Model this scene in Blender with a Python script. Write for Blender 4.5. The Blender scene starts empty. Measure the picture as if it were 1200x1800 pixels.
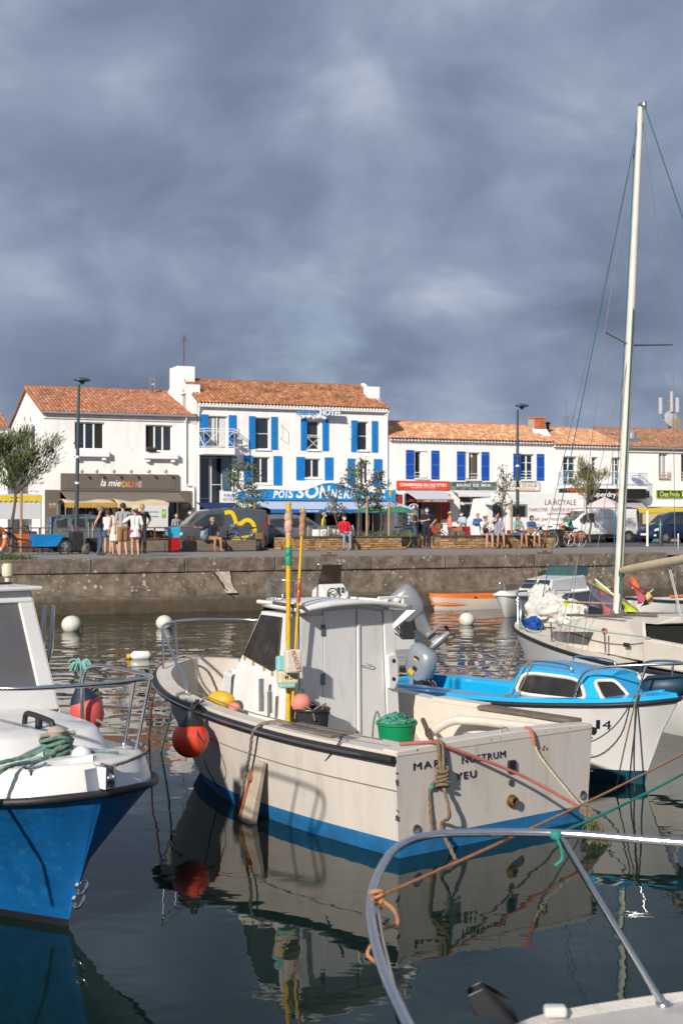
import bpy, math, random
import numpy as np
from mathutils import Vector, Matrix, Euler, noise as mnoise
random.seed(7)
V = Vector
R = math.radians
RX90 = Matrix.Rotation(R(90), 3, 'X')
scene = bpy.context.scene
COL = scene.collection
# camera
H, F, HOR = 3.0, 2400.0, 912.0          # eye height over the water, focal length in photo pixels, horizon row
cam = bpy.data.cameras.new('camera'); camo = bpy.data.objects.new('camera', cam); COL.objects.link(camo)
camo.location = (0, 0, H); camo.rotation_euler = (R(90), 0, 0)
cam.sensor_fit = 'VERTICAL'; cam.sensor_height = 36.0; cam.lens = F / 1800 * 36.0
cam.shift_y = (HOR - 900) / 1800.0
cam.clip_start = 0.1; cam.clip_end = 3000
cam.dof.use_dof = True; cam.dof.focus_distance = 14.0; cam.dof.aperture_fstop = 4.5
scene.camera = camo
# light
SUN_EL = R(26); SUN_DIR = V((-0.43, -0.903, 0)).normalized()
to_sun = V((SUN_DIR.x * math.cos(SUN_EL), SUN_DIR.y * math.cos(SUN_EL), math.sin(SUN_EL)))
sl = bpy.data.lights.new('sun', 'SUN'); so = bpy.data.objects.new('sun', sl); COL.objects.link(so)
sl.energy = 4.5; sl.angle = R(1.3); sl.color = (1.0, 0.925, 0.83)
so.rotation_euler = to_sun.to_track_quat('Z', 'Y').to_euler(); so.location = (-20, -30, 40)
world = bpy.data.worlds.new('World'); scene.world = world; world.use_nodes = True
wt = world.node_tree; wn = wt.nodes; wl = wt.links; wn.clear()
def W(t, **k):
 n = wn.new(t)
 for a, b in k.items(): setattr(n, a, b)
 return n
w_out = W('ShaderNodeOutputWorld'); w_bg = W('ShaderNodeBackground')
w_sky = W('ShaderNodeTexSky', sky_type='NISHITA', sun_disc=False, sun_elevation=SUN_EL,
          sun_rotation=math.atan2(SUN_DIR.x, SUN_DIR.y), air_density=1.0, dust_density=1.0)
w_tc = W('ShaderNodeTexCoord'); w_sep = W('ShaderNodeSeparateXYZ'); wl.new(w_tc.outputs['Generated'], w_sep.inputs[0])
def wmath(op, a, b=None, c=None):
 n = W('ShaderNodeMath', operation=op)
 for i, x in enumerate((a, b, c)):
  if x is None: continue
  if isinstance(x, (int, float)): n.inputs[i].default_value = x
  else: wl.new(x, n.inputs[i])
 return n.outputs[0]
zz = wmath('ADD', wmath('ABSOLUTE', w_sep.outputs['Z']), 0.55)       # clouds lie on a flat layer overhead
w_cmb = W('ShaderNodeCombineXYZ')
wl.new(wmath('DIVIDE', w_sep.outputs['X'], zz), w_cmb.inputs[0]); wl.new(wmath('DIVIDE', w_sep.outputs['Y'], zz), w_cmb.inputs[1])
def wnoise(scale, detail, rough, loc, dist=0.0):
 mp = W('ShaderNodeMapping'); mp.inputs['Location'].default_value = loc; wl.new(w_cmb.outputs[0], mp.inputs[0])
 n = W('ShaderNodeTexNoise'); n.inputs['Scale'].default_value = scale; n.inputs['Detail'].default_value = detail
 n.inputs['Roughness'].default_value = rough; n.inputs['Distortion'].default_value = dist
 wl.new(mp.outputs[0], n.inputs['Vector']); return n.outputs['Fac']
n1 = wnoise(2.6, 4, 0.46, (3.1, 0.4, 0), 0.15); n2 = wnoise(7.0, 6, 0.5, (0.2, 5.0, 1.0), 0.3); n3 = wnoise(4.2, 5, 0.55, (7.7, 2.0, 4.0))
nn = wmath('ADD', wmath('MULTIPLY', n1, 0.52), wmath('MULTIPLY', n2, 0.48))
w_r = W('ShaderNodeValToRGB'); e = w_r.color_ramp.elements
e[0].position = 0.33; e[0].color = (0.116, 0.148, 0.215, 1); e[1].position = 0.70; e[1].color = (0.45, 0.50, 0.585, 1)
x = e.new(0.46); x.color = (0.170, 0.212, 0.302, 1); x = e.new(0.55); x.color = (0.238, 0.288, 0.386, 1)
wl.new(nn, w_r.inputs[0])
w_sc = W('ShaderNodeMix', data_type='RGBA', blend_type='MULTIPLY'); w_sc.inputs[0].default_value = 1.0
wl.new(w_sky.outputs[0], w_sc.inputs[6]); w_sc.inputs[7].default_value = (0.10, 0.10, 0.10, 1)
gap = W('ShaderNodeMapRange'); gap.inputs[1].default_value = 0.62; gap.inputs[2].default_value = 0.78; gap.inputs[3].default_value = 0.0; gap.inputs[4].default_value = 0.35
wl.new(n3, gap.inputs[0])
w_mix = W('ShaderNodeMix', data_type='RGBA'); wl.new(gap.outputs[0], w_mix.inputs[0])
wl.new(w_r.outputs[0], w_mix.inputs[6]); wl.new(w_sc.outputs[2], w_mix.inputs[7])
wl.new(w_mix.outputs[2], w_bg.inputs[0]); w_bg.inputs[1].default_value = 1.0
wl.new(w_bg.outputs[0], w_out.inputs[0])
vs = scene.view_settings
vs.view_transform = 'Standard'; vs.look = 'None'; vs.exposure = 0.3; vs.gamma = 1.0; vs.use_curve_mapping = False
# materials
MAT = {}
def mat(name, col, rough=0.6, metal=0.0, var=0.12, scale=6.0, bump=0.0, bscale=40.0, dirt=None, dirt_amt=0.0, dscale=3.0, stretch=(1, 1, 1), spec=0.5, attr=None, coat=0.0):
 if name in MAT: return MAT[name]
 m = bpy.data.materials.new(name); m.use_nodes = True; t = m.node_tree; n = t.nodes; l = t.links
 b = n['Principled BSDF']; b.inputs['Roughness'].default_value = rough; b.inputs['Metallic'].default_value = metal
 b.inputs['Specular IOR Level'].default_value = spec
 if coat: b.inputs['Coat Weight'].default_value = coat; b.inputs['Coat Roughness'].default_value = 0.08
 tc = n.new('ShaderNodeTexCoord'); mp = n.new('ShaderNodeMapping'); l.new(tc.outputs['Object'], mp.inputs[0]); mp.inputs['Scale'].default_value = stretch
 nz = n.new('ShaderNodeTexNoise'); nz.inputs['Scale'].default_value = scale; nz.inputs['Detail'].default_value = 5; nz.inputs['Roughness'].default_value = 0.62
 l.new(mp.outputs[0], nz.inputs['Vector'])
 mx = n.new('ShaderNodeMix'); mx.data_type = 'RGBA'
 mx.inputs[6].default_value = (*[c * (1 - var) for c in col], 1); mx.inputs[7].default_value = (*[min(1, c * (1 + var)) for c in col], 1)
 mr = n.new('ShaderNodeMapRange'); mr.inputs[1].default_value = 0.32; mr.inputs[2].default_value = 0.68; l.new(nz.outputs['Fac'], mr.inputs[0]); l.new(mr.outputs[0], mx.inputs[0])
 out = mx.outputs[2]
 if attr:
  at = n.new('ShaderNodeAttribute'); at.attribute_name = attr
  m3 = n.new('ShaderNodeMix'); m3.data_type = 'RGBA'; m3.blend_type = 'MULTIPLY'; m3.inputs[0].default_value = 1.0
  l.new(out, m3.inputs[6]); l.new(at.outputs['Color'], m3.inputs[7]); out = m3.outputs[2]
 if dirt:
  n2 = n.new('ShaderNodeTexNoise'); n2.inputs['Scale'].default_value = dscale; n2.inputs['Detail'].default_value = 8; n2.inputs['Roughness'].default_value = 0.7
  l.new(mp.outputs[0], n2.inputs['Vector'])
  r2 = n.new('ShaderNodeMapRange'); r2.inputs[1].default_value = 0.52; r2.inputs[2].default_value = 0.72; r2.inputs[4].default_value = dirt_amt; l.new(n2.outputs['Fac'], r2.inputs[0])
  m2 = n.new('ShaderNodeMix'); m2.data_type = 'RGBA'; l.new(r2.outputs[0], m2.inputs[0]); l.new(out, m2.inputs[6]); m2.inputs[7].default_value = (*dirt, 1); out = m2.outputs[2]
 l.new(out, b.inputs['Base Color'])
 if bump:
  n4 = n.new('ShaderNodeTexNoise'); n4.inputs['Scale'].default_value = bscale; n4.inputs['Detail'].default_value = 4; l.new(mp.outputs[0], n4.inputs['Vector'])
  bp = n.new('ShaderNodeBump'); bp.inputs['Strength'].default_value = bump; bp.inputs['Distance'].default_value = 0.02
  l.new(n4.outputs['Fac'], bp.inputs['Height']); l.new(bp.outputs[0], b.inputs['Normal'])
 MAT[name] = m; return m
def stripes(name, c1, c2, axis, period, duty=0.5, rough=0.7):
 if name in MAT: return MAT[name]
 m = bpy.data.materials.new(name); m.use_nodes = True; n = m.node_tree.nodes; l = m.node_tree.links; b = n['Principled BSDF']; b.inputs['Roughness'].default_value = rough
 tc = n.new('ShaderNodeTexCoord'); sp = n.new('ShaderNodeSeparateXYZ'); l.new(tc.outputs['Object'], sp.inputs[0])
 a = n.new('ShaderNodeMath'); a.operation = 'DIVIDE'; l.new(sp.outputs[axis], a.inputs[0]); a.inputs[1].default_value = period
 f = n.new('ShaderNodeMath'); f.operation = 'FRACT'; l.new(a.outputs[0], f.inputs[0])
 g = n.new('ShaderNodeMath'); g.operation = 'GREATER_THAN'; l.new(f.outputs[0], g.inputs[0]); g.inputs[1].default_value = duty
 mx = n.new('ShaderNodeMix'); mx.data_type = 'RGBA'; l.new(g.outputs[0], mx.inputs[0]); mx.inputs[6].default_value = (*c1, 1); mx.inputs[7].default_value = (*c2, 1)
 l.new(mx.outputs[2], b.inputs['Base Color']); MAT[name] = m; return m
def paint(name, col, rough=0.4, dirt=(0.25, 0.2, 0.14), amt=0.18, **k):
 return mat(name, col, rough, 0.0, 0.07, 3.0, 0.05, 60, dirt, amt, 2.5, **k)
M_white_wall = mat('white_render', (0.80, 0.785, 0.76), 0.85, var=0.035, scale=1.2, bump=0.25, bscale=30, dirt=(0.55, 0.53, 0.49), dirt_amt=0.55, dscale=0.9, stretch=(1, 1, 0.45))
M_white = mat('white_paint', (0.80, 0.79, 0.77), 0.45, var=0.03, scale=4)
M_glass = mat('window_glass', (0.018, 0.024, 0.032), 0.06, var=0.3, scale=1.5, spec=0.8)
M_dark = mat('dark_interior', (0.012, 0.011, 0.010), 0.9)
M_black = mat('black_rubber', (0.018, 0.018, 0.02), 0.55, var=0.25, scale=20, bump=0.1)
M_blackp = mat('black_plastic', (0.022, 0.022, 0.024), 0.38, var=0.2)
M_chrome = mat('stainless_steel', (0.62, 0.62, 0.63), 0.22, 1.0, var=0.06, scale=30)
M_alu = mat('aluminium', (0.55, 0.55, 0.56), 0.4, 1.0, var=0.06, scale=20)
M_zinc = mat('zinc_gutter', (0.30, 0.32, 0.34), 0.5, 0.3, var=0.1)
M_rust = mat('rusty_iron', (0.13, 0.052, 0.028), 0.85, var=0.4, scale=25, bump=0.3, bscale=120)
M_wood = mat('raw_wood', (0.33, 0.22, 0.12), 0.8, var=0.25, scale=4, stretch=(6, 6, 0.7), bump=0.2)
M_oldwood = mat('weathered_wood', (0.145, 0.115, 0.088), 0.9, var=0.35, scale=5, bump=0.5, bscale=30, stretch=(0.5, 3, 3))
M_bark = mat('bark', (0.12, 0.095, 0.07), 0.95, var=0.35, scale=14, bump=0.6, bscale=60)
M_lamp = mat('lamp_post_paint', (0.045, 0.07, 0.085), 0.4, 0.2, var=0.1)
M_skin = mat('skin', (0.50, 0.27, 0.175), 0.55, var=0.07); M_skin2 = mat('tanned_skin', (0.40, 0.195, 0.115), 0.55, var=0.07)
M_gel = mat('gelcoat_white', (0.69, 0.68, 0.66), 0.28, var=0.04, scale=2, dirt=(0.42, 0.38, 0.31), dirt_amt=0.28, dscale=2.2)
M_gelcream = mat('gelcoat_cream', (0.60, 0.55, 0.48), 0.42, var=0.05, scale=2.5, dirt=(0.36, 0.30, 0.22), dirt_amt=0.4, dscale=2.6, bump=0.05)
# mesh builder
class MB:
 def __init__(s): s.v = []; s.f = []; s.m = []; s.cur = 0; s.T = None
 def add(s, vs, fs):
  o = len(s.v)
  for p in vs:
   p = V(p); s.v.append(s.T @ p if s.T else p)
  for f in fs: s.f.append([i + o for i in f]); s.m.append(s.cur)
  return s
 def box(s, x0, x1, y0, y1, z0, z1):
  return s.add([(x0, y0, z0), (x1, y0, z0), (x1, y1, z0), (x0, y1, z0), (x0, y0, z1), (x1, y0, z1), (x1, y1, z1), (x0, y1, z1)],
                     [(0, 3, 2, 1), (4, 5, 6, 7), (0, 1, 5, 4), (1, 2, 6, 5), (2, 3, 7, 6), (3, 0, 4, 7)])
 def beam(s, a, b, w, h, up=(0, 0, 1)):
  a = V(a); b = V(b); d = (b - a).normalized(); u = V(up); sx = d.cross(u)
  if sx.length < 1e-4: sx = d.cross(V((1, 0, 0)))
  sx.normalize(); u = sx.cross(d); p = []
  for c in (a, b):
   for i, j in ((-1, -1), (1, -1), (1, 1), (-1, 1)): p.append(c + sx * (w / 2 * i) + u * (h / 2 * j))
  return s.add(p, [(0, 1, 2, 3), (7, 6, 5, 4), (0, 4, 5, 1), (1, 5, 6, 2), (2, 6, 7, 3), (3, 7, 4, 0)])
 def tube(s, pts, r, n=8, closed=False, cap=True):
  pts = [V(p) for p in pts]; k = len(pts); rr = r if isinstance(r, (list, tuple)) else [r] * k
  vs = []; fs = []; nrm = None
  for i, p in enumerate(pts):
   if closed: d = pts[(i + 1) % k] - pts[i - 1]
   else: d = pts[min(i + 1, k - 1)] - pts[max(i - 1, 0)]
   if d.length < 1e-9: d = V((0, 0, 1))
   d.normalize()
   if nrm is None: nrm = d.orthogonal().normalized()
   else:
    nrm = nrm - d * nrm.dot(d)
    nrm = nrm.normalized() if nrm.length > 1e-6 else d.orthogonal().normalized()
   b = d.cross(nrm)
   for j in range(n):
    a = 2 * math.pi * j / n; vs.append(p + (nrm * math.cos(a) + b * math.sin(a)) * rr[i])
  for i in range(k if closed else k - 1):
   for j in range(n):
    i2 = (i + 1) % k; fs.append((i * n + j, i * n + (j + 1) % n, i2 * n + (j + 1) % n, i2 * n + j))
  if cap and not closed: fs.append(tuple(range(n))[::-1]); fs.append(tuple((k - 1) * n + j for j in range(n)))
  return s.add(vs, fs)
 def lathe(s, prof, o=(0, 0, 0), n=16, rot=None, sc=(1, 1, 1)):
  o = V(o); vs = []; fs = []
  for r, z in prof:
   for j in range(n):
    a = 2 * math.pi * j / n; p = V((r * math.cos(a) * sc[0], r * math.sin(a) * sc[1], z * sc[2])); vs.append(o + (rot @ p if rot else p))
  for i in range(len(prof) - 1):
   for j in range(n): fs.append((i * n + j, i * n + (j + 1) % n, (i + 1) * n + (j + 1) % n, (i + 1) * n + j))
  if prof[0][0] > 1e-6: fs.append(tuple(range(n))[::-1])
  if prof[-1][0] > 1e-6: fs.append(tuple((len(prof) - 1) * n + j for j in range(n)))
  return s.add(vs, fs)
 def ell(s, c, r, nu=14, nv=9, rot=None):
  if isinstance(r, (int, float)): r = (r, r, r)
  pr = [(max(1e-7, math.sin(math.pi * i / nv)), -math.cos(math.pi * i / nv)) for i in range(nv + 1)]
  return s.lathe(pr, c, nu, rot, r)
 def prism(s, poly, vec):
  poly = [V(p) for p in poly]; vec = V(vec); n = len(poly)
  fs = [tuple(range(n))[::-1], tuple(range(n, 2 * n))] + [(i, (i + 1) % n, n + (i + 1) % n, n + i) for i in range(n)]
  return s.add(poly + [p + vec for p in poly], fs)
 def quad(s, *p): return s.add(p, [tuple(range(len(p)))])
 def grid(s, fn, nu, nv):
  vs = [fn(i / nu, j / nv) for i in range(nu + 1) for j in range(nv + 1)]
  return s.add(vs, [(i * (nv + 1) + j, (i + 1) * (nv + 1) + j, (i + 1) * (nv + 1) + j + 1, i * (nv + 1) + j + 1) for i in range(nu) for j in range(nv)])
 def build(s, name, mats, parent=None, smooth=None, bevel=0, kind=None, label=None, solid=0):
  me = bpy.data.meshes.new(name); me.from_pydata([tuple(p) for p in s.v], [], s.f)
  mats = mats if isinstance(mats, (list, tuple)) else [mats]
  for x in mats: me.materials.append(x)
  if len(mats) > 1: me.polygons.foreach_set('material_index', s.m)
  me.update()
  fix_normals(me)
  if smooth is not None:
   me.shade_smooth(); me.set_sharp_from_angle(angle=R(smooth))
  o = bpy.data.objects.new(name, me); COL.objects.link(o)
  if parent: o.parent = parent
  if bevel:
   b = o.modifiers.new('bevel', 'BEVEL'); b.width = bevel; b.segments = 2; b.limit_method = 'ANGLE'; b.angle_limit = R(40)
  if solid:
   d = o.modifiers.new('thick', 'SOLIDIFY'); d.thickness = solid; d.offset = 0
  if kind: o['kind'] = kind
  if label: o['label'] = label
  return o
import bmesh
def fix_normals(me):
 bm = bmesh.new(); bm.from_mesh(me); bmesh.ops.recalc_face_normals(bm, faces=bm.faces); bm.to_mesh(me); bm.free()
def tag(o, label, cat, group=None):
 o['label'] = label; o['category'] = cat
 if group: o['group'] = group
 return o
def struct(o): o['kind'] = 'structure'; return o
def clone(o, parent=None):
 c = o.copy(); COL.objects.link(c); c.parent = parent
 for ch in [x for x in o.children]: clone(ch, c)
 return c
def spline(pts, n=8, closed=False):
 P = [V(p) for p in pts]; k = len(P); out = []
 for i in range(k if closed else k - 1):
  if closed: a, b, c, d = P[i - 1], P[i], P[(i + 1) % k], P[(i + 2) % k]
  else: a, b, c, d = P[max(i - 1, 0)], P[i], P[i + 1], P[min(i + 2, k - 1)]
  for j in range(n):
   t = j / n; out.append(0.5 * ((2 * b) + (c - a) * t + (2 * a - 5 * b + 4 * c - d) * t * t + (3 * b - a - 3 * c + d) * t ** 3))
 if not closed: out.append(P[-1].copy())
 return out
def sag(a, b, drop, n=10):
 a = V(a); b = V(b)
 return [a.lerp(b, i / n) - V((0, 0, drop * 4 * (i / n) * (1 - i / n))) for i in range(n + 1)]
# frames of reference
TAN = 0.404; TH = math.atan(TAN); CT, ST = math.cos(TH), math.sin(TH)
ZQ = 1.73; TO = V((0, 46.5, ZQ)); EYE = H - ZQ       # the far quay: s along it, t inland, z above its top
TM = Matrix.Translation(TO) @ Matrix.Rotation(TH, 4, 'Z')
def _ray(px):
 u = (px - 600) / F; return u * CT + ST, -u * ST + CT
def ts(px, t):
 ds, dt = _ray(px); k = (t + 46.5 * CT) / dt; return -46.5 * ST + k * ds
def tz(px, py, t):
 ds, dt = _ray(px); k = (t + 46.5 * CT) / dt; return EYE + (HOR - py) / F * k
def tt(px, s):
 ds, dt = _ray(px); return -46.5 * CT + (s + 46.5 * ST) / ds * dt
def tg(px, py, z=0.0):
 ds, dt = _ray(px); k = (EYE - z) * F / (py - HOR); return -46.5 * ST + k * ds, -46.5 * CT + k * dt
def wp(px, py, Z): return V(((px - 600) / F * Z, Z, H - (py - HOR) / F * Z))
def wz(px, py, z):
 Z = (H - z) * F / (py - HOR); return V(((px - 600) / F * Z, Z, z))
def thing(name, label, cat, loc=(0, 0, 0), rot=0.0, group=None, town=False):
 o = bpy.data.objects.new(name, None); COL.objects.link(o); o.empty_display_size = 0.3
 if town: o.location = TM @ V(loc); o.rotation_euler = (0, 0, TH + rot)
 else: o.location = loc; o.rotation_euler = (0, 0, rot)
 return tag(o, label, cat, group)
def text(parent, body, o, u, v, nrm, m, extr=0.006, shear=0.0, bold=0.0, name='lettering', space=1.0):
 c = bpy.data.curves.new('txt', 'FONT'); c.body = body; c.size = 1; c.shear = shear; c.offset = bold; c.space_character = space; c.resolution_u = 3
 to = bpy.data.objects.new('txt', c); COL.objects.link(to)
 dg = bpy.context.evaluated_depsgraph_get(); me = bpy.data.meshes.new_from_object(to.evaluated_get(dg))
 bpy.data.objects.remove(to); bpy.data.curves.remove(c)
 n = len(me.vertices); a = np.zeros(n * 3); me.vertices.foreach_get('co', a); a = a.reshape(-1, 3)
 lo = a.min(0); hi = a.max(0); a = (a - lo) / np.maximum(hi - lo, 1e-9)
 o = np.array(o); u = np.array(u); v = np.array(v); nr = np.array(V(nrm).normalized())
 p = o + a[:, :1] * u + a[:, 1:2] * v
 faces = [tuple(q.vertices) for q in me.polygons]; bpy.data.meshes.remove(me)
 b = MB(); top = [tuple(x) for x in (p + nr * extr)]; b.add(top, faces)
 # rim
 cnt = {}
 for f in faces:
  for i in range(len(f)):
   e2 = (f[i], f[(i + 1) % len(f)]); cnt[e2] = cnt.get(e2, 0) + 1
 bot = len(b.v); b.v += [V(x) for x in (p - nr * 0.002)]
 for (i, j) in cnt:
  if (j, i) not in cnt: b.f.append([i, bot + i, bot + j, j]); b.m.append(0)
 me2 = bpy.data.meshes.new(name); me2.from_pydata([tuple(q) for q in b.v], [], b.f); me2.materials.append(m); me2.update()
 ob = bpy.data.objects.new(name, me2); COL.objects.link(ob); ob.parent = parent; return ob
def ftext(parent, body, x0, x1, z0, z1, y, m, **k):
 return text(parent, body, (x0, y, z0), (x1 - x0, 0, 0), (0, 0, z1 - z0), (0, -1, 0), m, **k)
# water, quay, road
def water_mat():
 m = bpy.data.materials.new('harbour_water'); m.use_nodes = True; n = m.node_tree.nodes; l = m.node_tree.links; b = n['Principled BSDF']
 b.inputs['Base Color'].default_value = (0.004, 0.015, 0.012, 1); b.inputs['Roughness'].default_value = 0.015; b.inputs['IOR'].default_value = 1.27
 tc = n.new('ShaderNodeTexCoord'); prev = None
 def layer(scale, st, amp, det, dist=0.0, prev=None, loc=(0, 0, 0)):
  mp = n.new('ShaderNodeMapping'); mp.inputs['Scale'].default_value = st; mp.inputs['Location'].default_value = loc; l.new(tc.outputs['Object'], mp.inputs[0])
  t = n.new('ShaderNodeTexNoise'); t.inputs['Scale'].default_value = scale; t.inputs['Detail'].default_value = det; t.inputs['Distortion'].default_value = dist; t.inputs['Roughness'].default_value = 0.4
  l.new(mp.outputs[0], t.inputs['Vector'])
  bp = n.new('ShaderNodeBump'); bp.inputs['Strength'].default_value = 1.0; bp.inputs['Distance'].default_value = amp; l.new(t.outputs['Fac'], bp.inputs['Height'])
  if prev: l.new(prev, bp.inputs['Normal'])
  return bp.outputs[0], bp, t
 a, _, _ = layer(0.75, (1, 0.8, 1), 0.013, 1.0, 0.4)
 a, _, _ = layer(2.3, (0.8, 1.0, 1), 0.0032, 1.5, 0.5, a, (3, 1, 0))
 a, _, _ = layer(9.0, (0.8, 1.0, 1), 0.0005, 1.0, 0.2, a, (5, 7, 0))
 # small wind ripples live in patches, mostly over the open water by the quay
 sp = n.new('ShaderNodeSeparateXYZ'); l.new(tc.outputs['Object'], sp.inputs[0])
 pn = n.new('ShaderNodeTexNoise'); pn.inputs['Scale'].default_value = 0.16; pn.inputs['Detail'].default_value = 2; l.new(tc.outputs['Object'], pn.inputs['Vector'])
 ad = n.new('ShaderNodeMath'); ad.operation = 'MULTIPLY_ADD'; l.new(pn.outputs['Fac'], ad.inputs[0]); ad.inputs[1].default_value = 14; l.new(sp.outputs['Y'], ad.inputs[2])
 mr = n.new('ShaderNodeMapRange'); mr.inputs[1].default_value = 23; mr.inputs[2].default_value = 33; mr.inputs[3].default_value = 0.0; mr.inputs[4].default_value = 1.0; l.new(ad.outputs[0], mr.inputs[0])
 a, bp, t = layer(1.35, (0.75, 1.0, 1), 0.030, 0.0, 0.7, a, (9, 4, 0))
 l.new(mr.outputs[0], bp.inputs['Strength'])
 l.new(a, b.inputs['Normal']); return m
M_water = water_mat()
struct(MB().quad((-260, -30, 0), (260, -30, 0), (260, 46.5 + 260 * TAN + 1, 0), (-260, 46.5 - 260 * TAN + 1, 0)).build('water', M_water))
def quay_mat():
 m = mat('quay_concrete', (0.145, 0.114, 0.084), 0.92, var=0.5, scale=2.6, bump=1.0, bscale=7, dirt=(0.045, 0.040, 0.034), dirt_amt=0.85, dscale=2.2)
 n = m.node_tree.nodes; l = m.node_tree.links; b = n['Principled BSDF']; src = b.inputs['Base Color'].links[0].from_socket
 tc = n.new('ShaderNodeTexCoord'); sp = n.new('ShaderNodeSeparateXYZ'); l.new(tc.outputs['Object'], sp.inputs[0])
 def spots(scale, thr, dens_scale, dens, col, src):
  v = n.new('ShaderNodeTexVoronoi'); v.inputs['Scale'].default_value = scale; v.inputs['Randomness'].default_value = 1.0
  dn = n.new('ShaderNodeTexNoise'); dn.inputs['Scale'].default_value = 9; mxv = n.new('ShaderNodeMix'); mxv.data_type = 'VECTOR'; mxv.inputs[0].default_value = 0.10
  l.new(tc.outputs['Object'], dn.inputs['Vector']); l.new(tc.outputs['Object'], mxv.inputs[4]); l.new(dn.outputs['Color'], mxv.inputs[5]); l.new(mxv.outputs[1], v.inputs['Vector'])
  lt = n.new('ShaderNodeMath'); lt.operation = 'LESS_THAN'; l.new(v.outputs['Distance'], lt.inputs[0]); lt.inputs[1].default_value = thr
  nz = n.new('ShaderNodeTexNoise'); nz.inputs['Scale'].default_value = dens_scale; nz.inputs['Detail'].default_value = 3; l.new(tc.outputs['Object'], nz.inputs['Vector'])
  gt = n.new('ShaderNodeMath'); gt.operation = 'GREATER_THAN'; l.new(nz.outputs['Fac'], gt.inputs[0]); gt.inputs[1].default_value = dens
  hz = n.new('ShaderNodeMath'); hz.operation = 'GREATER_THAN'; l.new(sp.outputs['Z'], hz.inputs[0]); hz.inputs[1].default_value = -1.05
  a = n.new('ShaderNodeMath'); a.operation = 'MULTIPLY'; l.new(lt.outputs[0], a.inputs[0]); l.new(gt.outputs[0], a.inputs[1])
  c = n.new('ShaderNodeMath'); c.operation = 'MULTIPLY'; l.new(a.outputs[0], c.inputs[0]); l.new(hz.outputs[0], c.inputs[1])
  d = n.new('ShaderNodeMath'); d.operation = 'MULTIPLY'; l.new(c.outputs[0], d.inputs[0]); d.inputs[1].default_value = 0.8
  mx = n.new('ShaderNodeMix'); mx.data_type = 'RGBA'; l.new(d.outputs[0], mx.inputs[0]); l.new(src, mx.inputs[6]); mx.inputs[7].default_value = (*col, 1); return mx.outputs[2]
 src = spots(5.0, 0.24, 0.55, 0.57, (0.42, 0.37, 0.30), src)
 src = spots(9.0, 0.22, 0.8, 0.55, (0.36, 0.32, 0.26), src)
 src = spots(3.1, 0.15, 0.7, 0.60, (0.42, 0.20, 0.035), src)
 # slime line where the tide stands
 mr = n.new('ShaderNodeMapRange'); mr.inputs[1].default_value = -1.15; mr.inputs[2].default_value = -1.36; mr.inputs[4].default_value = 0.8; l.new(sp.outputs['Z'], mr.inputs[0])
 mx = n.new('ShaderNodeMix'); mx.data_type = 'RGBA'; l.new(mr.outputs[0], mx.inputs[0]); l.new(src, mx.inputs[6]); mx.inputs[7].default_value = (0.05, 0.036, 0.018, 1)
 l.new(mx.outputs[2], b.inputs['Base Color']); return m
M_quay = quay_mat()
M_patch = mat('pale_repair', (0.42, 0.36, 0.29), 0.95, var=0.3, scale=4, bump=0.5, bscale=12, dirt=(0.2, 0.16, 0.12), dirt_amt=0.6, dscale=3)
M_asphalt = mat('asphalt', (0.085, 0.082, 0.08), 0.9, var=0.16, scale=2, bump=0.2, bscale=80)
M_pave = mat('promenade_concrete', (0.235, 0.215, 0.195), 0.9, var=0.12, scale=1.2, bump=0.15, bscale=60, dirt=(0.15, 0.13, 0.115), dirt_amt=0.4, dscale=0.8)
M_cobble = mat('pinkish_pavers', (0.25, 0.205, 0.18), 0.9, var=0.2, scale=5, bump=0.35, bscale=14)
def town_empty(name):
 o = bpy.data.objects.new(name, None); COL.objects.link(o); o.matrix_world = TM; return struct(o)
def place(o, loc=(0, 0, 0), rot=0.0): o.location = TM @ V(loc); o.rotation_euler = (0, 0, TH + rot); return o
# quay: footing, battered wall, proud coping; the stairs cut into it at the right end
q = town_empty('quay')
S0, S1, SR = -60.0, ts(1172, 0), 60.0
rng = random.Random(3)
def wob(x, a=0.02, f=1.0): return a * mnoise.noise(V((x * f, 3.3, 1.7)))
def wall_run(mb, s0, s1, tback):
 prof = [(-0.42, -2.2), (-0.36, -1.30), (-0.30, -1.22), (-0.13, -1.20), (0.02, -0.46)]
 ns = int((s1 - s0) / 0.35) + 1
 def fn(i, j):
  x = s0 + (s1 - s0) * i; k = j * (len(prof) - 1); a = min(int(k), len(prof) - 2); f = k - a
  p = (prof[a][0] * (1 - f) + prof[a + 1][0] * f, prof[a][1] * (1 - f) + prof[a + 1][1] * f)
  zz = p[1] + (wob(x, 0.10, 0.35) + wob(x + 40, 0.05, 1.7) if -1.4 < p[1] < -1.0 else 0)
  return (x, p[0] + wob(x + 9 * p[1], 0.035, 1.3), zz)
 mb.grid(fn, ns, 12)
 mb.quad((s0, 0, -2.2), (s0, tback, -2.2), (s0, tback, 0), (s0, 0, 0)); mb.quad((s1, 0, -2.2), (s1, tback, -2.2), (s1, tback, 0), (s1, 0, 0))
b = MB(); wall_run(b, S0, S1, 3); wall_run(b, S1 + 3.2, SR, 3); b.build('wall_face', M_quay, q, 60)
x = S0; k = 0
while x < SR:                                             # coping blocks, each its own stone
 L = 3.1 + rng.uniform(-0.4, 0.5); e1 = min(x + L, SR)
 if not (x > S1 - 0.2 and x < S1 + 3.0):
  if x < S1 and e1 > S1: e1 = S1
  j = rng.uniform(-0.012, 0.012)
  MB().box(x + 0.008, e1 - 0.008, -0.06 + j, 0.55, -0.46, -0.004 + j * 0.3).build('coping_block', M_quay, q, None, 0.035)
 x = e1 if not (S1 - 0.2 < x < S1 + 3.0) else S1 + 3.2
 if S1 - 0.2 < x < S1 + 3.0: x = S1 + 3.2
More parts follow.
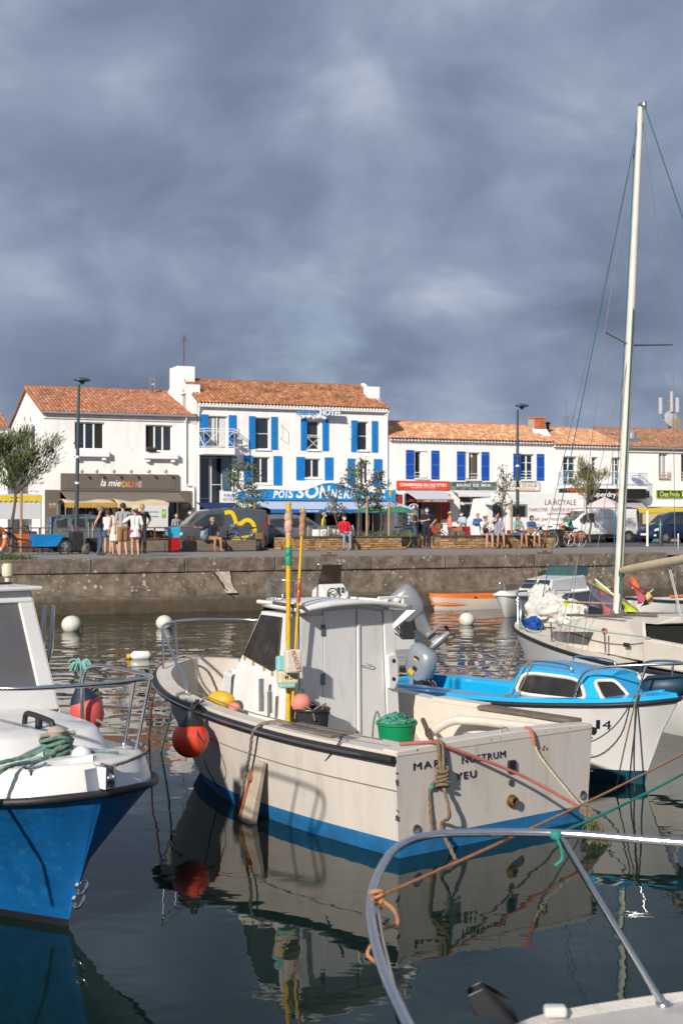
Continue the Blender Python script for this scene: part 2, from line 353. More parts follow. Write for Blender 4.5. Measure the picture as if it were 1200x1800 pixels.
for i in range(9):                                        # stair
 z1 = -0.02 - i * 0.2; MB().box(S1 + 0.25 + i * 0.26, S1 + 3.2, 0.9 - 0.0, 2.6, z1 - 0.21, z1).build('step', M_pave, q, None, 0.015)
MB().prism([(S1 - 0.02, 0, -2.2), (S1 + 1.5, 0, -2.2), (S1 + 1.5, 0, -1.3), (S1 + 0.12, 0, -0.2), (S1 - 0.02, 0, -0.2)], (0, 0.9, 0)).build('stair_cheek', M_quay, q, None, 0.03)
sp_ = ts(392, -0.1)
b = MB(); pts = [(-0.25, -0.47), (0.26, -0.46), (0.30, -0.80), (0.36, -1.02), (0.48, -1.16), (0.08, -1.17), (0.0, -0.9), (-0.12, -0.68)]
b.prism([(sp_ + a, -0.06 - max(0, (-z - 0.46)) * 0.13 - (0.14 if z < -1.08 else 0), z) for a, z in pts], (0, 0.22, 0)); b.build('repair_patch', M_patch, q, None, 0.02, label='pale mortar repair running down the quay wall')
b = MB(); b.tube([(sp_ - 0.30 + wob(i, 0.06, 2.0) + 0.07 * i, -0.07 - 0.025 * i - (0.14 if i > 7 else 0), -0.5 - i * 0.10) for i in range(9)], 0.022, 5); b.build('crack', M_dark, q)
# surfaces, each a sheet a few millimetres over the one below
def sheet(name, s0, s1, t0, t1, z, m):
 o = MB().quad((s0, t0, z), (s1, t0, z), (s1, t1, z), (s0, t1, z)).build(name, m); place(o); return struct(o)
sheet('ground', -900, 900, 0.5, 1500, -0.112, mat('ground_earth', (0.12, 0.11, 0.09), 0.95))
def slab(name, s0, s1, t0, t1, z0, z1, m): return struct(place(MB().box(s0, s1, t0, t1, z0, z1).build(name, m, None, None, 0.015)))
slab('promenade', -60, ts(1172, 0), 0.5, 9.4, -0.3, -0.006, M_pave); slab('promenade', S1 + 3.2, 60, 0.5, 9.4, -0.3, -0.006, M_pave); slab('promenade', S1, S1 + 3.2, 2.6, 9.4, -0.3, -0.006, M_pave)
sheet('road', -60, 60, 9.4, 26.6, -0.108, M_asphalt)
slab('pavement', -60, 60, 26.6, 31.0, -0.3, 0.04, M_pave)
sheet('paved_strip', ts(600, 4), ts(1060, 4), 2.6, 8.0, -0.002, M_cobble)
slab('planter_island', ts(512, 8.6), ts(985, 8.6), 9.4, 15.0, -0.3, -0.004, M_cobble)
for i in range(9):
 sheet('lane_marking', -30 + i * 7, -30 + i * 7 + 3, 18.2, 18.35, -0.104, M_white)
# buildings
TF = 31.0
def facade(mb, x0, x1, z0, z1, openings, depth=0.24, y=0.0):
 xs = sorted({x0, x1, *[v for o in openings for v in o[:2]]}); zs = sorted({z0, z1, *[v for o in openings for v in o[2:4]]})
 for i in range(len(xs) - 1):
  for j in range(len(zs) - 1):
   cx, cz = (xs[i] + xs[i + 1]) / 2, (zs[j] + zs[j + 1]) / 2
   if any(o[0] < cx < o[1] and o[2] < cz < o[3] for o in openings): continue
   mb.quad((xs[i], y, zs[j]), (xs[i + 1], y, zs[j]), (xs[i + 1], y, zs[j + 1]), (xs[i], y, zs[j + 1]))
 for a, b2, c, d in [o[:4] for o in openings]:
  mb.quad((a, y, c), (a, y + depth, c), (a, y + depth, d), (a, y, d)); mb.quad((b2, y, c), (b2, y, d), (b2, y + depth, d), (b2, y + depth, c))
  mb.quad((a, y, d), (a, y + depth, d), (b2, y + depth, d), (b2, y, d)); mb.quad((a, y, c), (b2, y, c), (b2, y + depth, c), (a, y + depth, c))
def window(par, x0, x1, z0, z1, y=0.16, cols=2, bars=0, fw=0.06, m=None, sill=True, openl=None, name='window', sillw=0.06, deep=0.10, glass=None):
 m = m or M_white; b = MB(); g = 0.004
 b.box(x0 + g, x0 + fw, y, y + 0.07, z0 + g, z1 - g); b.box(x1 - fw, x1 - g, y, y + 0.07, z0 + g, z1 - g)
 b.box(x0 + fw, x1 - fw, y, y + 0.07, z1 - fw, z1 - g); b.box(x0 + fw, x1 - fw, y, y + 0.07, z0 + g, z0 + fw)
 w = (x1 - x0 - 2 * fw) / cols
 for i in range(1, cols): b.box(x0 + fw + i * w - fw * 0.6, x0 + fw + i * w + fw * 0.6, y - 0.01, y + 0.06, z0 + fw, z1 - fw)
 for j in range(1, bars + 1):
  zc = z0 + (z1 - z0) * j / (bars + 1); b.box(x0 + fw, x1 - fw, y + 0.005, y + 0.05, zc - 0.018, zc + 0.018)
 wo = b.build(name, m, par, None, 0.006)
 for i in range(cols):
  a, c = x0 + fw + i * w, x0 + fw + (i + 1) * w
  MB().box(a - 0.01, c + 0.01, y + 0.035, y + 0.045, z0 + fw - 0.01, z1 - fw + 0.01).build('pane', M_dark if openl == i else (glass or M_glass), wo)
 if sill: MB().box(x0 - sillw, x1 + sillw, -deep, y, z0 - 0.07, z0 + 0.003).build('sill', M_white, wo, None, 0.012)
 return wo
def shutter(par, x0, x1, z0, z1, m, battens=True, swing=0.0, bm=None):
 w = x1 - x0; n = max(2, round(w / 0.13)); b = MB()
 for i in range(n): b.box(x0 + i * w / n + 0.004, x0 + (i + 1) * w / n - 0.002, -0.055, -0.022, z0, z1)
 b.box(x0 + 0.01, x1 - 0.01, -0.026, -0.018, z0 + 0.01, z1 - 0.01)
 s = b.build('shutter', m, par, None, 0.004)
 if battens:
  for zc in (z0 + 0.14, (z0 + z1) / 2, z1 - 0.16): MB().box(x0 + 0.03, x1 - 0.03, -0.066, -0.0551, zc - 0.02, zc + 0.02).build('hinge_strap', bm or m, s)
 else:
  MB().box((x0 + x1) / 2 - 0.05, (x0 + x1) / 2 + 0.05, -0.072, -0.0551, (z0 + z1) / 2 - 0.012, (z0 + z1) / 2 + 0.012).build('latch', M_blackp, s)
 return s
def tiled_roof(par, name, e0, e1, r0, r1, m, w=0.21, l=0.36, seed=1, mossy=0.0, overhang=0.1):
 e0, e1, r0, r1 = map(Vector, (e0, e1, r0, r1)); rg = random.Random(seed)
 L = (e1 - e0).length; D = ((r0 - e0).length + (r1 - e1).length) / 2; nc = int(L / w); nr = int(D / l)
 along = (e1 - e0).normalized(); up = ((r0 + r1) - (e0 + e1)).normalized(); nrm = along.cross(up).normalized()
 if nrm.z < 0: nrm = -nrm
 vs, fs, cols = [], [], []
 def P(i, j):
  a = e0.lerp(e1, i); c = r0.lerp(r1, i); return a.lerp(c, j)
 for c in range(nc):
  for r in range(nr):
   base = len(vs); t = rg.random(); k = 0.72 + 0.5 * rg.random()
   pale = rg.random()
   col = [k * 1.0, k * (0.92 + 0.2 * t), k * (0.85 + 0.35 * t)]
   if pale > 0.82: col = [col[0] * 1.12, col[1] * 1.35, col[2] * 1.5]
   mz = mnoise.noise(V((c * 0.12, r * 0.35, seed))) + 0.25 * (r / nr)
   if mz > 0.55 - mossy: f = min(1, (mz - 0.55 + mossy) * 2.2) * rg.random(); col = [q * (1 - 0.6 * f) for q in col]
   lift = 0.022 + rg.uniform(-0.006, 0.008); sh = rg.uniform(-0.012, 0.012)
   for jj, (rr, lf) in enumerate((((r - 0.12) / nr, lift + 0.02), ((r + 1.0) / nr, lift))):
    for q in range(5):
     a = math.pi * q / 4; fx = (c + 0.5 + 0.5 * (1.02 - 0.1 * jj) * -math.cos(a)) / nc
     vs.append(P(fx, max(-0.03, rr) + sh / D) + nrm * (lf + 0.075 * math.sin(a) - 0.02))
   for q in range(4): fs.append((base + q, base + q + 1, base + 6 + q, base + 5 + q)); cols.append(col)
   fs.append((base, base + 1, base + 2, base + 3, base + 4)); cols.append([q * 0.5 for q in col])
 me = bpy.data.meshes.new(name); me.from_pydata([tuple(v) for v in vs], [], fs); me.materials.append(m); me.update(); me.shade_smooth(); me.set_sharp_from_angle(angle=R(50))
 at = me.color_attributes.new('tint', 'FLOAT_COLOR', 'CORNER'); buf = []
 for p in me.polygons: buf += [*cols[p.index], 1.0] * p.loop_total
 at.data.foreach_set('color', buf)
 o = bpy.data.objects.new(name, me); COL.objects.link(o); o.parent = par; o['kind'] = 'stuff'
 return o
M_tileA = mat('terracotta_red', (0.45, 0.185, 0.10), 0.9, var=0.25, scale=9, bump=0.2, attr='tint')
M_tileB = mat('terracotta_brown', (0.42, 0.175, 0.082), 0.9, var=0.3, scale=5, bump=0.2, attr='tint', dirt=(0.10, 0.07, 0.05), dirt_amt=0.5, dscale=0.8)
M_tileC = mat('terracotta_pale', (0.62, 0.31, 0.165), 0.9, var=0.25, scale=9, bump=0.2, attr='tint')
M_tileD = mat('terracotta_dull', (0.36, 0.18, 0.10), 0.9, var=0.3, scale=9, bump=0.2, attr='tint')
M_taupe = mat('taupe_shopfront', (0.135, 0.108, 0.088), 0.6, var=0.06, scale=3)
M_taupecloth = mat('taupe_awning', (0.17, 0.14, 0.115), 0.85, var=0.08, scale=2, bump=0.1)
M_hblue = mat('sky_blue_paint', (0.004, 0.175, 0.50), 0.5, var=0.06, scale=3)
M_rblue = mat('royal_blue_paint', (0.004, 0.062, 0.36), 0.5, var=0.08, scale=3)
M_rbluel = mat('blue_strap', (0.06, 0.20, 0.50), 0.5)
M_fish = mat('fishmonger_blue', (0.003, 0.22, 0.56), 0.45, var=0.05)
M_redsign = mat('orange_red_sign', (0.60, 0.06, 0.022), 0.5, var=0.05)
M_darkred = mat('dark_red_sign', (0.29, 0.018, 0.018), 0.5, var=0.08)
def gutter(par, x0, x1, y, z, r=0.07, m=None):
 b = MB(); b.tube([(x0, y, z), (x1, y, z)], r, 8); return b.build('gutter', m or M_zinc, par, 40)
def ridge_tiles(par, a, b2, m, r=0.11):
 a = V(a); b2 = V(b2); n = int((b2 - a).length / 0.4)
 mb = MB()
 for i in range(n):
  p = a.lerp(b2, i / n); q2 = a.lerp(b2, (i + 1.06) / n); mb.tube([p, q2], [r, r * 0.9], 8)
 return mb.build('ridge_tiles', m, par, 50, kind='stuff')
WHITE1 = None
def tint_white(me_obj):   # barrel material expects a tint layer
 return me_obj
M_ridge = mat('ridge_terracotta', (0.33, 0.14, 0.075), 0.9, var=0.35, scale=3, bump=0.2)
M_ridgeC = mat('ridge_pale', (0.50, 0.20, 0.10), 0.9, var=0.3, scale=3, bump=0.2)
# bakery house
s0 = ts(78, TF); s1 = ts(345, TF)
bk = thing('bakery_house', 'white two-storey house with red tile roof and taupe bakery shopfront', 'house', (s0, TF, 0), town=True)
WX = s1 - s0
def bx(px): return ts(px, TF) - s0
def bz(px, py): return tz(px, py, TF)
ez = bz(78, 722); dep = tt(20, s0) - TF; ry = tt(48, s0) - TF; rz = tz(48, 682, TF + ry)
w1 = (bx(131.5), bx(184), bz(160, 790), bz(160, 742)); w2 = (bx(256), bx(303.5), bz(280, 793.5), bz(280, 747))
shop = (bx(107), bx(312), 0.04, bz(200, 866))
b = MB(); facade(b, 0, WX, 0, ez, [w1, w2, shop])
gable = [(0, 0, 0), (0, 0, ez), (0, ry, rz), (0, dep, ez - 0.1), (0, dep, 0)]
gw = [(tt(63, s0) - TF, tt(56.5, s0) - TF, tz(60, 784, TF + 2.3), tz(60, 747, TF + 2.3))]
b.quad(*gable); b.quad(*[(WX, y, z) for _, y, z in gable]); b.quad((0, dep, 0), (WX, dep, 0), (WX, dep, ez - 0.1), (0, dep, ez - 0.1))
b.build('wall', M_white_wall, bk)
for (pa, pb, ya, yb) in ((57, 63, 746, 785), (47.5, 49.5, 752, 790), (43.5, 45.5, 754, 790), (34, 37, 758, 795)):
 y0_, y1_ = tt(pb, s0) - TF, tt(pa, s0) - TF; yc = (y0_ + y1_) / 2 + TF
 mb = MB().box(-0.02, 0.05, y0_, y1_, tz(pa, yb, yc), tz(pa, ya, yc)); wo = mb.build('window', M_white, bk, None, 0.01)
 MB().box(-0.03, 0.0, y0_ + 0.08, y1_ - 0.08, tz(pa, yb, yc) + 0.08, tz(pa, ya, yc) - 0.08).build('pane', M_glass, wo)
MB().box(-0.12, WX, -0.16, 0.0, ez - 0.26, ez - 0.13).build('cornice', M_white_wall, bk, None, 0.02)
MB().box(-0.06, WX, -0.09, 0.0, ez - 0.40, ez - 0.27).build('cornice', M_white_wall, bk, None, 0.02)
MB().prism([(-0.15, -0.22, ez - 0.10), (-0.15, ry, rz + 0.0), (-0.15, dep + 0.2, ez - 0.12), (-0.15, dep + 0.2, ez - 0.2), (-0.15, ry, rz - 0.1), (-0.15, -0.22, ez - 0.18)], (WX + 0.15, 0, 0)).build('roof', M_ridge, bk)
tiled_roof(bk, 'roof_tiles', (-0.16, -0.28, ez - 0.06), (WX + 0.0, -0.28, ez - 0.06), (-0.16, ry, rz + 0.04), (WX + 0.0, ry, rz + 0.04), M_tileA, seed=4, mossy=0.1)
ridge_tiles(bk, (-0.16, ry, rz + 0.06), (WX, ry, rz + 0.06), M_ridge)
gutter(bk, -0.15, WX - 0.1, -0.33, ez - 0.10, 0.065)
b = MB(); xg = bx(326); b.tube([(xg, -0.3, ez - 0.15), (xg, -0.09, ez - 0.4), (xg, -0.09, bz(326, 851)), (xg + 0.1, -0.09, bz(326, 853)), (bx(339), -0.09, bz(339, 854)), (bx(340), -0.09, bz(340, 860)), (bx(340), -0.09, 0.2)], 0.05, 8); b.build('downpipe', M_white, bk, 40)
wa = window(bk, *w1, cols=3, openl=2, sill=False, fw=0.07); wb_ = window(bk, *w2, cols=3, openl=0, sill=False, fw=0.07)
for wo, (a, c, d, _), (pa, pb) in ((wa, w1, (128, 191)), (wb_, w2, (252, 311))):
 zt = bz(160, 793) if wo is wa else bz(280, 797)
 MB().box(bx(pa), bx(pb), -0.34, 0.03, zt - 0.32, zt).build('balcony_sill', M_white_wall, wo, None, 0.03)
 for f in (0.12, 0.86): xx = bx(pa) + (bx(pb) - bx(pa)) * f; MB().box(xx - 0.12, xx + 0.12, -0.26, 0.02, zt - 0.50, zt - 0.323).build('bracket', M_white_wall, wo, None, 0.04)
# shopfront
zs1, zs0 = bz(200, 833), bz(200, 863)
sg = MB().box(bx(106.5), bx(313), -0.16, -0.003, zs0, zs1).build('shop_fascia', M_taupe, bk, None, 0.015)
MB().box(bx(113), bx(308), -0.185, -0.162, zs0 + 0.12, zs1 - 0.14).build('fascia_panel', M_taupe, sg, None, 0.01)
ftext(sg, 'la mie', bx(176), bx(211.5), bz(195, 855), bz(195, 843), -0.188, M_white, shear=0.25, bold=0.012)
cx = bx(213); letters = 'CALINE'; lc = [(0.75, 0.5, 0.02), (0.72, 0.36, 0.02), (0.7, 0.26, 0.05), (0.62, 0.10, 0.10), (0.62, 0.22, 0.22), (0.45, 0.42, 0.40)]
for i, ch in enumerate(letters):
 a = cx + i * (bx(249.5) - bx(213)) / 6; wd = (bx(249.5) - bx(213)) / 6 * (0.84 if ch != 'I' else 0.4)
 ftext(sg, ch, a, a + wd, bz(230, 856.5), bz(230, 846.5), -0.188, mat('letter_%d' % i, lc[i], 0.5, var=0.02), bold=0.02)
for px in (141, 167, 197, 227, 258, 287.5):
 b = MB(); xx = bx(px); zc = bz(px, 829)
 b.tube([(xx, 0, zc), (xx, -0.62, zc + 0.05)], 0.016, 6); b.lathe([(0.03, 0), (0.05, 0.05), (0.07, 0.16)], (xx, -0.62, zc + 0.09), 10, Matrix.Rotation(R(150), 3, 'X')); b.build('spotlight', M_alu, bk, 40)
for a, c in ((79, 105), (313.5, 336)):
 pn = MB().box(bx(a), bx(c), -0.12, -0.003, 0.04, bz(90, 861)).build('shop_panel', M_taupe, bk, None, 0.01)
 MB().box(bx(a) + 0.1, bx(c) - 0.1, -0.135, -0.121, 0.2, bz(90, 861) - 0.12).build('inset', M_taupe, pn, None, 0.008)
 ftext(pn, 'la mie', bx(a) + 0.22, bx(c) - 0.22, bz(90, 888), bz(90, 883.5), -0.137, M_white, shear=0.2)
 ftext(pn, 'CALINE', bx(a) + 0.2, bx(c) - 0.2, bz(90, 892), bz(90, 888.6), -0.137, mat('letter_1', lc[1]))
b = MB(); za, zb2 = bz(210, 864.5), bz(210, 881); out = 1.5; n = 5
for i in range(n):
 xa = shop[0] + (shop[1] - shop[0]) * i / n; xb = shop[0] + (shop[1] - shop[0]) * (i + 1) / n
 xa2 = xa + 0.1; xb2 = xb + 0.1
 b.quad((xa, -0.05, za), (xb - 0.01, -0.05, za), (xb2 - 0.01, -out, zb2), (xa2, -out, zb2))
aw = b.build('awning', M_taupecloth, bk, solid=0.015)
MB().box(shop[0], shop[1] + 0.12, -out - 0.03, -out + 0.03, zb2 - 0.06, zb2 + 0.01).build('awning_bar', M_taupe, aw)
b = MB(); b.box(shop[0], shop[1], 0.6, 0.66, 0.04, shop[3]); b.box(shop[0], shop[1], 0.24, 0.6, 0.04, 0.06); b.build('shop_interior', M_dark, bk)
for i in range(6):
 xx = shop[0] + (shop[1] - shop[0]) * (i + 0.5) / 6; window(bk, xx - 0.9, xx + 0.9, 0.3, shop[3] - 0.3, y=0.3, cols=1, m=M_taupe, sill=False, name='shop_window')
fb = MB().box(bx(255), bx(272.5), -0.42, -0.20, bz(264, 795), bz(264, 789.5)).build('flower_box', M_blackp, bk, None, 0.01)
b = MB()
for i in range(160):
 xx = random.uniform(bx(256), bx(272)); y0_ = random.uniform(-0.4, -0.22); z0_ = bz(264, 790); l_ = random.uniform(0.05, 0.17); d = V((random.uniform(-.4, .4), random.uniform(-.4, .4), 1)) * l_
 b.quad((xx - 0.012, y0_, z0_), (xx + 0.012, y0_, z0_), V((xx, y0_, z0_)) + d)
b.build('plants', mat('herb_green', (0.08, 0.12, 0.03), 0.7), fb)
# hotel
h0 = ts(346, TF); h1 = ts(681, TF)
ht = thing('hotel', 'tall white hotel with sky-blue shutters and blue fishmonger awning', 'hotel', (h0, TF, 0), town=True)
HX = h1 - h0
def hx(px, t=TF): return ts(px, t) - h0
def hz(px, py, t=TF): return tz(px, py, t)
he = 7.74; hry, hrz, hd = 3.5, 9.38, 7.5
def fwin(a, c, t, bt, ref): return (hx(a), hx(c), hz(ref, bt), hz(ref, t))
W2 = [fwin(365, 400, 731, 788, 382), fwin(448.5, 474.5, 734, 790, 460), fwin(539.5, 561.5, 739, 791, 550), fwin(628, 647, 741, 792, 640)]
W1 = [fwin(445, 474, 803, 850, 460), fwin(536, 563, 806, 840, 550), fwin(633, 648, 809, 851, 640)]
ent = (hx(352), hx(412), 0.04, hz(380, 801)); fsh = (hx(414), hx(676), 0.04, hz(540, 893))
b = MB(); facade(b, 0, HX, 0, he, W2 + W1 + [ent, fsh], depth=0.22)
gb = [(0, 0, 0), (0, 0, he), (0, hry, hrz), (0, hd, he), (0, hd, 0)]
b.quad(*gb); b.quad(*[(HX, y, z) for _, y, z in gb]); b.quad((0, hd, 0), (HX, hd, 0), (HX, hd, he), (0, hd, he)); b.build('wall', M_white_wall, ht)
MB().prism([(0.02, -0.2, he + 0.0), (0.02, hry, hrz), (0.02, hd + 0.2, he), (0.02, hd + 0.2, he - 0.08), (0.02, hry, hrz - 0.12), (0.02, -0.2, he - 0.06)], (HX - 0.04, 0, 0)).build('roof', M_ridge, ht)
tiled_roof(ht, 'roof_tiles', (0.05, -0.26, he + 0.05), (HX + 0.02, -0.26, he + 0.05), (0.05, hry, hrz + 0.04), (HX + 0.02, hry, hrz + 0.04), M_tileB, w=0.20, l=0.30, seed=9, mossy=0.42)
ridge_tiles(ht, (0.05, hry, hrz + 0.06), (HX, hry, hrz + 0.06), M_ridge)
b = MB(); n = int(HX / 0.2)
for i in range(n):                                                     # mortared white tile ends under the eaves
 xx = 0.1 + i * (HX - 0.1) / n; b.lathe([(0.075, 0), (0.075, 0.14)], (xx, -0.14, he - 0.03), 8, RX90)
b.build('eaves_tile_ends', M_white, ht, 40, kind='stuff')
gutter(ht, 0.0, HX, -0.20, he - 0.13, 0.065, M_white)
b = MB(); b.tube([(HX - 0.06, -0.2, he - 0.15), (HX - 0.06, -0.07, he - 0.4), (HX - 0.06, -0.07, 0.2)], 0.045, 8); b.build('downpipe', M_white, ht, 40)
b = MB(); b.tube([(0.1, -0.2, he - 0.15), (0.1, -0.07, he - 0.5), (0.1, -0.07, 0.2)], 0.05, 8); b.build('downpipe', M_white, ht, 40)
# gable chimneys
b = MB(); yb = tt(290, h0 - 0.2) - TF
zc1 = tz(300, 646, TF + 4); b.box(-0.35, 0.75, 3.0, 4.6, 6.5, zc1); b.box(-0.3, 0.55, 1.2, 1.9, 7.0, tz(330, 676, TF + 1.4)); b.box(-0.4, 0.62, 1.12, 2.0, tz(330, 676, TF + 1.4) - 0.55, tz(330, 676, TF + 1.4) - 0.45)
b.prism([(-0.3, -0.05, 6.6), (-0.3, -0.05, he + 0.1), (-0.3, 1.0, he + 0.55), (-0.3, 3.0, hrz + 0.15), (-0.3, hry, hrz + 0.2), (-0.3, hd, he + 0.1), (-0.3, hd, 6.6)], (0.32, 0, 0)); b.build('chimney', M_white_wall, ht, None, 0.02)
b = MB(); xr = ts(655, TF + 3.6) - h0; zc2 = tz(657, 681, TF + 1.6); b.box(HX - 0.72, HX + 0.02, 1.2, 2.0, 7.6, zc2); b.prism([(HX - 0.22, -0.1, 7.4), (HX - 0.22, -0.1, he + 0.12), (HX - 0.22, hry, hrz + 0.26), (HX - 0.22, hd, he + 0.1), (HX - 0.22, hd, 7.4)], (0.25, 0, 0)); b.build('chimney', M_white_wall, ht, None, 0.02)
def shut_pair(par, pl, pr, t0, t1, ref, m, fx=hx, fz=hz, **k):
 shutter(par, fx(pl[0]), fx(pl[1]), fz(ref, t1), fz(ref, t0), m, **k); shutter(par, fx(pr[0]), fx(pr[1]), fz(ref, t1), fz(ref, t0), m, **k)
shut_pair(ht, (352, 366), (401.5, 415), 729, 787, 382, M_hblue, battens=False)
shut_pair(ht, (437, 448.5), (476, 487.5), 732, 789.5, 460, M_hblue, battens=False)
shut_pair(ht, (528, 539), (566, 577), 736, 792, 550, M_hblue, battens=False)
shut_pair(ht, (616.5, 627.5), (652.5, 663.5), 739.5, 794.5, 640, M_hblue, battens=False)
shut_pair(ht, (428, 444), (480, 495), 801, 853, 460, M_hblue, battens=False)
shut_pair(ht, (520, 535.5), (570, 585), 803.5, 844, 550, M_hblue, battens=False)
shut_pair(ht, (610, 623), (656, 671), 806.5, 856, 640, M_hblue, battens=False)
wd = window(ht, *W2[0], cols=2, sill=False)
for a in (0, 1): MB().box(W2[0][0] + 0.1 + a * 0.62, W2[0][0] + 0.48 + a * 0.62, 0.185, 0.192, W2[0][2] + 0.1, W2[0][3] - 0.1).build('curtain', mat('curtain', (0.55, 0.55, 0.55), 0.9, var=0.25, scale=1, stretch=(18, 1, 0.2)), wd)
window(ht, *W2[1], cols=1, bars=1); window(ht, *W2[2], cols=1, bars=1); window(ht, *W2[3], cols=1, bars=1)
for w in W1: window(ht, *w, cols=2, bars=0)
b = MB(); x0_, x1_, z0_, _ = W2[2]                                       # small rail across a french window
for zc in (z0_ + 0.03, z0_ + 0.74, z0_ + 0.84): b.box(x0_, x1_, -0.02, 0.02, zc, zc + 0.03)
for a, c in ((0, 1), (1, 0)): b.beam((x0_ + (x1_ - x0_) * a, 0.0, z0_ + 0.05), (x0_ + (x1_ - x0_) * c, 0.0, z0_ + 0.74), 0.025, 0.025, (0, 1, 0))
b.build('window_rail', M_white, ht)
# balcony over the recessed entrance
xa, xb = hx(347), hx(413); zb_ = hz(380, 789); zt_ = zb_ - 0.37; bd = 1.25
bc = MB().prism([(xa, 0.0, zt_), (xb + 0.0, 0.0, zt_), (xb, -bd + 0.35, zt_), (xb - 0.4, -bd, zt_), (xa, -bd, zt_)], (0, 0, zb_ - zt_)).build('balcony', M_white_wall, ht, None, 0.015)
b = MB(); hr = hz(380, 759) - zb_ + 0.1
path = [(xa + 0.03, -0.02), (xa + 0.03, -bd + 0.03), (xb - 0.42, -bd + 0.03), (xb - 0.03, -bd + 0.37), (xb - 0.03, -0.02)]
for i in range(len(path) - 1):
 (ax, ay), (cx2, cy) = path[i], path[i + 1]
 for hh in (0.08, hr - 0.14, hr): b.beam((ax, ay, zb_ + hh), (cx2, cy, zb_ + hh), 0.035, 0.035)
 Ld = math.hypot(cx2 - ax, cy - ay); n = max(1, round(Ld / 0.85))
 for k in range(n + 1):
  f = k / n; p = (ax + (cx2 - ax) * f, ay + (cy - ay) * f); b.beam((*p, zb_), (*p, zb_ + hr), 0.03, 0.03)
  if k < n:
   g = (k + 1) / n; q2 = (ax + (cx2 - ax) * g, ay + (cy - ay) * g)
   b.beam((*p, zb_ + 0.1), (*q2, zb_ + hr - 0.14), 0.025, 0.025); b.beam((*p, zb_ + hr - 0.14), (*q2, zb_ + 0.1), 0.025, 0.025)
b.build('railing', M_white, bc)
# recessed entrance with glazed lobby and the round corner
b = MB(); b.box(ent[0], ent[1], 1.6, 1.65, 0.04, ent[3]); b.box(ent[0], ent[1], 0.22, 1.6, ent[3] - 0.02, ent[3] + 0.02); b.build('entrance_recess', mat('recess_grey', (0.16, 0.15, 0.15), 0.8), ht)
for i in range(3): window(ht, hx(353) + i * 0.72, hx(353) + i * 0.72 + 0.7, 0.06, ent[3] - 0.05, y=0.5 + 0.0 * i, cols=1, bars=2 if i == 1 else 1, sill=False, m=M_white if i else M_alu, name='lobby_glazing')
MB().box(hx(388), hx(412), 0.1, 0.2, 0.04, hz(400, 862)).build('entrance_wall', M_white_wall, ht)
wv = MB().box(hx(390.5), hx(406), -0.03, 0.02, hz(400, 861), hz(400, 803)).build('corner_window', mat('blue_tinted_glass', (0.05, 0.11, 0.16), 0.08, spec=0.8), ht)
vs_ = MB().box(hx(407), hx(415.5), -0.16, -0.004, hz(411, 862), hz(411, 802)).build('vertical_sign', M_white, ht, None, 0.01)
MB().box(hx(407) + 0.01, hx(415.5) - 0.01, -0.168, -0.161, hz(411, 806), hz(411, 802.5)).build('sign_cap', M_hblue, vs_)
for i, ch in enumerate('HOTEL'): zt2 = 808 + i * 11; ftext(vs_, ch, hx(408.3), hx(414.5), hz(411, zt2 + 9), hz(411, zt2), -0.163, mat('navy_lettering', (0.01, 0.06, 0.26), 0.5), bold=0.015)
nsg = MB().box(hx(386), hx(419), -0.05, -0.004, hz(400, 888), hz(400, 864)).build('wall_sign', M_white, ht); ftext(nsg, 'Atlantic', hx(392), hx(410), hz(400, 873), hz(400, 868), -0.053, MAT['navy_lettering'], shear=0.2); ftext(nsg, 'HOTEL', hx(392), hx(410), hz(400, 881), hz(400, 875), -0.053, MAT['navy_lettering'])
# roof-edge sign
hs = MB().box(hx(560), hx(594), -0.55, -0.42, hz(577, 732.5), hz(577, 721)).build('hotel_sign', mat('sign_blue', (0.12, 0.22, 0.48), 0.4), ht, None, 0.02, label='blue and white sign letters at the hotel eaves')
ftext(hs, 'HOTEL', hx(555), hx(594), hz(577, 732), hz(577, 721.5), -0.56, M_white, shear=0.15, bold=0.03, extr=0.05)
ftext(hs, 'Atlantic', hx(514), hx(553), hz(535, 731), hz(535, 721), -0.50, mat('script_blue', (0.04, 0.24, 0.55), 0.4), shear=0.4, bold=0.02, extr=0.06)
b = MB(); 
for px in (522, 545, 566, 588): b.tube([(hx(px), 0, hz(px, 727)), (hx(px), -0.46, hz(px, 727))], 0.02, 6)
b.build('sign_bracket', M_alu, ht)
for px in (492, 613):
 b = MB(); 
 for zc in (hz(px, 748), hz(px, 770)): b.tube([(hx(px), 0, zc), (hx(px), -0.5, zc)], 0.012, 6)
 b.tube([(hx(px), -0.5, hz(px, 748)), (hx(px), -0.5, hz(px, 770))], 0.012, 6); b.build('wall_bracket', M_alu, ht)
# fishmonger fascia: a low wave with a hump over the middle
b = MB(); xs = [hx(417) + (hx(690) - hx(417)) * i / 60 for i in range(61)]; zbase = hz(540, 879)
def wave(xx):
 f = (xx - hx(417)) / (hx(690) - hx(417)); z = hz(540, 862) + 0.14 * math.cos((f - 0.17) * 2 * math.pi * 2.0) * 0.6
 return z + 0.42 * math.exp(-((f - 0.555) / 0.125) ** 2) - 0.12 * abs(f - 0.5)
b.prism([(xx, -0.30, zbase) for xx in (xs[0], xs[-1])] + [(xx, -0.30, wave(xx)) for xx in xs[::-1]], (0, 0.296, 0)); fo = b.build('shop_fascia', M_fish, ht, label='blue wave-topped fishmonger fascia with white lettering')
b = MB()
for i in range(60): b.prism([(xs[i], -0.36, wave(xs[i]) + 0.0), (xs[i + 1], -0.36, wave(xs[i + 1])), (xs[i + 1], -0.36, wave(xs[i + 1]) + 0.15), (xs[i], -0.36, wave(xs[i]) + 0.15)], (0, 0.355, 0))
b.build('fascia_moulding', M_white, fo, 30)
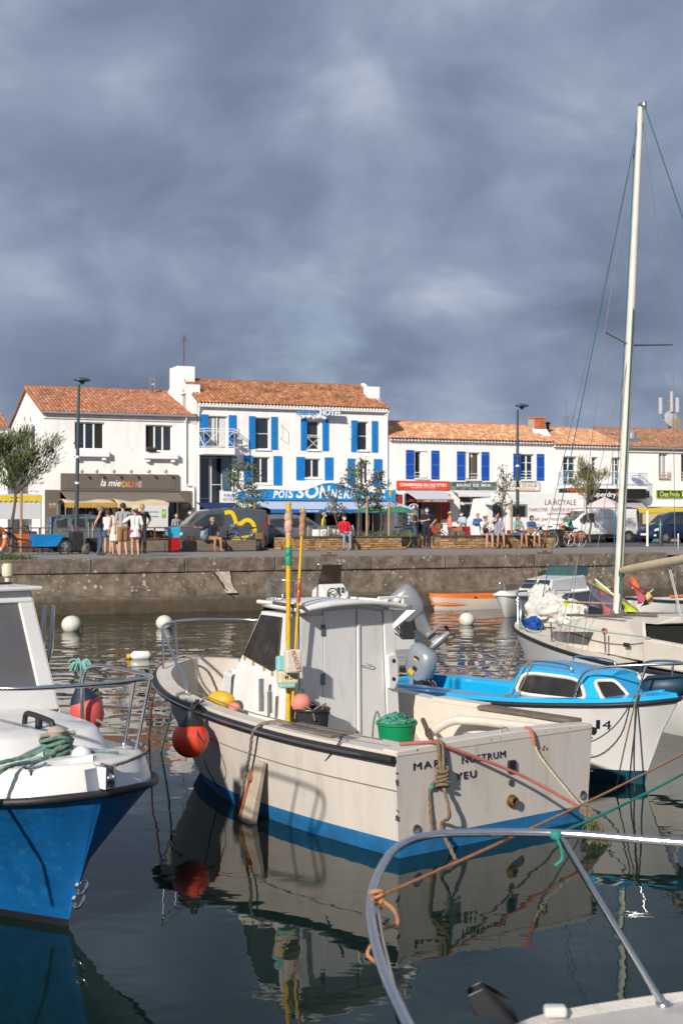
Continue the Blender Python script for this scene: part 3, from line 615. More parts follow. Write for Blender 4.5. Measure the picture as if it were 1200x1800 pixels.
big = [('P', 477, 486, 0.55), ('O', 486.5, 497, 0.58), ('I', 498.5, 502, 0.6), ('S', 503, 513, 0.66), ('S', 517, 533, 0.88), ('O', 533, 557, 1.0), ('N', 557, 577, 0.97), ('N', 578, 589, 0.70), ('E', 590, 599, 0.64), ('R', 600, 611, 0.60), ('I', 612, 616, 0.57), ('E', 617, 625, 0.55)]
for ch, a, c, hh in big: ftext(fo, ch, hx(a), hx(c), zbase + 0.10, zbase + 0.10 + hh * (hz(545, 854) - hz(545, 877)), -0.303, M_white, shear=0.2, bold=0.03)
ftext(fo, 'TEL : 02.51.58.53.88', hx(629), hx(674), hz(650, 877), hz(650, 872), -0.303, M_white, bold=0.02)
ftext(fo, 'VIVIERS', hx(428), hx(455), hz(440, 873), hz(440, 868), -0.303, M_white, shear=0.2, bold=0.02)
M_bstripe = stripes('blue_white_stripes', (0.72, 0.72, 0.70), (0.13, 0.27, 0.55), 0, 0.21, 0.52)
b = MB(); ta, tb_ = -0.05, -2.2; zA = hz(540, 881); zB = tz(560, 895, TF - 2.2)
b.quad((hx(436), ta, zA), (hx(690), ta, zA), (hx(690) + 0.6, tb_, zB), (hx(436) + 0.6, tb_, zB)); aw = b.build('awning', M_bstripe, ht, solid=0.015, label='blue and white striped awning with blue valance')
b = MB(); b.box(hx(436) + 0.6, hx(690) + 0.6, tb_ - 0.02, tb_ + 0.01, zB - 0.21, zB - 0.005); va = b.build('valance', mat('valance_blue', (0.004, 0.12, 0.40), 0.7), aw)
vx = lambda px: ts(px, TF - 2.2) - h0
ftext(va, 'COQUILLAGES', vx(526), vx(560), zB - 0.17, zB - 0.06, tb_ - 0.022, M_white, bold=0.02)
ftext(va, 'POISSONS', vx(574), vx(600), zB - 0.17, zB - 0.06, tb_ - 0.022, M_white, bold=0.02)
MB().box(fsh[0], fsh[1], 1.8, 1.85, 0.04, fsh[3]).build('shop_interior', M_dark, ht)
for px in (494, 560, 632): MB().box(hx(px) - 0.15, hx(px) + 0.15, 0.0, 0.28, 0.04, fsh[3]).build('pillar', mat('pillar_grey', (0.3, 0.29, 0.28), 0.8), ht)
b = MB(); za = tz(375, 894, TF - 1.6); b.quad((hx(345), -0.02, za + 0.35), (hx(412), -0.02, za + 0.35), (hx(412), -1.7, za), (hx(345), -1.7, za)); cb = b.build('terrace_awning', mat('navy_cloth', (0.006, 0.02, 0.10), 0.8), ht, solid=0.02)
b = MB(); b.box(hx(345), hx(412), -1.72, -1.70, za - 0.16, za); b.build('valance', MAT['navy_cloth'], cb)
for a in ((0.06, 0.18), (0.80, 0.9)):                                    # balcony chairs
 b = MB(); xc = xa + (xb - xa) * a[0] + 0.25
 for dx in (-0.2, 0.2):
  for dy in (-0.2, 0.2): b.tube([(xc + dx, -0.6 + dy, zb_), (xc + dx, -0.6 + dy, zb_ + (0.85 if dy > 0 else 0.45))], 0.012, 5)
 b.box(xc - 0.22, xc + 0.22, -0.82, -0.38, zb_ + 0.43, zb_ + 0.46); b.box(xc - 0.2, xc + 0.2, -0.41, -0.39, zb_ + 0.6, zb_ + 0.85); o = b.build('balcony_chair', M_blackp); place(o, (h0, TF, 0)); tag(o, 'dark metal chair at the %s end of the hotel balcony' % ('bakery' if a[0] < 0.5 else 'vertical sign'), 'chair', 'chairs on the hotel balcony')
# low row on the right
a0 = ts(681, TF) + 0.02; a1 = ts(969, TF)
rw = thing('souvenir_shop_house', 'low white house with royal-blue shutters and red cannery shop sign', 'house', (a0, TF, 0), town=True)
AX = a1 - a0
def ax(px, t=TF): return ts(px, t) - a0
ae = 6.02; ary, arz, ad_ = 3.4, 7.22, 7.0
def awin(a, c, t, bt, ref): return (ax(a), ax(c), hz(ref, bt), hz(ref, t))
AW = [awin(729, 752, 793, 841, 740), awin(818, 843, 795, 843, 830), awin(915, 938, 798, 843.5, 925)]
sh1 = (ax(710), ax(790), 0.04, hz(750, 868)); sh2 = (ax(808), ax(850), 0.04, hz(830, 868)); sh3 = (ax(880), ax(962), 0.04, hz(920, 868))
b = MB(); facade(b, 0, AX, 0, ae, AW + [sh1, sh2, sh3], depth=0.25)
g2 = [(0, 0, 0), (0, 0, ae), (0, ary, arz), (0, ad_, ae), (0, ad_, 0)]; b.quad(*g2); b.quad(*[(AX, y, z) for _, y, z in g2]); b.build('wall', M_white_wall, rw)
MB().prism([(0, -0.2, ae + 0.0), (0, ary, arz), (0, ad_, ae), (0, ad_, ae - 0.1), (0, ary, arz - 0.1), (0, -0.2, ae - 0.06)], (AX, 0, 0)).build('roof', M_ridgeC, rw)
tiled_roof(rw, 'roof_tiles', (0, -0.30, ae + 0.03), (AX, -0.30, ae + 0.03), (0, ary, arz + 0.04), (AX, ary, arz + 0.04), M_tileC, w=0.22, l=0.38, seed=21)
ridge_tiles(rw, (0, ary, arz + 0.06), (AX, ary, arz + 0.06), M_ridgeC)
def tile_ends(par, L, ez2):
 b = MB(); n = int(L / 0.22)
 for i in range(n): b.lathe([(0.07, 0), (0.07, 0.2)], (0.11 + i * L / n, -0.06, ez2 - 0.04), 8, RX90)
 return b.build('eaves_tile_ends', M_white, par, 40, kind='stuff')
tile_ends(rw, AX, ae)
for i, (pl, pr, t0, t1, ref) in enumerate((((712.5, 727), (757, 771), 791.5, 842, 740), ((802, 816.5), (845, 858.5), 794, 844, 830), ((901, 914.5), (942, 955), 797.5, 844.5, 925))):
 shut_pair(rw, pl, pr, t0, t1, ref, M_rblue, ax, hz, bm=M_rbluel)
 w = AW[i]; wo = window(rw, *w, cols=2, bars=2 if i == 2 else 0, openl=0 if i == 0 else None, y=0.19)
 b = MB(); 
 for zc in (0.14, 0.34): b.box(w[0], w[1], 0.0, 0.025, w[2] + zc, w[2] + zc + 0.03)
 b.build('window_rail', M_white, wo)
b = MB(); w = AW[0]; b.box((w[0] + w[1]) / 2 - 0.05, w[1] - 0.03, 0.02, 0.05, w[2] + 0.06, w[3] - 0.05); b.build('inner_shutter', M_white, rw)
b = MB(); w = AW[1]; b.box(w[0] + 0.06, w[0] + 0.10, -0.22, 0.15, w[2] + 0.06, w[3] - 0.05); b.build('open_casement', M_white, rw)
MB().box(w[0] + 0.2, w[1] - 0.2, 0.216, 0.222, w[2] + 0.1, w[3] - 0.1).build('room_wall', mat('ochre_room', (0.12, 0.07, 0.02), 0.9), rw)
s1_ = MB().box(ax(696), ax(788.5), -0.10, -0.004, hz(742, 861), hz(742, 845.5)).build('shop_sign', M_redsign, rw, None, 0.01, label='orange-red cannery shop sign')
ftext(s1_, "CONSERVERIE DE L'ILE D'YEU", ax(701), ax(782.5), hz(742, 855), hz(742, 849.5), -0.104, M_white, bold=0.02); ftext(s1_, 'MAISON FONDEE', ax(722), ax(763), hz(742, 858.3), hz(742, 856.6), -0.104, M_white)
M_murk = mat('mottled_sign', (0.09, 0.14, 0.12), 0.5, var=0.8, scale=3, dirt=(0.30, 0.12, 0.2), dirt_amt=0.8, dscale=5)
s2_ = MB().box(ax(791), ax(870), -0.10, -0.004, hz(830, 861.5), hz(830, 847)).build('shop_sign', M_murk, rw, None, 0.01, label='mottled green swimwear shop sign')
ftext(s2_, 'BAINS DE MER', ax(801), ax(860), hz(830, 855.5), hz(830, 850.5), -0.104, M_white, bold=0.01, space=1.25)
s3_ = MB().box(ax(882), ax(947), -0.10, -0.004, hz(914, 863), hz(914, 848)).build('shop_sign', mat('brown_frame', (0.12, 0.07, 0.05), 0.6), rw, None, 0.01, label='cream sign with dark frame'); MB().box(ax(883), ax(946), -0.115, -0.101, hz(914, 862), hz(914, 849)).build('sign_board', mat('cream_board', (0.62, 0.58, 0.5), 0.7), s3_)
ftext(s3_, 'MAROHA', ax(888), ax(941), hz(914, 857), hz(914, 850.5), -0.117, MAT['brown_frame'], shear=0.2, space=1.5); ftext(s3_, 'pret a porter femme & homme', ax(890), ax(938), hz(914, 861), hz(914, 858.5), -0.117, MAT['brown_frame'])
M_bstripe2 = stripes('fine_blue_stripes', (0.70, 0.70, 0.68), (0.16, 0.25, 0.45), 0, 0.16, 0.6)
b = MB(); zA = hz(745, 864); zB = tz(760, 877.5, TF - 1.6); xo = 0.55
b.quad((ax(711), -0.05, zA), (ax(780), -0.05, zA), (ts(797, TF - 1.6) - a0, -1.6, zB), (ts(732, TF - 1.6) - a0, -1.6, zB)); aw = b.build('awning', M_bstripe2, rw, solid=0.015, label='small blue striped awning with brown valance')
b = MB(); b.box(ts(732, TF - 1.6) - a0, ts(797, TF - 1.6) - a0, -1.62, -1.59, zB - 0.18, zB - 0.005); v2 = b.build('valance', mat('brown_valance', (0.20, 0.055, 0.035), 0.8), aw)
for s_, pa, pb in (('CHEZ', 744, 756.5), ('CAROLINE', 760, 785)): ftext(v2, s_, ts(pa, TF - 1.6) - a0, ts(pb, TF - 1.6) - a0, zB - 0.14, zB - 0.04, -1.622, M_white)
b = MB(); zA = hz(830, 862); zB = tz(830, 868, TF - 1.1); b.quad((ax(792), -0.05, zA), (ax(870), -0.05, zA), (ax(872), -1.1, zB), (ax(790), -1.1, zB)); aw = b.build('awning', mat('white_cloth', (0.68, 0.65, 0.66), 0.85), rw, solid=0.015)
b = MB()
for i in range(18):
 xx = ax(790) + (ax(872) - ax(790)) * (i + 0.5) / 18; hw = (ax(872) - ax(790)) / 36
 b.prism([(xx + hw * math.cos(a), -1.11, zB - 0.10 - 0.10 * math.sin(a)) for a in [math.pi * k / 6 for k in range(7)]] + [(xx - hw, -1.11, zB), (xx + hw, -1.11, zB)], (0, 0.012, 0))
b.build('valance', MAT['white_cloth'], aw)
for a, c in ((692.5, 706), (775.5, 790)):
 p = MB().box(ax(a), ax(c), -0.06, -0.004, hz(a, 913 if a > 700 else 895), hz(a, 869)).build('price_board', M_darkred, rw, None, 0.008)
 for i in range(7): z1 = hz(a, 872 + i * (5.5 if a > 700 else 3.2)); MB().box(ax(a) + 0.1, ax(c) - 0.1, -0.064, -0.061, z1 - 0.05, z1 - 0.02).build('print_line', M_redsign, p)
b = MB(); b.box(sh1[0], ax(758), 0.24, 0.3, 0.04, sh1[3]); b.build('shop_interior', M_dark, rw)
b = MB(); 
for px in (711, 733, 742): b.box(ax(px), ax(px) + 0.1, 0.05, 0.2, 0.04, sh1[3])
b.box(ax(711), ax(758), 0.05, 0.2, hz(735, 882), hz(735, 881)); b.build('shop_window', mat('pewter_frame', (0.13, 0.14, 0.15), 0.5), rw)
dr = MB().box(ax(746), ax(775), 0.1, 0.2, 0.04, sh1[3]).build('door', mat('orange_brown_door', (0.32, 0.06, 0.018), 0.55, var=0.1), rw, None, 0.01)
MB().box(ax(749), ax(766), 0.06, 0.098, 0.9, sh1[3] - 0.4).build('door_glass', M_glass, dr); MB().tube([(ax(768), 0.05, 1.0), (ax(768), 0.05, 1.3)], 0.02, 6).build('handle', M_chrome, dr)
MB().box(ax(776), ax(789), 0.1, 0.24, 0.04, sh1[3]).build('shop_pier', M_white_wall, rw)
nl = MB().box(ax(721), ax(732), 0.0, 0.03, hz(726, 880.5), hz(726, 877)).build('neon_sign', mat('red_plastic', (0.6, 0.015, 0.012), 0.4), rw)
ar = MB(); ar.tube([(ax(727) + 0.30 * math.cos(a), 0.03, hz(726, 893) + 0.24 * math.sin(a)) for a in [math.pi * (0.1 + 0.8 * k / 10) for k in range(11)]], 0.03, 6); ar.ell((ax(727), 0.03, hz(726, 892)), (0.08, 0.02, 0.13)); ar.build('window_emblem', M_white, rw)
window(rw, sh2[0], sh2[1], 0.06, hz(830, 885), cols=2, sill=False, y=0.12, fw=0.09, name='shop_window'); window(rw, sh2[0], sh2[1], hz(830, 884), sh2[3], cols=2, sill=False, y=0.12, fw=0.07, name='transom_window')
window(rw, sh3[0], sh3[1], 0.06, sh3[3], cols=3, sill=False, y=0.12, fw=0.09, name='shop_window')
MB().box(ax(890), ax(965), -1.0, 0.0, hz(920, 866) - 0.04, hz(920, 866)).build('shop_canopy', M_white, rw)
# brick chimney with white flashing, flue pipe, aerial
b = MB(); xc = ts(944, TF + 2.0) - a0; zt = tz(944, 736, TF + 2.0); zr = ae + (arz - ae) * (2.0 / ary)
ch = MB(); ch.box(xc - 0.4, xc + 0.4, 1.7, 2.5, zr - 0.2, zt); cho = ch.build('chimney', mat('mortar', (0.42, 0.33, 0.26), 0.95), rw)
rg = random.Random(5); hb = (zt - zr) / 7
for r in range(7):
 for k in range(3):
  x0 = xc - 0.41 + k * 0.275 + (0.0 if r % 2 else 0.0); MB().box(x0 + 0.008, x0 + 0.265, 1.685, 1.72, zr + r * hb + 0.01, zr + (r + 1) * hb - 0.006).build('brick', mat('chimney_brick', (0.46, 0.13, 0.055), 0.9, var=0.35, scale=1.2), cho)
MB().box(xc - 0.46, xc + 0.46, 1.62, 2.56, zt, zt + 0.07).build('chimney_cap', M_ridgeC, cho, None, 0.015)
MB().prism([(xc - 0.6, 1.3, zr - 0.25), (xc + 0.6, 1.3, zr - 0.25), (xc + 0.5, 1.68, zr + 0.25), (xc - 0.5, 1.68, zr + 0.25)], (0, 0.1, 0.05)).build('flashing', M_white, cho)
b = MB(); xf = ts(962, TF + 2.2) - a0; b.lathe([(0.11, 0), (0.11, 0.55), (0.16, 0.56), (0.16, 0.68), (0.02, 0.74)], (xf, 2.2, zr + 0.05), 10); b.build('flue', M_blackp, rw, 40)
def aerial(name, label, px, t, y0, y1, bars, m=None, rot=0.2):
 s = ts(px, t); z0 = tz(px, y0, t); z1 = tz(px, y1, t); o = thing(name, label, 'aerial', (s, t, z0), rot, None, True); hh = z1 - z0
 MB().tube([(0, 0, -0.6), (0, 0, hh)], 0.03, 6).build('mast', m or M_rust, o)
 for (f, L, kind) in bars:
  b = MB(); z = hh * f
  if kind == 'yagi':
   b.tube([(-L / 2, 0, z), (L / 2, 0, z)], 0.014, 5)
   for i in range(9): xx = -L / 2 + L * i / 8; b.tube([(xx, -0.22, z), (xx, 0.22, z)], 0.007, 4)
  elif kind == 'grid':
   for i in range(5): b.tube([(-L / 2, 0, z - 0.3 + i * 0.15), (L / 2, 0, z - 0.3 + i * 0.15)], 0.008, 4)
   for i in range(5): xx = -L / 2 + L * i / 4; b.tube([(xx, 0, z - 0.3), (xx, 0, z + 0.3)], 0.008, 4)
  elif kind == 'box': b.box(-0.1, 0.1, -0.08, 0.08, z - 0.06, z + 0.06)
  else: b.tube([(-L / 2, 0, z), (L / 2, 0, z)], 0.014, 5)
  b.build('antenna_element', M_alu, o)
 return o
aerial('roof_aerial', 'tall rusty television aerial beside the hotel chimney', 323.5, TF + 3.2, 665, 590, [(0.46, 1.2, 'yagi'), (0.93, 0.4, 'grid'), (0.93, 0.2, 'box'), (0.2, 0.1, 'box')])
aerial('roof_aerial', 'short aerial behind the bakery roof near the white chimney', 268, TF + 5.0, 694, 668, [(0.8, 0.35, 'grid'), (0.7, 0.15, 'box')])
aerial('roof_aerial', 'grey aerial with long boom above the brick chimney house', 994.5, TF + 4.0, 752, 704, [(0.44, 1.9, 'yagi'), (0.25, 0.4, 'grid')], M_alu, 0.25)
# balcony house
b0 = a1 + 0.01; b1 = ts(1092, TF)
bh = thing('balcony_house', 'white house with long pale-blue balcony above a black clothes shop sign', 'house', (b0, TF, 0), town=True)
BX = b1 - b0
def bhx(px, t=TF): return ts(px, t) - b0
be = 5.86
BW = [(bhx(989), bhx(1013), hz(1000, 852), hz(1000, 802)), (bhx(1039), bhx(1050), hz(1045, 834), hz(1045, 803)), (bhx(1075), bhx(1090), hz(1082, 853), hz(1082, 804))]
sb = (bhx(975), bhx(1088), 0.04, hz(1030, 880))
b = MB(); facade(b, 0, BX, 0, be, BW + [sb], depth=0.3); g2 = [(0, 0, 0), (0, 0, be), (0, ary, arz - 0.1), (0, ad_, be), (0, ad_, 0)]; b.quad(*g2); b.quad(*[(BX, y, z) for _, y, z in g2]); b.build('wall', M_white_wall, bh)
MB().prism([(0, -0.2, be), (0, ary, arz - 0.1), (0, ad_, be), (0, ad_, be - 0.1), (0, ary, arz - 0.2), (0, -0.2, be - 0.06)], (BX, 0, 0)).build('roof', M_ridgeC, bh)
tiled_roof(bh, 'roof_tiles', (0, -0.30, be + 0.03), (BX, -0.30, be + 0.03), (0, ary, arz - 0.06), (BX, ary, arz - 0.06), M_tileC, w=0.22, l=0.38, seed=33)
ridge_tiles(bh, (0, ary, arz - 0.04), (BX * 0.8, ary, arz - 0.04), M_ridgeC); tile_ends(bh, BX, be)
window(bh, *BW[0], cols=2, bars=3, sill=False, y=0.25); window(bh, *BW[1], cols=1, bars=3, y=0.25); window(bh, *BW[2], cols=2, bars=3, sill=False, y=0.25)
zb_ = hz(1040, 855); M_pblue = mat('pale_blue_paint', (0.22, 0.33, 0.50), 0.5)
bal = MB().box(bhx(979), bhx(1122), -1.0, -0.003, zb_ - 0.16, zb_).build('balcony', M_white_wall, bh, None, 0.02)
b = MB(); x0, x1 = bhx(979) + 0.03, bhx(1122) - 0.03; hr = hz(1040, 833) - zb_ + 0.05
for hh in (0.06, hr): b.beam((x0, -0.96, zb_ + hh), (x1, -0.96, zb_ + hh), 0.03, 0.03); b.beam((x1, -0.96, zb_ + hh), (x1, 0, zb_ + hh), 0.03, 0.03); b.beam((x0, -0.96, zb_ + hh), (x0, 0, zb_ + hh), 0.03, 0.03)
n = int((x1 - x0) / 0.125)
for i in range(n + 1): xx = x0 + (x1 - x0) * i / n; b.tube([(xx, -0.96, zb_), (xx, -0.96, zb_ + hr)], 0.009, 4)
for xx in (x0, x1):
 for i in range(8): b.tube([(xx, -0.12 * i - 0.05, zb_), (xx, -0.12 * i - 0.05, zb_ + hr)], 0.009, 4)
b.build('railing', M_pblue, bal)
fs = MB().box(bhx(981), bhx(1121), -0.9, -0.01, hz(1040, 876.5), zb_ - 0.17).build('shop_fascia', mat('black_sign', (0.012, 0.012, 0.013), 0.45), bh, None, 0.01, label='black shop fascia with white letters')
MB().box(bhx(981) - 0.005, bhx(1014), -0.915, -0.9, hz(995, 869), zb_ - 0.2).build('orange_panel', mat('orange_sign', (0.72, 0.13, 0.015), 0.5), fs)
sx = lambda px: ts(px, TF - 0.9) - b0
for i in range(6): xx = sx(984) + i * (sx(1012) - sx(984)) / 6; MB().box(xx, xx + 0.12, -0.925, -0.916, hz(995, 868), hz(995, 862)).build('pictogram', MAT['black_sign'], fs)
ftext(fs, 'superdry', sx(1038), sx(1082), tz(1065, 876, TF - 0.9), tz(1065, 864.5, TF - 0.9), -0.904, M_white, bold=0.015)
b = MB(); b.lathe([(0.16, 0), (0.16, 0.03)], (sx(1087), -0.904, tz(1087, 869.5, TF - 0.9)), 16, RX90); b.build('round_emblem', MAT['orange_sign'], fs)
ss = MB().box(bhx(1122), bhx(1132), -0.55, -0.45, hz(1126, 875), hz(1126, 863)).build('side_sign', MAT['black_sign'], bh); ftext(ss, 'super', bhx(1123), bhx(1131.5), hz(1126, 868), hz(1126, 864.5), -0.553, M_white); ftext(ss, 'dry', bhx(1123), bhx(1129), hz(1126, 873), hz(1126, 869), -0.553, M_white)
b = MB(); zA = hz(1050, 880); zB = tz(1080, 894, TF - 1.8); b.quad((bhx(1030), -0.05, zA), (bhx(1122), -0.05, zA), (ts(1138, TF - 1.8) - b0, -1.8, zB), (ts(1040, TF - 1.8) - b0, -1.8, zB)); b.build('awning', mat('lavender_cloth', (0.42, 0.41, 0.50), 0.85), bh, solid=0.015)
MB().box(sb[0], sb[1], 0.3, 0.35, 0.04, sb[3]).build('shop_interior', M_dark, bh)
for px in (980, 1010, 1045, 1085): MB().box(bhx(px) - 0.06, bhx(px) + 0.06, 0.1, 0.24, 0.04, sb[3]).build('shopfront_post', M_white, bh)
xs_ = ts(1108, TF + 1.0) - b0; b = MB(); z0 = be + 0.2; b.box(xs_ - 0.5, xs_ + 0.45, 0.5, 1.4, z0 - 0.2, tz(1108, 771, TF + 1)); b.build('vent_housing', mat('slate_paint', (0.16, 0.19, 0.22), 0.5), bh, None, 0.02)
b = MB(); b.lathe([(0.33, 0), (0.33, 0.35), (0.2, 0.5), (0.02, 0.55)], (xs_ - 0.05, 0.9, tz(1108, 771, TF + 1)), 14); b.build('roof_vent', M_zinc, bh, 40)
tb2 = MB(); 
for dx in (-0.3, 0.3): tb2.tube([(dx, 0, 0), (-dx, 0, 0.68)], 0.014, 5)
tb2.lathe([(0.36, 0.68), (0.36, 0.71)], n=14); o = tb2.build('bistro_table', M_pblue); place(o, (b0 + bhx(1108), TF - 0.5, zb_)); tag(o, 'pale-blue folding bistro table on the long balcony', 'table')
c2 = MB(); 
for dx in (-0.2, 0.2): c2.tube([(dx, -0.2, 0), (dx, 0.2, 0.86)], 0.012, 5); c2.tube([(dx, 0.2, 0), (dx, -0.15, 0.46)], 0.012, 5)
c2.box(-0.2, 0.2, -0.2, 0.15, 0.44, 0.47); c2.box(-0.2, 0.2, 0.15, 0.17, 0.62, 0.84); o = c2.build('bistro_chair', M_pblue); place(o, (b0 + bhx(1080), TF - 0.55, zb_), 1.2); tag(o, 'pale-blue folding chair on the long balcony', 'chair')
# restaurant house at the right
c0 = b1 + 0.01; CXW = 12.0
rh = thing('restaurant_house', 'white house with faded shutters above a green restaurant sign', 'house', (c0, TF, 0), town=True)
def cx_(px, t=TF): return ts(px, t) - c0
ce = hz(1120, 787); cry, crz = 3.4, tz(1150, 757, TF + 3.4)
CW = [(cx_(1157), cx_(1172.5), hz(1165, 841), hz(1165, 796)), (cx_(1196), cx_(1212), hz(1200, 842), hz(1200, 797))]
csh = (cx_(1135), cx_(1215), 0.04, hz(1170, 892))
b = MB(); facade(b, 0, CXW, 0, ce, CW + [csh]); g2 = [(0, 0, 0), (0, 0, ce), (0, cry, crz), (0, ad_, ce), (0, ad_, 0)]; b.quad(*g2); b.quad(*[(CXW, y, z) for _, y, z in g2]); b.build('wall', M_white_wall, rh)
MB().box(0, CXW, -0.14, -0.003, ce - 0.28, ce - 0.12).build('cornice', M_white_wall, rh, None, 0.02)
MB().prism([(0, -0.2, ce), (0, cry, crz), (0, ad_, ce), (0, ad_, ce - 0.1), (0, cry, crz - 0.1), (0, -0.2, ce - 0.06)], (CXW, 0, 0)).build('roof', M_ridge, rh)
tiled_roof(rh, 'roof_tiles', (0, -0.28, ce + 0.03), (CXW, -0.28, ce + 0.03), (0, cry, crz + 0.04), (CXW, cry, crz + 0.04), M_tileD, w=0.16, l=0.22, seed=41, mossy=0.2)
gutter(rh, 0, CXW, -0.3, ce - 0.02); ridge_tiles(rh, (0, cry, crz + 0.06), (CXW, cry, crz + 0.06), M_ridge)
M_fade = mat('faded_wood_shutter', (0.33, 0.33, 0.35), 0.8, var=0.2, scale=3, stretch=(14, 1, 0.4))
for w in CW:
 wo = window(rh, *w, cols=2, y=0.14, fw=0.05, glass=M_fade if w is CW[0] else M_glass)
 b = MB(); zr_ = hz(1165, 830)
 for k in range(9): xx = w[0] - 0.1 + (w[1] - w[0] + 0.2) * k / 8; b.tube([(xx, -0.14, w[2] - 0.05), (xx, -0.14, zr_)], 0.014, 5)
 for zc in (w[2], (w[2] + zr_) / 2, zr_): b.box(w[0] - 0.12, w[1] + 0.12, -0.16, -0.12, zc - 0.02, zc + 0.02)
 b.build('window_guard', mat('rusty_cream', (0.45, 0.33, 0.24), 0.8, var=0.4, scale=12), wo)
fs = MB().box(cx_(1151), cx_(1215), -0.14, -0.004, hz(1175, 875.5), hz(1175, 861.5)).build('shop_sign', mat('lime_frame', (0.30, 0.48, 0.04), 0.5), rh, None, 0.01, label='lime and charcoal restaurant sign'); MB().box(cx_(1152), cx_(1214), -0.155, -0.141, hz(1175, 874.5), hz(1175, 862.5)).build('sign_board', mat('charcoal_board', (0.045, 0.045, 0.042), 0.6), fs)
ftext(fs, 'Chez Frédo', cx_(1156), cx_(1191), hz(1175, 873), hz(1175, 864), -0.158, mat('lime_letter', (0.55, 0.72, 0.05), 0.5), bold=0.01); MB().box(cx_(1195), cx_(1204), -0.165, -0.156, hz(1198, 873), hz(1198, 864)).build('sign_square', MAT['lime_letter'], fs)
b = MB(); zA = hz(1170, 878); zB = tz(1170, 891, TF - 0.9); b.box(cx_(1133), cx_(1216), -0.9, -0.005, zB, zB + 0.08); b.build('shop_canopy', M_white, rh)
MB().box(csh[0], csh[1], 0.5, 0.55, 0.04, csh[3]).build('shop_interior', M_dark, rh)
# house behind and the neighbour at the left edge
n1_ = thing('neighbour_house', 'white house end with tile roof beyond the tamarisk, left of the bakery', 'house', (ts(14, TF + 4) - 9, TF + 4, 0), town=True)
b = MB(); nz_ = tz(8, 752, TF + 4); b.box(0, 9, 0, 6, 0, nz_); b.build('wall', M_white_wall, n1_); tiled_roof(n1_, 'roof_tiles', (0, -0.2, nz_), (9.1, -0.2, nz_), (0, 3, nz_ + 1.0), (9.1, 3, nz_ + 1.0), M_tileA, seed=51)
for k in range(3): window(n1_, 6.0 + k * 1.0, 6.6 + k, 3.6, 5.0, y=-0.02, deep=0.06)
aw = MB().box(2, 8.9, -1.3, 0, 2.3, 2.38).build('awning', mat('grey_red_awning', (0.4, 0.3, 0.3), 0.8), n1_)
n2_ = thing('rear_house', 'low tiled house ridge peeping above the pale tile roofs', 'house', (ts(862, TF + 12), TF + 12, 0), town=True)
b = MB(); z2 = tz(878, 752, TF + 12); L2 = ts(895, TF + 12) - ts(862, TF + 12); b.box(0, L2, 0, 5, 0, z2); b.build('wall', M_white_wall, n2_); tiled_roof(n2_, 'roof_tiles', (0, -0.1, z2), (L2, -0.1, z2), (L2 * 0.3, 2, z2 + 0.45), (L2 * 0.75, 2, z2 + 0.45), M_tileD, seed=61)
# mobile-phone antenna behind the last house
tm_ = TF + 5.0; sA = ts(1181, tm_)
an = thing('phone_antenna', 'grey phone antenna mast with round dish behind the right-hand roof', 'antenna', (sA, tm_, 0), town=True)
rel = lambda px: ts(px, tm_) - sA
zd = tz(1178, 737, tm_); MB().box(-0.18 + rel(1184), 0.32 + rel(1184), -0.3, 0.3, 0, tz(1184, 736, tm_)).build('plinth', mat('ochre_render', (0.30, 0.24, 0.17), 0.9), an, None, 0.02)
b = MB(); b.lathe([(0.02, 0.0), (0.40, 0.03), (0.56, 0.10), (0.56, 0.24), (0.4, 0.3), (0.02, 0.32)], (rel(1181), 0.35, zd), 24, Matrix.Rotation(R(80), 3, 'X')); b.build('dish', mat('grey_dish', (0.36, 0.37, 0.38), 0.6), an, 40)
MB().tube([(0.0, 0.4, 2), (0.0, 0.4, tz(1181, 690, tm_))], 0.06, 8).build('mast', M_alu, an)
for px, y0, y1 in ((1160.5, 728, 699), (1180.5, 724, 688), (1190, 725, 699)): MB().box(rel(px) - 0.10, rel(px) + 0.10, -0.05, 0.12, tz(px, y0, tm_), tz(px, y1, tm_)).build('panel_antenna', mat('panel_grey', (0.5, 0.5, 0.5), 0.5), an, 40, 0.02)
b = MB()
for px in (1160.5, 1190):
 for zz_ in (tz(px, 722, tm_), tz(px, 704, tm_)): b.tube([(rel(px), 0.14, zz_), (0.0, 0.4, zz_)], 0.03, 6)
b.tube(spline([(rel(1163), 0.1, tz(1163, 726, tm_)), (rel(1168), 0.1, tz(1168, 734, tm_)), (rel(1176), 0.3, tz(1176, 728, tm_))], 6), 0.025, 5); b.build('bracket', M_alu, an)
# boats
def catmull_rows(rows, n):
 cols = list(zip(*rows)); return list(zip(*[spline(c, n) for c in cols]))
def hull(par, rows, mats, midx, n=5, transom=True, name='hull', smooth=35):
 rr = catmull_rows(rows, n); k = len(rows[0]); b = MB()
 for sg in (1, -1):
  for j in range(k - 1):
   b.cur = midx[j]
   vs = [V((p[jj].x, p[jj].y * sg, p[jj].z)) for p in rr for jj in (j, j + 1)]
   b.add(vs, [(2 * i, 2 * i + 1, 2 * i + 3, 2 * i + 2) for i in range(len(rr) - 1)])
 if transom:
  r0 = rr[0]
  for j in range(k - 1):
   b.cur = midx[j]; p, q2 = r0[j], r0[j + 1]; b.quad(p, q2, (q2.x, -q2.y, q2.z), (p.x, -p.y, p.z))
 o = b.build(name, mats, par)
 bm = bmesh.new(); bm.from_mesh(o.data); bmesh.ops.remove_doubles(bm, verts=bm.verts, dist=0.0008); bmesh.ops.recalc_face_normals(bm, faces=bm.faces); bm.to_mesh(o.data); bm.free()
 o.data.shade_smooth(); o.data.set_sharp_from_angle(angle=R(smooth)); return o, [r[-1] for r in rr]
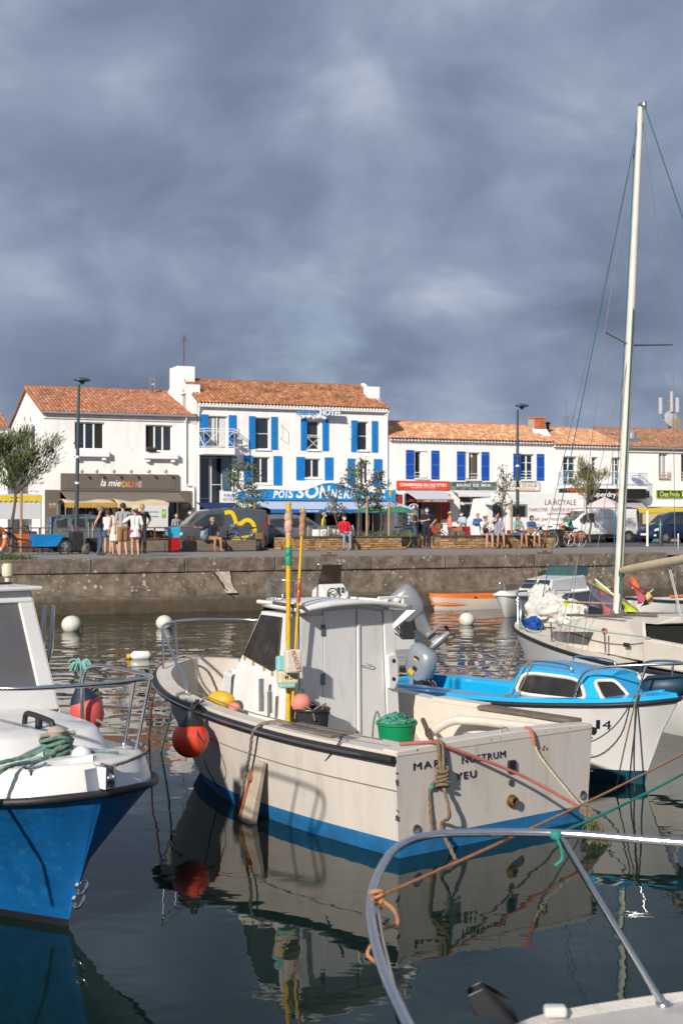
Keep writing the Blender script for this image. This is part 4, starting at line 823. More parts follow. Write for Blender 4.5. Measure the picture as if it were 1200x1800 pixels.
def inset(sheer, d):
 out = []
 for i, p in enumerate(sheer):
  a = sheer[max(i - 1, 0)]; c = sheer[min(i + 1, len(sheer) - 1)]; t = V((c.x - a.x, c.y - a.y, 0))
  nrm = V((t.y, -t.x, 0)).normalized() if t.length > 1e-6 else V((-1, 0, 0))
  if nrm.y > 0 and p.y > 0.2: nrm = -nrm
  q2 = p + nrm * d; q2.y = max(q2.y, 0.0); out.append(q2)
 return out
def band(b, A, B):
 n = len(A)
 for sg in (1, -1): b.add([V((p.x, p.y * sg, p.z)) for q2 in zip(A, B) for p in q2], [(2 * i, 2 * i + 1, 2 * i + 3, 2 * i + 2) for i in range(n - 1)])
def deckfill(b, A, dz=0.0, camber=0.0):
 n = len(A); m = 6
 vs = [V((p.x, p.y * (1 - 2 * j / m), p.z + dz + camber * (1 - (1 - 2 * j / m) ** 2))) for p in A for j in range(m + 1)]
 b.add(vs, [(i * (m + 1) + j, i * (m + 1) + j + 1, (i + 1) * (m + 1) + j + 1, (i + 1) * (m + 1) + j) for i in range(n - 1) for j in range(m)])
def both(line): return [V((p.x, p.y, p.z)) for p in line] + [V((p.x, -p.y, p.z)) for p in line[::-1]]
def heading(v): return math.atan2(v[1], v[0])
def plate(b, pts, thick, nrm):
 nrm = V(nrm).normalized() * thick; b.prism(pts, nrm)
def rope_thing(name, label, pts, r, m, cat='rope', smooth=6, wrap=True, group=None, n=6):
 P = spline(pts, smooth) if smooth else [V(p) for p in pts]
 b = MB()
 if not wrap: b.tube(P, r, n)
 else:
  L = 0; acc = [0]
  for i in range(1, len(P)): L += (P[i] - P[i - 1]).length; acc.append(L)
  step = r * 1.6; N = max(8, min(420, int(L / step))); Q = []; k = 0
  for i in range(N + 1):
   d = L * i / N
   while k < len(acc) - 2 and acc[k + 1] < d: k += 1
   f = (d - acc[k]) / max(1e-6, acc[k + 1] - acc[k]); Q.append(P[k].lerp(P[k + 1], f))
  for sN in range(3):
   S = []
   for i, p in enumerate(Q):
    t = (Q[min(i + 1, N)] - Q[max(i - 1, 0)]).normalized(); u = t.cross(V((0.31, 0.2, 0.93)))
    u = u.normalized() if u.length > 1e-3 else t.orthogonal().normalized(); w = t.cross(u); a = i * 0.75 + sN * 2.094
    S.append(p + (u * math.cos(a) + w * math.sin(a)) * r * 0.52)
   b.tube(S, r * 0.58, 5)
 o = b.build(name, m, None, 60); c = sum(o.data.vertices[0].co, 0.0) if False else None
 return tag(o, label, cat, group)
M_ropegrey = mat('grey_rope', (0.20, 0.17, 0.13), 0.95, var=0.3, scale=30, bump=0.4, bscale=150)
M_ropetan = mat('tan_rope', (0.17, 0.125, 0.075), 0.95, var=0.35, scale=25, bump=0.4, bscale=150)
M_ropedark = mat('dark_rope', (0.035, 0.037, 0.036), 0.9, var=0.3, scale=25)
M_ropegreen = mat('pale_green_rope', (0.105, 0.20, 0.155), 0.9, var=0.35, scale=25, bump=0.3, bscale=150)
M_ropeteal = mat('teal_rope', (0.012, 0.22, 0.17), 0.8, var=0.2)
M_roperust = mat('orange_twine', (0.46, 0.20, 0.09), 0.9, var=0.2, scale=20)
M_redhose = mat('faded_red_hose', (0.42, 0.125, 0.095), 0.55, var=0.15, scale=8)
M_weed = mat('green_weed', (0.055, 0.085, 0.018), 0.6, var=0.5, scale=20)
M_antif = mat('antifoul_blue', (0.012, 0.135, 0.32), 0.6, var=0.2, scale=5, dirt=(0.05, 0.06, 0.05), dirt_amt=0.75, dscale=3.5, bump=0.15)
M_chest = mat('hull_cream', (0.555, 0.51, 0.465), 0.45, var=0.06, scale=1.5, dirt=(0.36, 0.29, 0.22), dirt_amt=0.5, dscale=3.2, stretch=(1.6, 1.6, 0.35), bump=0.03, bscale=20)
M_grp = mat('cabin_white_paint', (0.68, 0.67, 0.655), 0.5, var=0.05, scale=2.0, dirt=(0.40, 0.37, 0.33), dirt_amt=0.5, dscale=3.5, stretch=(1.5, 1.5, 0.4), bump=0.06, bscale=30)
M_smoke = mat('smoked_window', (0.030, 0.026, 0.024), 0.16, var=0.4, scale=4, spec=0.6, dirt=(0.12, 0.09, 0.07), dirt_amt=0.3, dscale=4)
M_yellow = mat('yellow_paint', (0.60, 0.36, 0.015), 0.5, var=0.12, scale=12, dirt=(0.12, 0.09, 0.05), dirt_amt=0.8, dscale=9)
M_orange = mat('orange_buoy', (0.72, 0.055, 0.022), 0.38, var=0.05, scale=6, dirt=(0.35, 0.1, 0.06), dirt_amt=0.3)
M_pink = mat('faded_pink_float', (0.66, 0.21, 0.16), 0.6, var=0.12, scale=10)
M_brass = mat('brass', (0.30, 0.19, 0.08), 0.4, 0.8, var=0.2)
M_rustpaint = mat('rust_streak', (0.24, 0.085, 0.028), 0.9, var=0.4, scale=9)
# the cream fishing boat
mn = thing('fishing_boat', 'cream open-backed fishing boat with white wheelhouse and stern lettering', 'boat', (1.478, 12.84, 0), heading((-0.627, 0.776)))
MNM = Matrix.Translation((1.478, 12.84, 0)) @ Matrix.Rotation(heading((-0.627, 0.776)), 4, 'Z')
def mw(x, y, z): return MNM @ V((x, y, z))
def ml(px, py, Z): return MNM.inverted() @ wp(px, py, Z)
RS = [  # keel, waterline, stripe, knuckle, sheer
 [(0.0, 0.95, -0.35), (0.0, 1.24, 0.0), (0.0, 1.255, 0.15), (-0.01, 1.285, 0.60), (-0.02, 1.30, 0.92)],
 [(1.4, 0.95, -0.38), (1.4, 1.24, 0.0), (1.4, 1.265, 0.15), (1.4, 1.32, 0.61), (1.4, 1.35, 0.93)],
 [(2.7, 0.8, -0.40), (2.7, 1.10, 0.0), (2.7, 1.15, 0.15), (2.7, 1.27, 0.66), (2.7, 1.34, 0.99)],
 [(3.7, 0.5, -0.40), (3.7, 0.78, 0.0), (3.72, 0.86, 0.15), (3.78, 1.09, 0.74), (3.8, 1.23, 1.08)],
 [(4.4, 0.2, -0.36), (4.45, 0.42, 0.0), (4.48, 0.50, 0.16), (4.55, 0.78, 0.82), (4.55, 0.96, 1.16)],
 [(4.75, 0.06, -0.3), (4.83, 0.16, 0.0), (4.88, 0.21, 0.16), (4.99, 0.45, 0.88), (5.0, 0.64, 1.22)],
 [(4.86, 0.01, -0.3), (4.97, 0.05, 0.0), (5.02, 0.07, 0.16), (5.18, 0.17, 0.91), (5.24, 0.30, 1.25)],
 [(4.9, 0.0, -0.3), (5.02, 0.0, 0.0), (5.07, 0.0, 0.16), (5.24, 0.0, 0.92), (5.33, 0.0, 1.26)]]
hl, SH = hull(mn, RS, [M_antif, M_chest], [0, 0, 1, 1], 6)
IN = inset(SH, 0.17)
for p in IN[:2]: p.x = max(p.x, 0.06)
def drop(line, z): return [V((p.x, p.y, z(p.x) if callable(z) else z)) for p in line]
floor_z = lambda x: 0.36 if x < 2.4 else 0.36 + min(1.0, (x - 2.4) / 0.15) * 0.40
top = [p + V((0, 0, 0.02)) for p in SH]; itop = [p + V((0, 0, 0.02)) for p in IN]
b = MB(); band(b, top, itop); band(b, SH, top); band(b, itop, drop(IN, lambda x: floor_z(x) - 0.02))
b.build('gunwale', M_gelcream, mn, 40)
b = MB(); deckfill(b, drop(IN, floor_z)); b.build('deck', mat('deck_cream', (0.52, 0.45, 0.36), 0.8, var=0.2, scale=5, dirt=(0.16, 0.13, 0.10), dirt_amt=0.7, dscale=4), mn, 30)
# transom board with camber and worn cap
b = MB(); ys = [1.30 - 2.6 * i / 12 for i in range(13)]; cam_ = lambda y: 0.955 + 0.03 * (1 - (y / 1.3) ** 2)
b.prism([(-0.025, y, cam_(y)) for y in ys] + [(-0.025, -1.30, 0.90), (-0.025, 1.30, 0.90)], (0.19, 0, 0)); b.build('transom_cap', M_gelcream, mn, None, 0.012)
b = MB(); b.box(0.10, 0.16, -1.12, 1.12, 0.34, 0.92); b.build('transom_inner', M_gelcream, mn)
# rubbing strake: black with a light insert
off = [V((p.x, p.y + 0.03, p.z - 0.045)) for p in SH[:-6]]; P = off + [V((SH[i].x + 0.03 * ((i - len(SH) + 7) / 6), SH[i].y + 0.02, SH[i].z - 0.045)) for i in range(len(SH) - 6, len(SH))]
b = MB(); b.tube(both(P), 0.042, 8); rs = b.build('rubbing_strake', M_black, mn, 60)
P2 = [V((p.x + 0.03 * max(0, p.x - 4.5), p.y + 0.046, p.z + 0.004)) for p in P]
for sg in (1, -1): b = MB(); b.tube([V((p.x, p.y * sg, p.z)) for p in P2[2:-3]], 0.012, 6); b.build('strake_insert', M_alu, rs, 60)
KN = [r[3] for r in catmull_rows(RS, 6)]
for sg in (1, -1): b = MB(); b.tube([V((p.x, (p.y + 0.001) * sg, p.z)) for p in KN[:-2]], 0.007, 5); b.build('knuckle_line', mat('grey_seam', (0.17, 0.14, 0.12), 0.8), hl)
# wheelhouse -------------------------------------------------
zt0, ax0 = 2.0, 2.35
def sidept(x, z, sg, out=0.0):
 f = (z - 0.40) / (zt0 - 0.40); y0 = 0.80 - 0.14 * (x - ax0) / 1.27; y1 = 0.68 - 0.10 * (x - ax0) / 0.67; return V((x, sg * (y0 * (1 - f) + y1 * f + out), z))
wh = bpy.data.objects.new('wheelhouse', None); COL.objects.link(wh); wh.parent = mn
b = MB(); fx1 = lambda z: 3.60 if z <= 1.33 else 3.50 - 0.50 * (z - 1.33) / (zt0 - 1.33)
zl = [0.40, 0.8, 1.33, 1.3301, 1.55, 1.8, zt0]
for sg in (1, -1):
 for i in range(len(zl) - 1): b.quad(*[sidept(x, z, sg) for x, z in ((ax0, zl[i]), (fx1(zl[i]), zl[i]), (fx1(zl[i + 1]), zl[i + 1]), (ax0, zl[i + 1]))])
for i in range(len(zl) - 1): b.quad(sidept(fx1(zl[i]), zl[i], 1), sidept(fx1(zl[i]), zl[i], -1), sidept(fx1(zl[i + 1]), zl[i + 1], -1), sidept(fx1(zl[i + 1]), zl[i + 1], 1))
b.quad(*[sidept(x, zt0, sg) for x, sg in ((ax0, 1), (3.0, 1), (3.0, -1), (ax0, -1))])
# rear frame around the door opening
def aft(y, z): return (ax0, y, z)
def hw(z): return 0.80 - 0.12 * (z - 0.40) / (zt0 - 0.40)
zc_ = lambda y: zt0 + 0.085 * (1 - (y / 0.68) ** 2)
n = 10; ys = [-0.68 + 1.36 * i / n for i in range(n + 1)]
b.quad(aft(-hw(0.4), 0.4), aft(hw(0.4), 0.4), *[aft(y, zc_(y)) for y in ys[::-1]]); b.build('cabin_shell', M_grp, wh)
b = MB(); b.box(ax0 - 0.035, ax0 + 0.02, 0.60, 0.74, 0.42, zt0 - 0.02); b.build('corner_post', M_grp, wh, None, 0.01)
b = MB(); b.prism([(ax0 - 0.04, -0.82, 0.42), (ax0 - 0.04, -0.64, 0.42), (ax0 - 0.04, -0.56, zt0), (ax0 - 0.04, -0.71, zt0)], (0.03, 0, 0)); b.build('corner_post', M_grp, wh, None, 0.008)
d1 = MB().prism([(ax0 - 0.028, 0.575, 0.46), (ax0 - 0.028, 0.285, 0.46), (ax0 - 0.028, 0.27, 1.98), (ax0 - 0.028, 0.575, 1.98)], (0.026, 0, 0)).build('fixed_panel', M_grp, wh, None, 0.004)
d2 = MB().prism([(ax0 - 0.028, 0.278, 0.46), (ax0 - 0.028, -0.185, 0.46), (ax0 - 0.028, -0.175, 2.03), (ax0 - 0.028, 0.263, 2.02)], (0.026, 0, 0)).build('door', M_grp, wh, None, 0.004)
d3 = MB().prism([(ax0 - 0.026, -0.23, 0.46), (ax0 - 0.026, -0.62, 0.46), (ax0 - 0.026, -0.55, 1.98), (ax0 - 0.026, -0.22, 2.03)], (0.024, 0, 0)).build('fixed_panel', M_grp, wh, None, 0.004)
MB().prism([(ax0 - 0.045, -0.235, 0.42), (ax0 - 0.045, -0.20, 0.42), (ax0 - 0.045, -0.19, 2.03), (ax0 - 0.045, -0.222, 2.03)], (0.044, 0, 0)).build('door_batten', M_grp, wh, None, 0.004)
for z in (1.82, 1.30, 0.76): MB().box(ax0 - 0.04, ax0 - 0.029, 0.25, 0.305, z - 0.06, z + 0.06).build('hinge', mat('dull_steel', (0.16, 0.16, 0.17), 0.5, 0.5), d2, None, 0.003)
MB().tube(spline([(ax0 - 0.03, -0.23, 1.40), (ax0 - 0.05, -0.27, 1.41), (ax0 - 0.05, -0.36, 1.38), (ax0 - 0.05, -0.40, 1.40), (ax0 - 0.05, -0.30, 1.43)], 5), 0.005, 5).build('latch', M_chrome, d2)
MB().prism([(ax0 - 0.09, -0.70, 1.52), (ax0 - 0.09, -0.58, 1.50), (ax0 - 0.09, -0.60, 1.14), (ax0 - 0.09, -0.68, 1.12), (ax0 - 0.09, -0.74, 1.22), (ax0 - 0.09, -0.74, 1.44)], (0.05, 0, 0)).build('hauler_bracket', M_gel, wh, None, 0.015)
for z in (1.44, 1.24): MB().lathe([(0.022, 0), (0.022, 0.01)], (ax0 - 0.088, -0.66, z), 10, Matrix.Rotation(R(-90), 3, 'Y')).build('bracket_hole', M_blackp, wh)
# roof slab: cambered, overhanging aft and to the sides
b = MB()
def roof(i, j):
 y = (-0.84 + 1.54 * j) * (1 - 0.16 * i); x = 2.10 + 0.90 * i; z = zt0 + 0.03 + 0.08 * (1 - (y / 0.8) ** 2); return (x + 0.05 * (y / 0.8) ** 2 * (1 - i), y, z)
b.grid(roof, 4, 14); b.build('roof', M_grp, wh, 30, solid=0.045)
b = MB(); b.prism([(2.06, -0.84, zt0), (2.34, -0.72, zt0 - 0.01), (2.34, -0.72, zt0 - 0.24)], (0, 0.03, 0)); b.build('roof_knee', M_grp, wh)
b = MB(); b.box(2.14, 2.17, -0.78, -0.35, zt0 + 0.13, zt0 + 0.16)
for y in (-0.72, -0.42): b.box(2.14, 2.17, y, y + 0.03, zt0 + 0.05, zt0 + 0.13)
b.build('roof_rail', M_gel, wh, None, 0.006)
for y in (0.62, -0.55): b = MB(); b.tube([(2.2, y, zt0 + 0.10), (3.05, y - 0.02, zt0 + 0.10)], 0.022, 8); b.build('roof_rail', M_gel, wh, 40)
b = MB(); b.tube([(2.10, 0.70, zt0 + 0.085), (3.10, 0.56, zt0 + 0.11)], 0.02, 8); b.build('roof_pole', mat('brown_pole', (0.10, 0.065, 0.04), 0.8), wh, 40)
# glazing, set proud of the shell
for sg in (1, -1):
 q_ = [(2.52, 1.96), (2.98, 1.96), (3.33, 1.50), (2.66, 1.39), (2.54, 1.45)]
 fr = MB(); plate(fr, [sidept(x, z, sg, 0.008) for x, z in q_], 0.006, (0, sg, 0)); wo = fr.build('side_window', M_smoke, wh, None, 0.002)
 ed = MB(); ed.tube([sidept(x, z, sg, 0.016) for x, z in q_], 0.008, 5, closed=True); ed.build('window_seal', mat('brown_seal', (0.06, 0.045, 0.032), 0.8), wo)
 for k, (x, z) in enumerate(((2.66, 1.38), (2.85, 1.415), (3.1, 1.45), (3.31, 1.49))):
  dz = MB(); dz.ell(sidept(x, z - 0.02, sg, 0.008), (0.022, 0.006, 0.03), 8, 6); dz.build('sealant_drip', mat('ochre_sealant', (0.36, 0.22, 0.03), 0.8), wo)
b = MB(); fr = [(3.475, -0.55, 1.40), (3.475, 0.55, 1.40), (3.07, 0.50, 2.02), (3.07, -0.50, 2.02)]; plate(b, [V(p) + V((0.01, 0, 0.008)) for p in fr], 0.008, (0.8, 0, 0.6)); b.build('windscreen', M_smoke, wh)
# low trunk ahead of the wheelhouse
b = MB(); tr = [(3.5, 0.68), (3.98, 0.52), (3.98, -0.52), (3.5, -0.68)]; b.add([(x, y, 0.70) for x, y in tr] + [(x - (0.10 if x > 3.9 else 0), y * 0.94, 1.27) for x, y in tr], [(0, 1, 5, 4), (1, 2, 6, 5), (2, 3, 7, 6), (4, 5, 6, 7)]); b.build('trunk_cabin', M_grp, mn, None, 0.03)
b = MB(); b.box(1.2, 2.33, -0.2, 0.74, 0.36, 0.58); b.build('engine_box', M_gelcream, mn, None, 0.015)
# side box, rod holders
b = MB(); b.box(2.35, 3.0, 0.72, 1.16, 0.5, 0.86); b.build('side_locker', M_gelcream, mn, None, 0.015)
for x, h in ((2.62, 0.34), (2.47, 0.22)): b = MB(); b.tube([(x, 0.86, 0.98), (x, 0.86, 0.98 + h)], 0.03, 8); b.build('rod_holder', M_alu, mn, 40)
b = MB(); b.box(0.32, 1.5, 0.72, 1.12, 0.86, 0.90); b.build('side_bench', M_gelcream, mn, None, 0.008)
b = MB(); b.box(0.95, 1.78, 0.98, 1.26, 0.951, 0.975); b.build('rubber_pad', mat('grey_mat', (0.13, 0.12, 0.115), 0.8, var=0.2), mn, None, 0.004)
b = MB(); b.tube([(0.5, 0.30, 0.72), (2.0, -0.86, 0.80)], 0.028, 8); b.build('boat_hook_pole', mat('brown_pole', (0.10, 0.065, 0.04)), mn, 40)
b = MB(); b.tube(spline([(0.25, -1.02, 0.88), (0.9, -1.06, 0.86), (1.45, -1.04, 0.84), (1.62, -0.90, 0.82), (1.66, -0.62, 0.70)], 6), 0.05, 10); b.build('exhaust_pipe', M_gelcream, mn, 50)
b = MB(); b.box(0.14, 1.45, -1.33, -1.14, 0.951, 0.99); b.build('gunwale_board', M_oldwood, mn, None, 0.006)
b = MB(); b.box(1.45, 2.2, -1.36, -1.18, 0.955, 1.005); b.build('gunwale_board', M_gelcream, mn, None, 0.006)
b = MB(); b.box(0.42, 0.50, -0.5, 0.2, 0.60, 0.64); b.build('thwart', M_oldwood, mn)
b = MB(); b.box(1.25, 1.55, -1.08, -1.03, 0.5, 0.7); b.build('switch_box', mat('grey_box', (0.3, 0.28, 0.25), 0.7), mn, None, 0.01)
for y in (-0.1,): b = MB(); b.tube(spline([(0.03, y - 0.05, 0.985), (0.03, y - 0.03, 1.02), (0.03, y + 0.03, 1.02), (0.03, y + 0.05, 0.985)], 4), 0.008, 6); b.build('eye_bolt', M_chrome, mn)
# stern lettering and fittings; -y is starboard, seen to the right
M_navy = mat('navy_letters', (0.008, 0.012, 0.035), 0.5, var=0.1)
def stext(s, f0, f1, z0, z1, **k): y0 = 1.29 - 2.58 * f0; y1 = 1.29 - 2.58 * f1; text(mn, s, (-0.022, y0, z0), (0, y1 - y0, 0), (0, 0, z1 - z0), (-1, 0, 0), M_navy, extr=0.003, **k)
stext('MARE', 0.075, 0.235, 0.765, 0.828, space=1.25); stext('NOSTRUM', 0.305, 0.525, 0.755, 0.818, space=1.15); stext('YEU', 0.275, 0.375, 0.615, 0.678, space=1.2)
yv = 1.29 - 2.58 * 0.555
b = MB(); b.box(-0.042, -0.015, yv - 0.05, yv + 0.05, 0.60, 0.72); vo = b.build('vent', M_blackp, mn, None, 0.012)
for i in range(5): MB().box(-0.05, -0.0421, yv - 0.038, yv + 0.038, 0.615 + i * 0.021, 0.625 + i * 0.021).build('vent_slat', M_blackp, vo)
b = MB(); b.lathe([(0.06, 0.0), (0.06, 0.02), (0.045, 0.025), (0.045, 0.06), (0.03, 0.06), (0.03, 0.0)], (-0.02, yv + 0.0, 0.335), 14, Matrix.Rotation(R(-90), 3, 'Y')); b.build('exhaust_outlet', M_brass, mn, 40)
b = MB(); b.lathe([(0.03, 0.0), (0.03, 0.012), (0.012, 0.014)], (-0.015, yv, 0.505), 12, Matrix.Rotation(R(-90), 3, 'Y')); b.build('skin_fitting', mat('old_bronze', (0.12, 0.09, 0.06), 0.6, 0.4), mn, 40)
for y in (1.06, -1.16): b = MB(); b.lathe([(0.045, 0.0), (0.045, 0.008), (0.03, 0.008), (0.02, 0.002)], (-0.016, y, 0.235 if y > 0 else 0.26), 12, Matrix.Rotation(R(-90), 3, 'Y')); b.build('drain_fitting', M_alu, mn, 40)
for (f, z) in ((0.73, 0.80), (0.745, 0.775), (0.725, 0.775)): b = MB(); b.ell((-0.02, 1.29 - 2.58 * f, z), (0.008, 0.014, 0.014), 8, 6); b.build('rust_bolt', M_rustpaint, mn)
rg = random.Random(14)
for i in range(16): f = rg.random(); b = MB(); yy = 1.295 if i < 7 else (-1.295 if i < 10 else 1.29 - 2.58 * f); zz_ = rg.uniform(0.2, 0.9) if i < 10 else 0.94; b.ell((-0.022, yy, zz_), (0.006, rg.uniform(0.004, 0.02), rg.uniform(0.006, 0.02)), 6, 5); b.build('paint_chip', mat('bare_wood_chip', (0.10, 0.075, 0.05), 0.9), mn)
# leaning fender board on the port side
bx0 = 1.95; b = MB(); b.add([(bx0 + 0.08, 1.36, 0.60), (bx0 - 0.08, 1.38, 0.60), (bx0 + 0.0, 1.52, -0.15), (bx0 + 0.22, 1.49, -0.15), (bx0 + 0.08, 1.31, 0.60), (bx0 - 0.08, 1.33, 0.60), (bx0 + 0.0, 1.42, -0.15), (bx0 + 0.22, 1.39, -0.15)], [(0, 1, 2, 3), (7, 6, 5, 4), (0, 3, 7, 4), (1, 5, 6, 2), (0, 4, 5, 1)])
fbd = b.build('fender_board', mat('stained_board', (0.40, 0.34, 0.27), 0.8, var=0.15, scale=6, dirt=(0.22, 0.10, 0.04), dirt_amt=0.7, dscale=5), mn, None, 0.01)
b = MB(); b.beam((bx0 + 0.085, 1.365, 0.50), (bx0 + 0.215, 1.475, -0.12), 0.03, 0.07); b.ell((bx0 + 0.10, 1.40, 0.42), (0.03, 0.04, 0.04), 8, 6); b.build('rusty_edge', M_rustpaint, fbd)
# bow rail
b = MB()
pp = [(3.55, 1.20, 1.06), (3.62, 1.17, 1.20), (4.35, 0.98, 1.66), (4.85, 0.70, 1.72), (5.18, 0.36, 1.74), (5.27, 0.0, 1.75), (5.18, -0.36, 1.74), (4.95, -0.70, 1.73), (4.3, -1.02, 1.70), (3.6, -1.24, 1.10)]
b.tube(spline(pp, 6), 0.017, 8); rl = b.build('bow_rail', M_chrome, mn, 60)
for x, y, z, x2, y2, z2 in ((4.84, 0.70, 1.23, 4.85, 0.70, 1.72), (5.16, 0.30, 1.26, 5.19, 0.32, 1.74), (4.98, -0.70, 1.23, 4.95, -0.70, 1.73), (4.3, -1.02, 1.16, 4.3, -1.02, 1.70)): bb = MB(); bb.tube([(x, y, z), (x2, y2, z2)], 0.014, 8); bb.build('stanchion', M_chrome, rl, 60)
b = MB(); b.tube(spline([(4.6, -1.0, 1.18), (4.6, -1.0, 1.24), (4.45, -1.04, 1.24), (4.45, -1.04, 1.17)], 4), 0.01, 6); b.build('deck_handle', M_chrome, mn)
# gear aboard: every piece a thing of its own
def on_mn(name, label, cat, loc, rot=0, group=None):
 o = thing(name, label, cat, mw(*loc), heading((-0.627, 0.776)) + rot, group); return o
t = on_mn('rope_tub', 'green plastic tub heaped with green rope in the cockpit', 'tub', (1.50, -0.04, 0.582))
b = MB(); b.lathe([(0.16, 0), (0.20, 0.30), (0.215, 0.31), (0.215, 0.335), (0.19, 0.335), (0.15, 0.05)], n=24); b.build('tub', mat('green_plastic', (0.005, 0.22, 0.085), 0.35, var=0.05), t, 40)
rg = random.Random(11)
M_ropemint = mat('mint_rope', (0.06, 0.25, 0.18), 0.85, var=0.3, scale=20)
for k in range(9):
 pts = []; a0_ = rg.uniform(0, 6.28)
 for i in range(9): a = a0_ + i * rg.uniform(0.5, 1.1); r_ = rg.uniform(0.05, 0.19); pts.append((r_ * math.cos(a), r_ * math.sin(a), 0.33 + rg.uniform(0, 0.12) * (1.1 - r_ / 0.2)))
 MB().tube(spline(pts, 5), 0.010, 5).build('rope_loop', M_ropemint, t, 60)
MB().tube(spline([(0.2, 0.05, 0.33), (0.24, 0.06, 0.42), (0.25, 0.1, 0.30), (0.22, 0.14, 0.12), (0.24, 0.12, 0.06)], 6), 0.011, 5).build('rope_loop', M_ropegreen, t, 60)
t = on_mn('net_basket', 'black net basket beside the wheelhouse door', 'basket', (2.12, 0.58, 0.582))
b = MB(); b.lathe([(0.15, 0.0), (0.15, 0.02), (0.175, 0.44)], n=20); b.build('net_bag', mat('black_net', (0.02, 0.02, 0.022), 0.8, var=0.5, scale=60, bump=0.8, bscale=70), t, 40)
b = MB(); b.tube([(0.18 * math.cos(a), 0.18 * math.sin(a), 0.45) for a in [2 * math.pi * k / 20 for k in range(20)]], 0.018, 6, True); b.build('rim', M_blackp, t, 60)
for k in range(5): a = k * 1.25; MB().tube(spline([(0.1 * math.cos(a), 0.1 * math.sin(a), 0.44), (0.15 * math.cos(a + 0.6), 0.15 * math.sin(a + .6), 0.50), (0.17 * math.cos(a + 1.2), 0.17 * math.sin(a + 1.2), 0.46), (0.2 * math.cos(a + 1.4), 0.2 * math.sin(a + 1.4), 0.36)], 5), 0.008, 5).build('cord', M_ropegrey, t, 60)
t = on_mn('float', 'faded pink float lying on the black net basket', 'float', (2.17, 0.68, 1.0)); b = MB(); b.ell((0, 0, 0.095), 0.105, 16, 12); b.build('ball', M_pink, t, 60); b = MB(); b.lathe([(0.03, 0.17), (0.022, 0.24)], n=8); b.build('neck', mat('green_knot', (0.02, 0.12, 0.08), 0.8), t)
t = on_mn('pot_buoy', 'yellow buoy lying on the side deck by the trunk cabin', 'buoy', (3.32, 0.90, 0.95), 0.4)
b = MB(); b.ell((0, 0, 0.08), (0.17, 0.10, 0.10), 16, 12); b.build('ball', mat('ochre_buoy', (0.56, 0.33, 0.02), 0.5, var=0.1), t, 60); b = MB(); b.ell((-0.20, 0.05, 0.02), (0.07, 0.05, 0.05), 12, 9); b.build('float_ball', M_pink, t, 60)
# two marker poles strapped upright, with their foam floats
def pole(label, base, topp, r, wraps, m=M_yellow):
 o = thing('marker_pole', label, 'marker pole', base, 0, 'fishing marker poles on the wheelhouse'); a = V((0, 0, 0)); d = V(topp) - V(base)
 n = 14; b = MB(); b.tube([a + d * (i / n) for i in range(n + 1)], [r * (1.12 if i % 3 == 0 else 1.0) for i in range(n + 1)], 8); b.build('pole', m, o, 60)
 for f0, f1, rr, mm, nm in wraps:
  k = 8; b = MB(); b.tube([a + d * (f0 + (f1 - f0) * i / k) + V((0.006 * math.sin(i * 2.1), 0.006 * math.cos(i * 1.7), 0)) for i in range(k + 1)], [rr * (1 + 0.07 * math.sin(i * 2.6)) for i in range(k + 1)], 9); b.build(nm, mm, o, 60)
 return o
pb = mw(2.30, 0.80, 0.45); Zp = pb.y
M_flagcloth = mat('faded_flag_cloth', (0.52, 0.33, 0.25), 0.9, var=0.25, scale=14, bump=0.6, bscale=30); M_tape = mat('green_tape', (0.02, 0.26, 0.15), 0.6, var=0.1)
pole('thick yellow marker pole with furled pink flag and green tape', wp(507, 1272, Zp), wp(507, 884, Zp), 0.026,
     [(0.72, 0.80, 0.036, M_tape, 'tape'), (0.875, 0.965, 0.043, M_flagcloth, 'furled_flag'), (0.84, 0.89, 0.03, M_flagcloth, 'furled_flag')])
pole('thinner yellow marker pole with rusty wrapped flag', wp(514, 1240, Zp - 0.05), wp(533, 892, Zp - 0.05), 0.015,
     [(0.86, 0.98, 0.033, mat('rust_cloth', (0.36, 0.19, 0.10), 0.9, var=0.3, scale=12, bump=0.5), 'furled_flag'), (0.52, 0.64, 0.02, mat('red_tape', (0.5, 0.09, 0.03), 0.6), 'tape')])
def foam(label, px, py, w, h, d, m, zz=0.0, txt=None):
 c = wp(px, py, Zp - 0.10 + zz); o = thing('foam_float', label, 'float', c, 0.35, 'foam floats tied to the marker pole'); b = MB(); b.box(-w / 2, w / 2, -d / 2, d / 2, -h / 2, h / 2); b.build('block', m, o, None, 0.02)
 if txt: text(o, txt, (-w * 0.22, -d / 2 - 0.001, h * 0.44), (w * 0.42, 0, -h * 0.92), (w * 0.30, 0, h * 0.02), (0, -1, 0), mat('red_marker', (0.35, 0.03, 0.02), 0.7), extr=0.002)
 return o
M_foamw = mat('dirty_foam', (0.60, 0.55, 0.45), 0.8, var=0.15, scale=10, dirt=(0.2, 0.16, 0.1), dirt_amt=0.7, dscale=8); M_foamb = mat('aqua_foam', (0.20, 0.50, 0.50), 0.8, var=0.12); M_foamy = mat('cream_foam', (0.62, 0.53, 0.35), 0.8, var=0.15)
foam('white foam float with red hand-painted letters', 514, 1162, 0.165, 0.235, 0.11, M_foamw, -0.12, 'MONTFORT')
f_ = foam('cream foam float with dark numbers under the white one', 505, 1190, 0.21, 0.13, 0.12, M_foamy); text(f_, '44 3113', (-0.05, -0.063, -0.02), (0.14, 0, 0), (0, 0, 0.05), (0, -1, 0), M_navy, extr=0.002)
foam('aqua foam float on the left of the white one', 494, 1166, 0.10, 0.15, 0.10, M_foamb, 0.02); foam('flat aqua foam float under the cream one', 504, 1203, 0.17, 0.07, 0.11, mat('mint_foam', (0.25, 0.52, 0.44), 0.8))
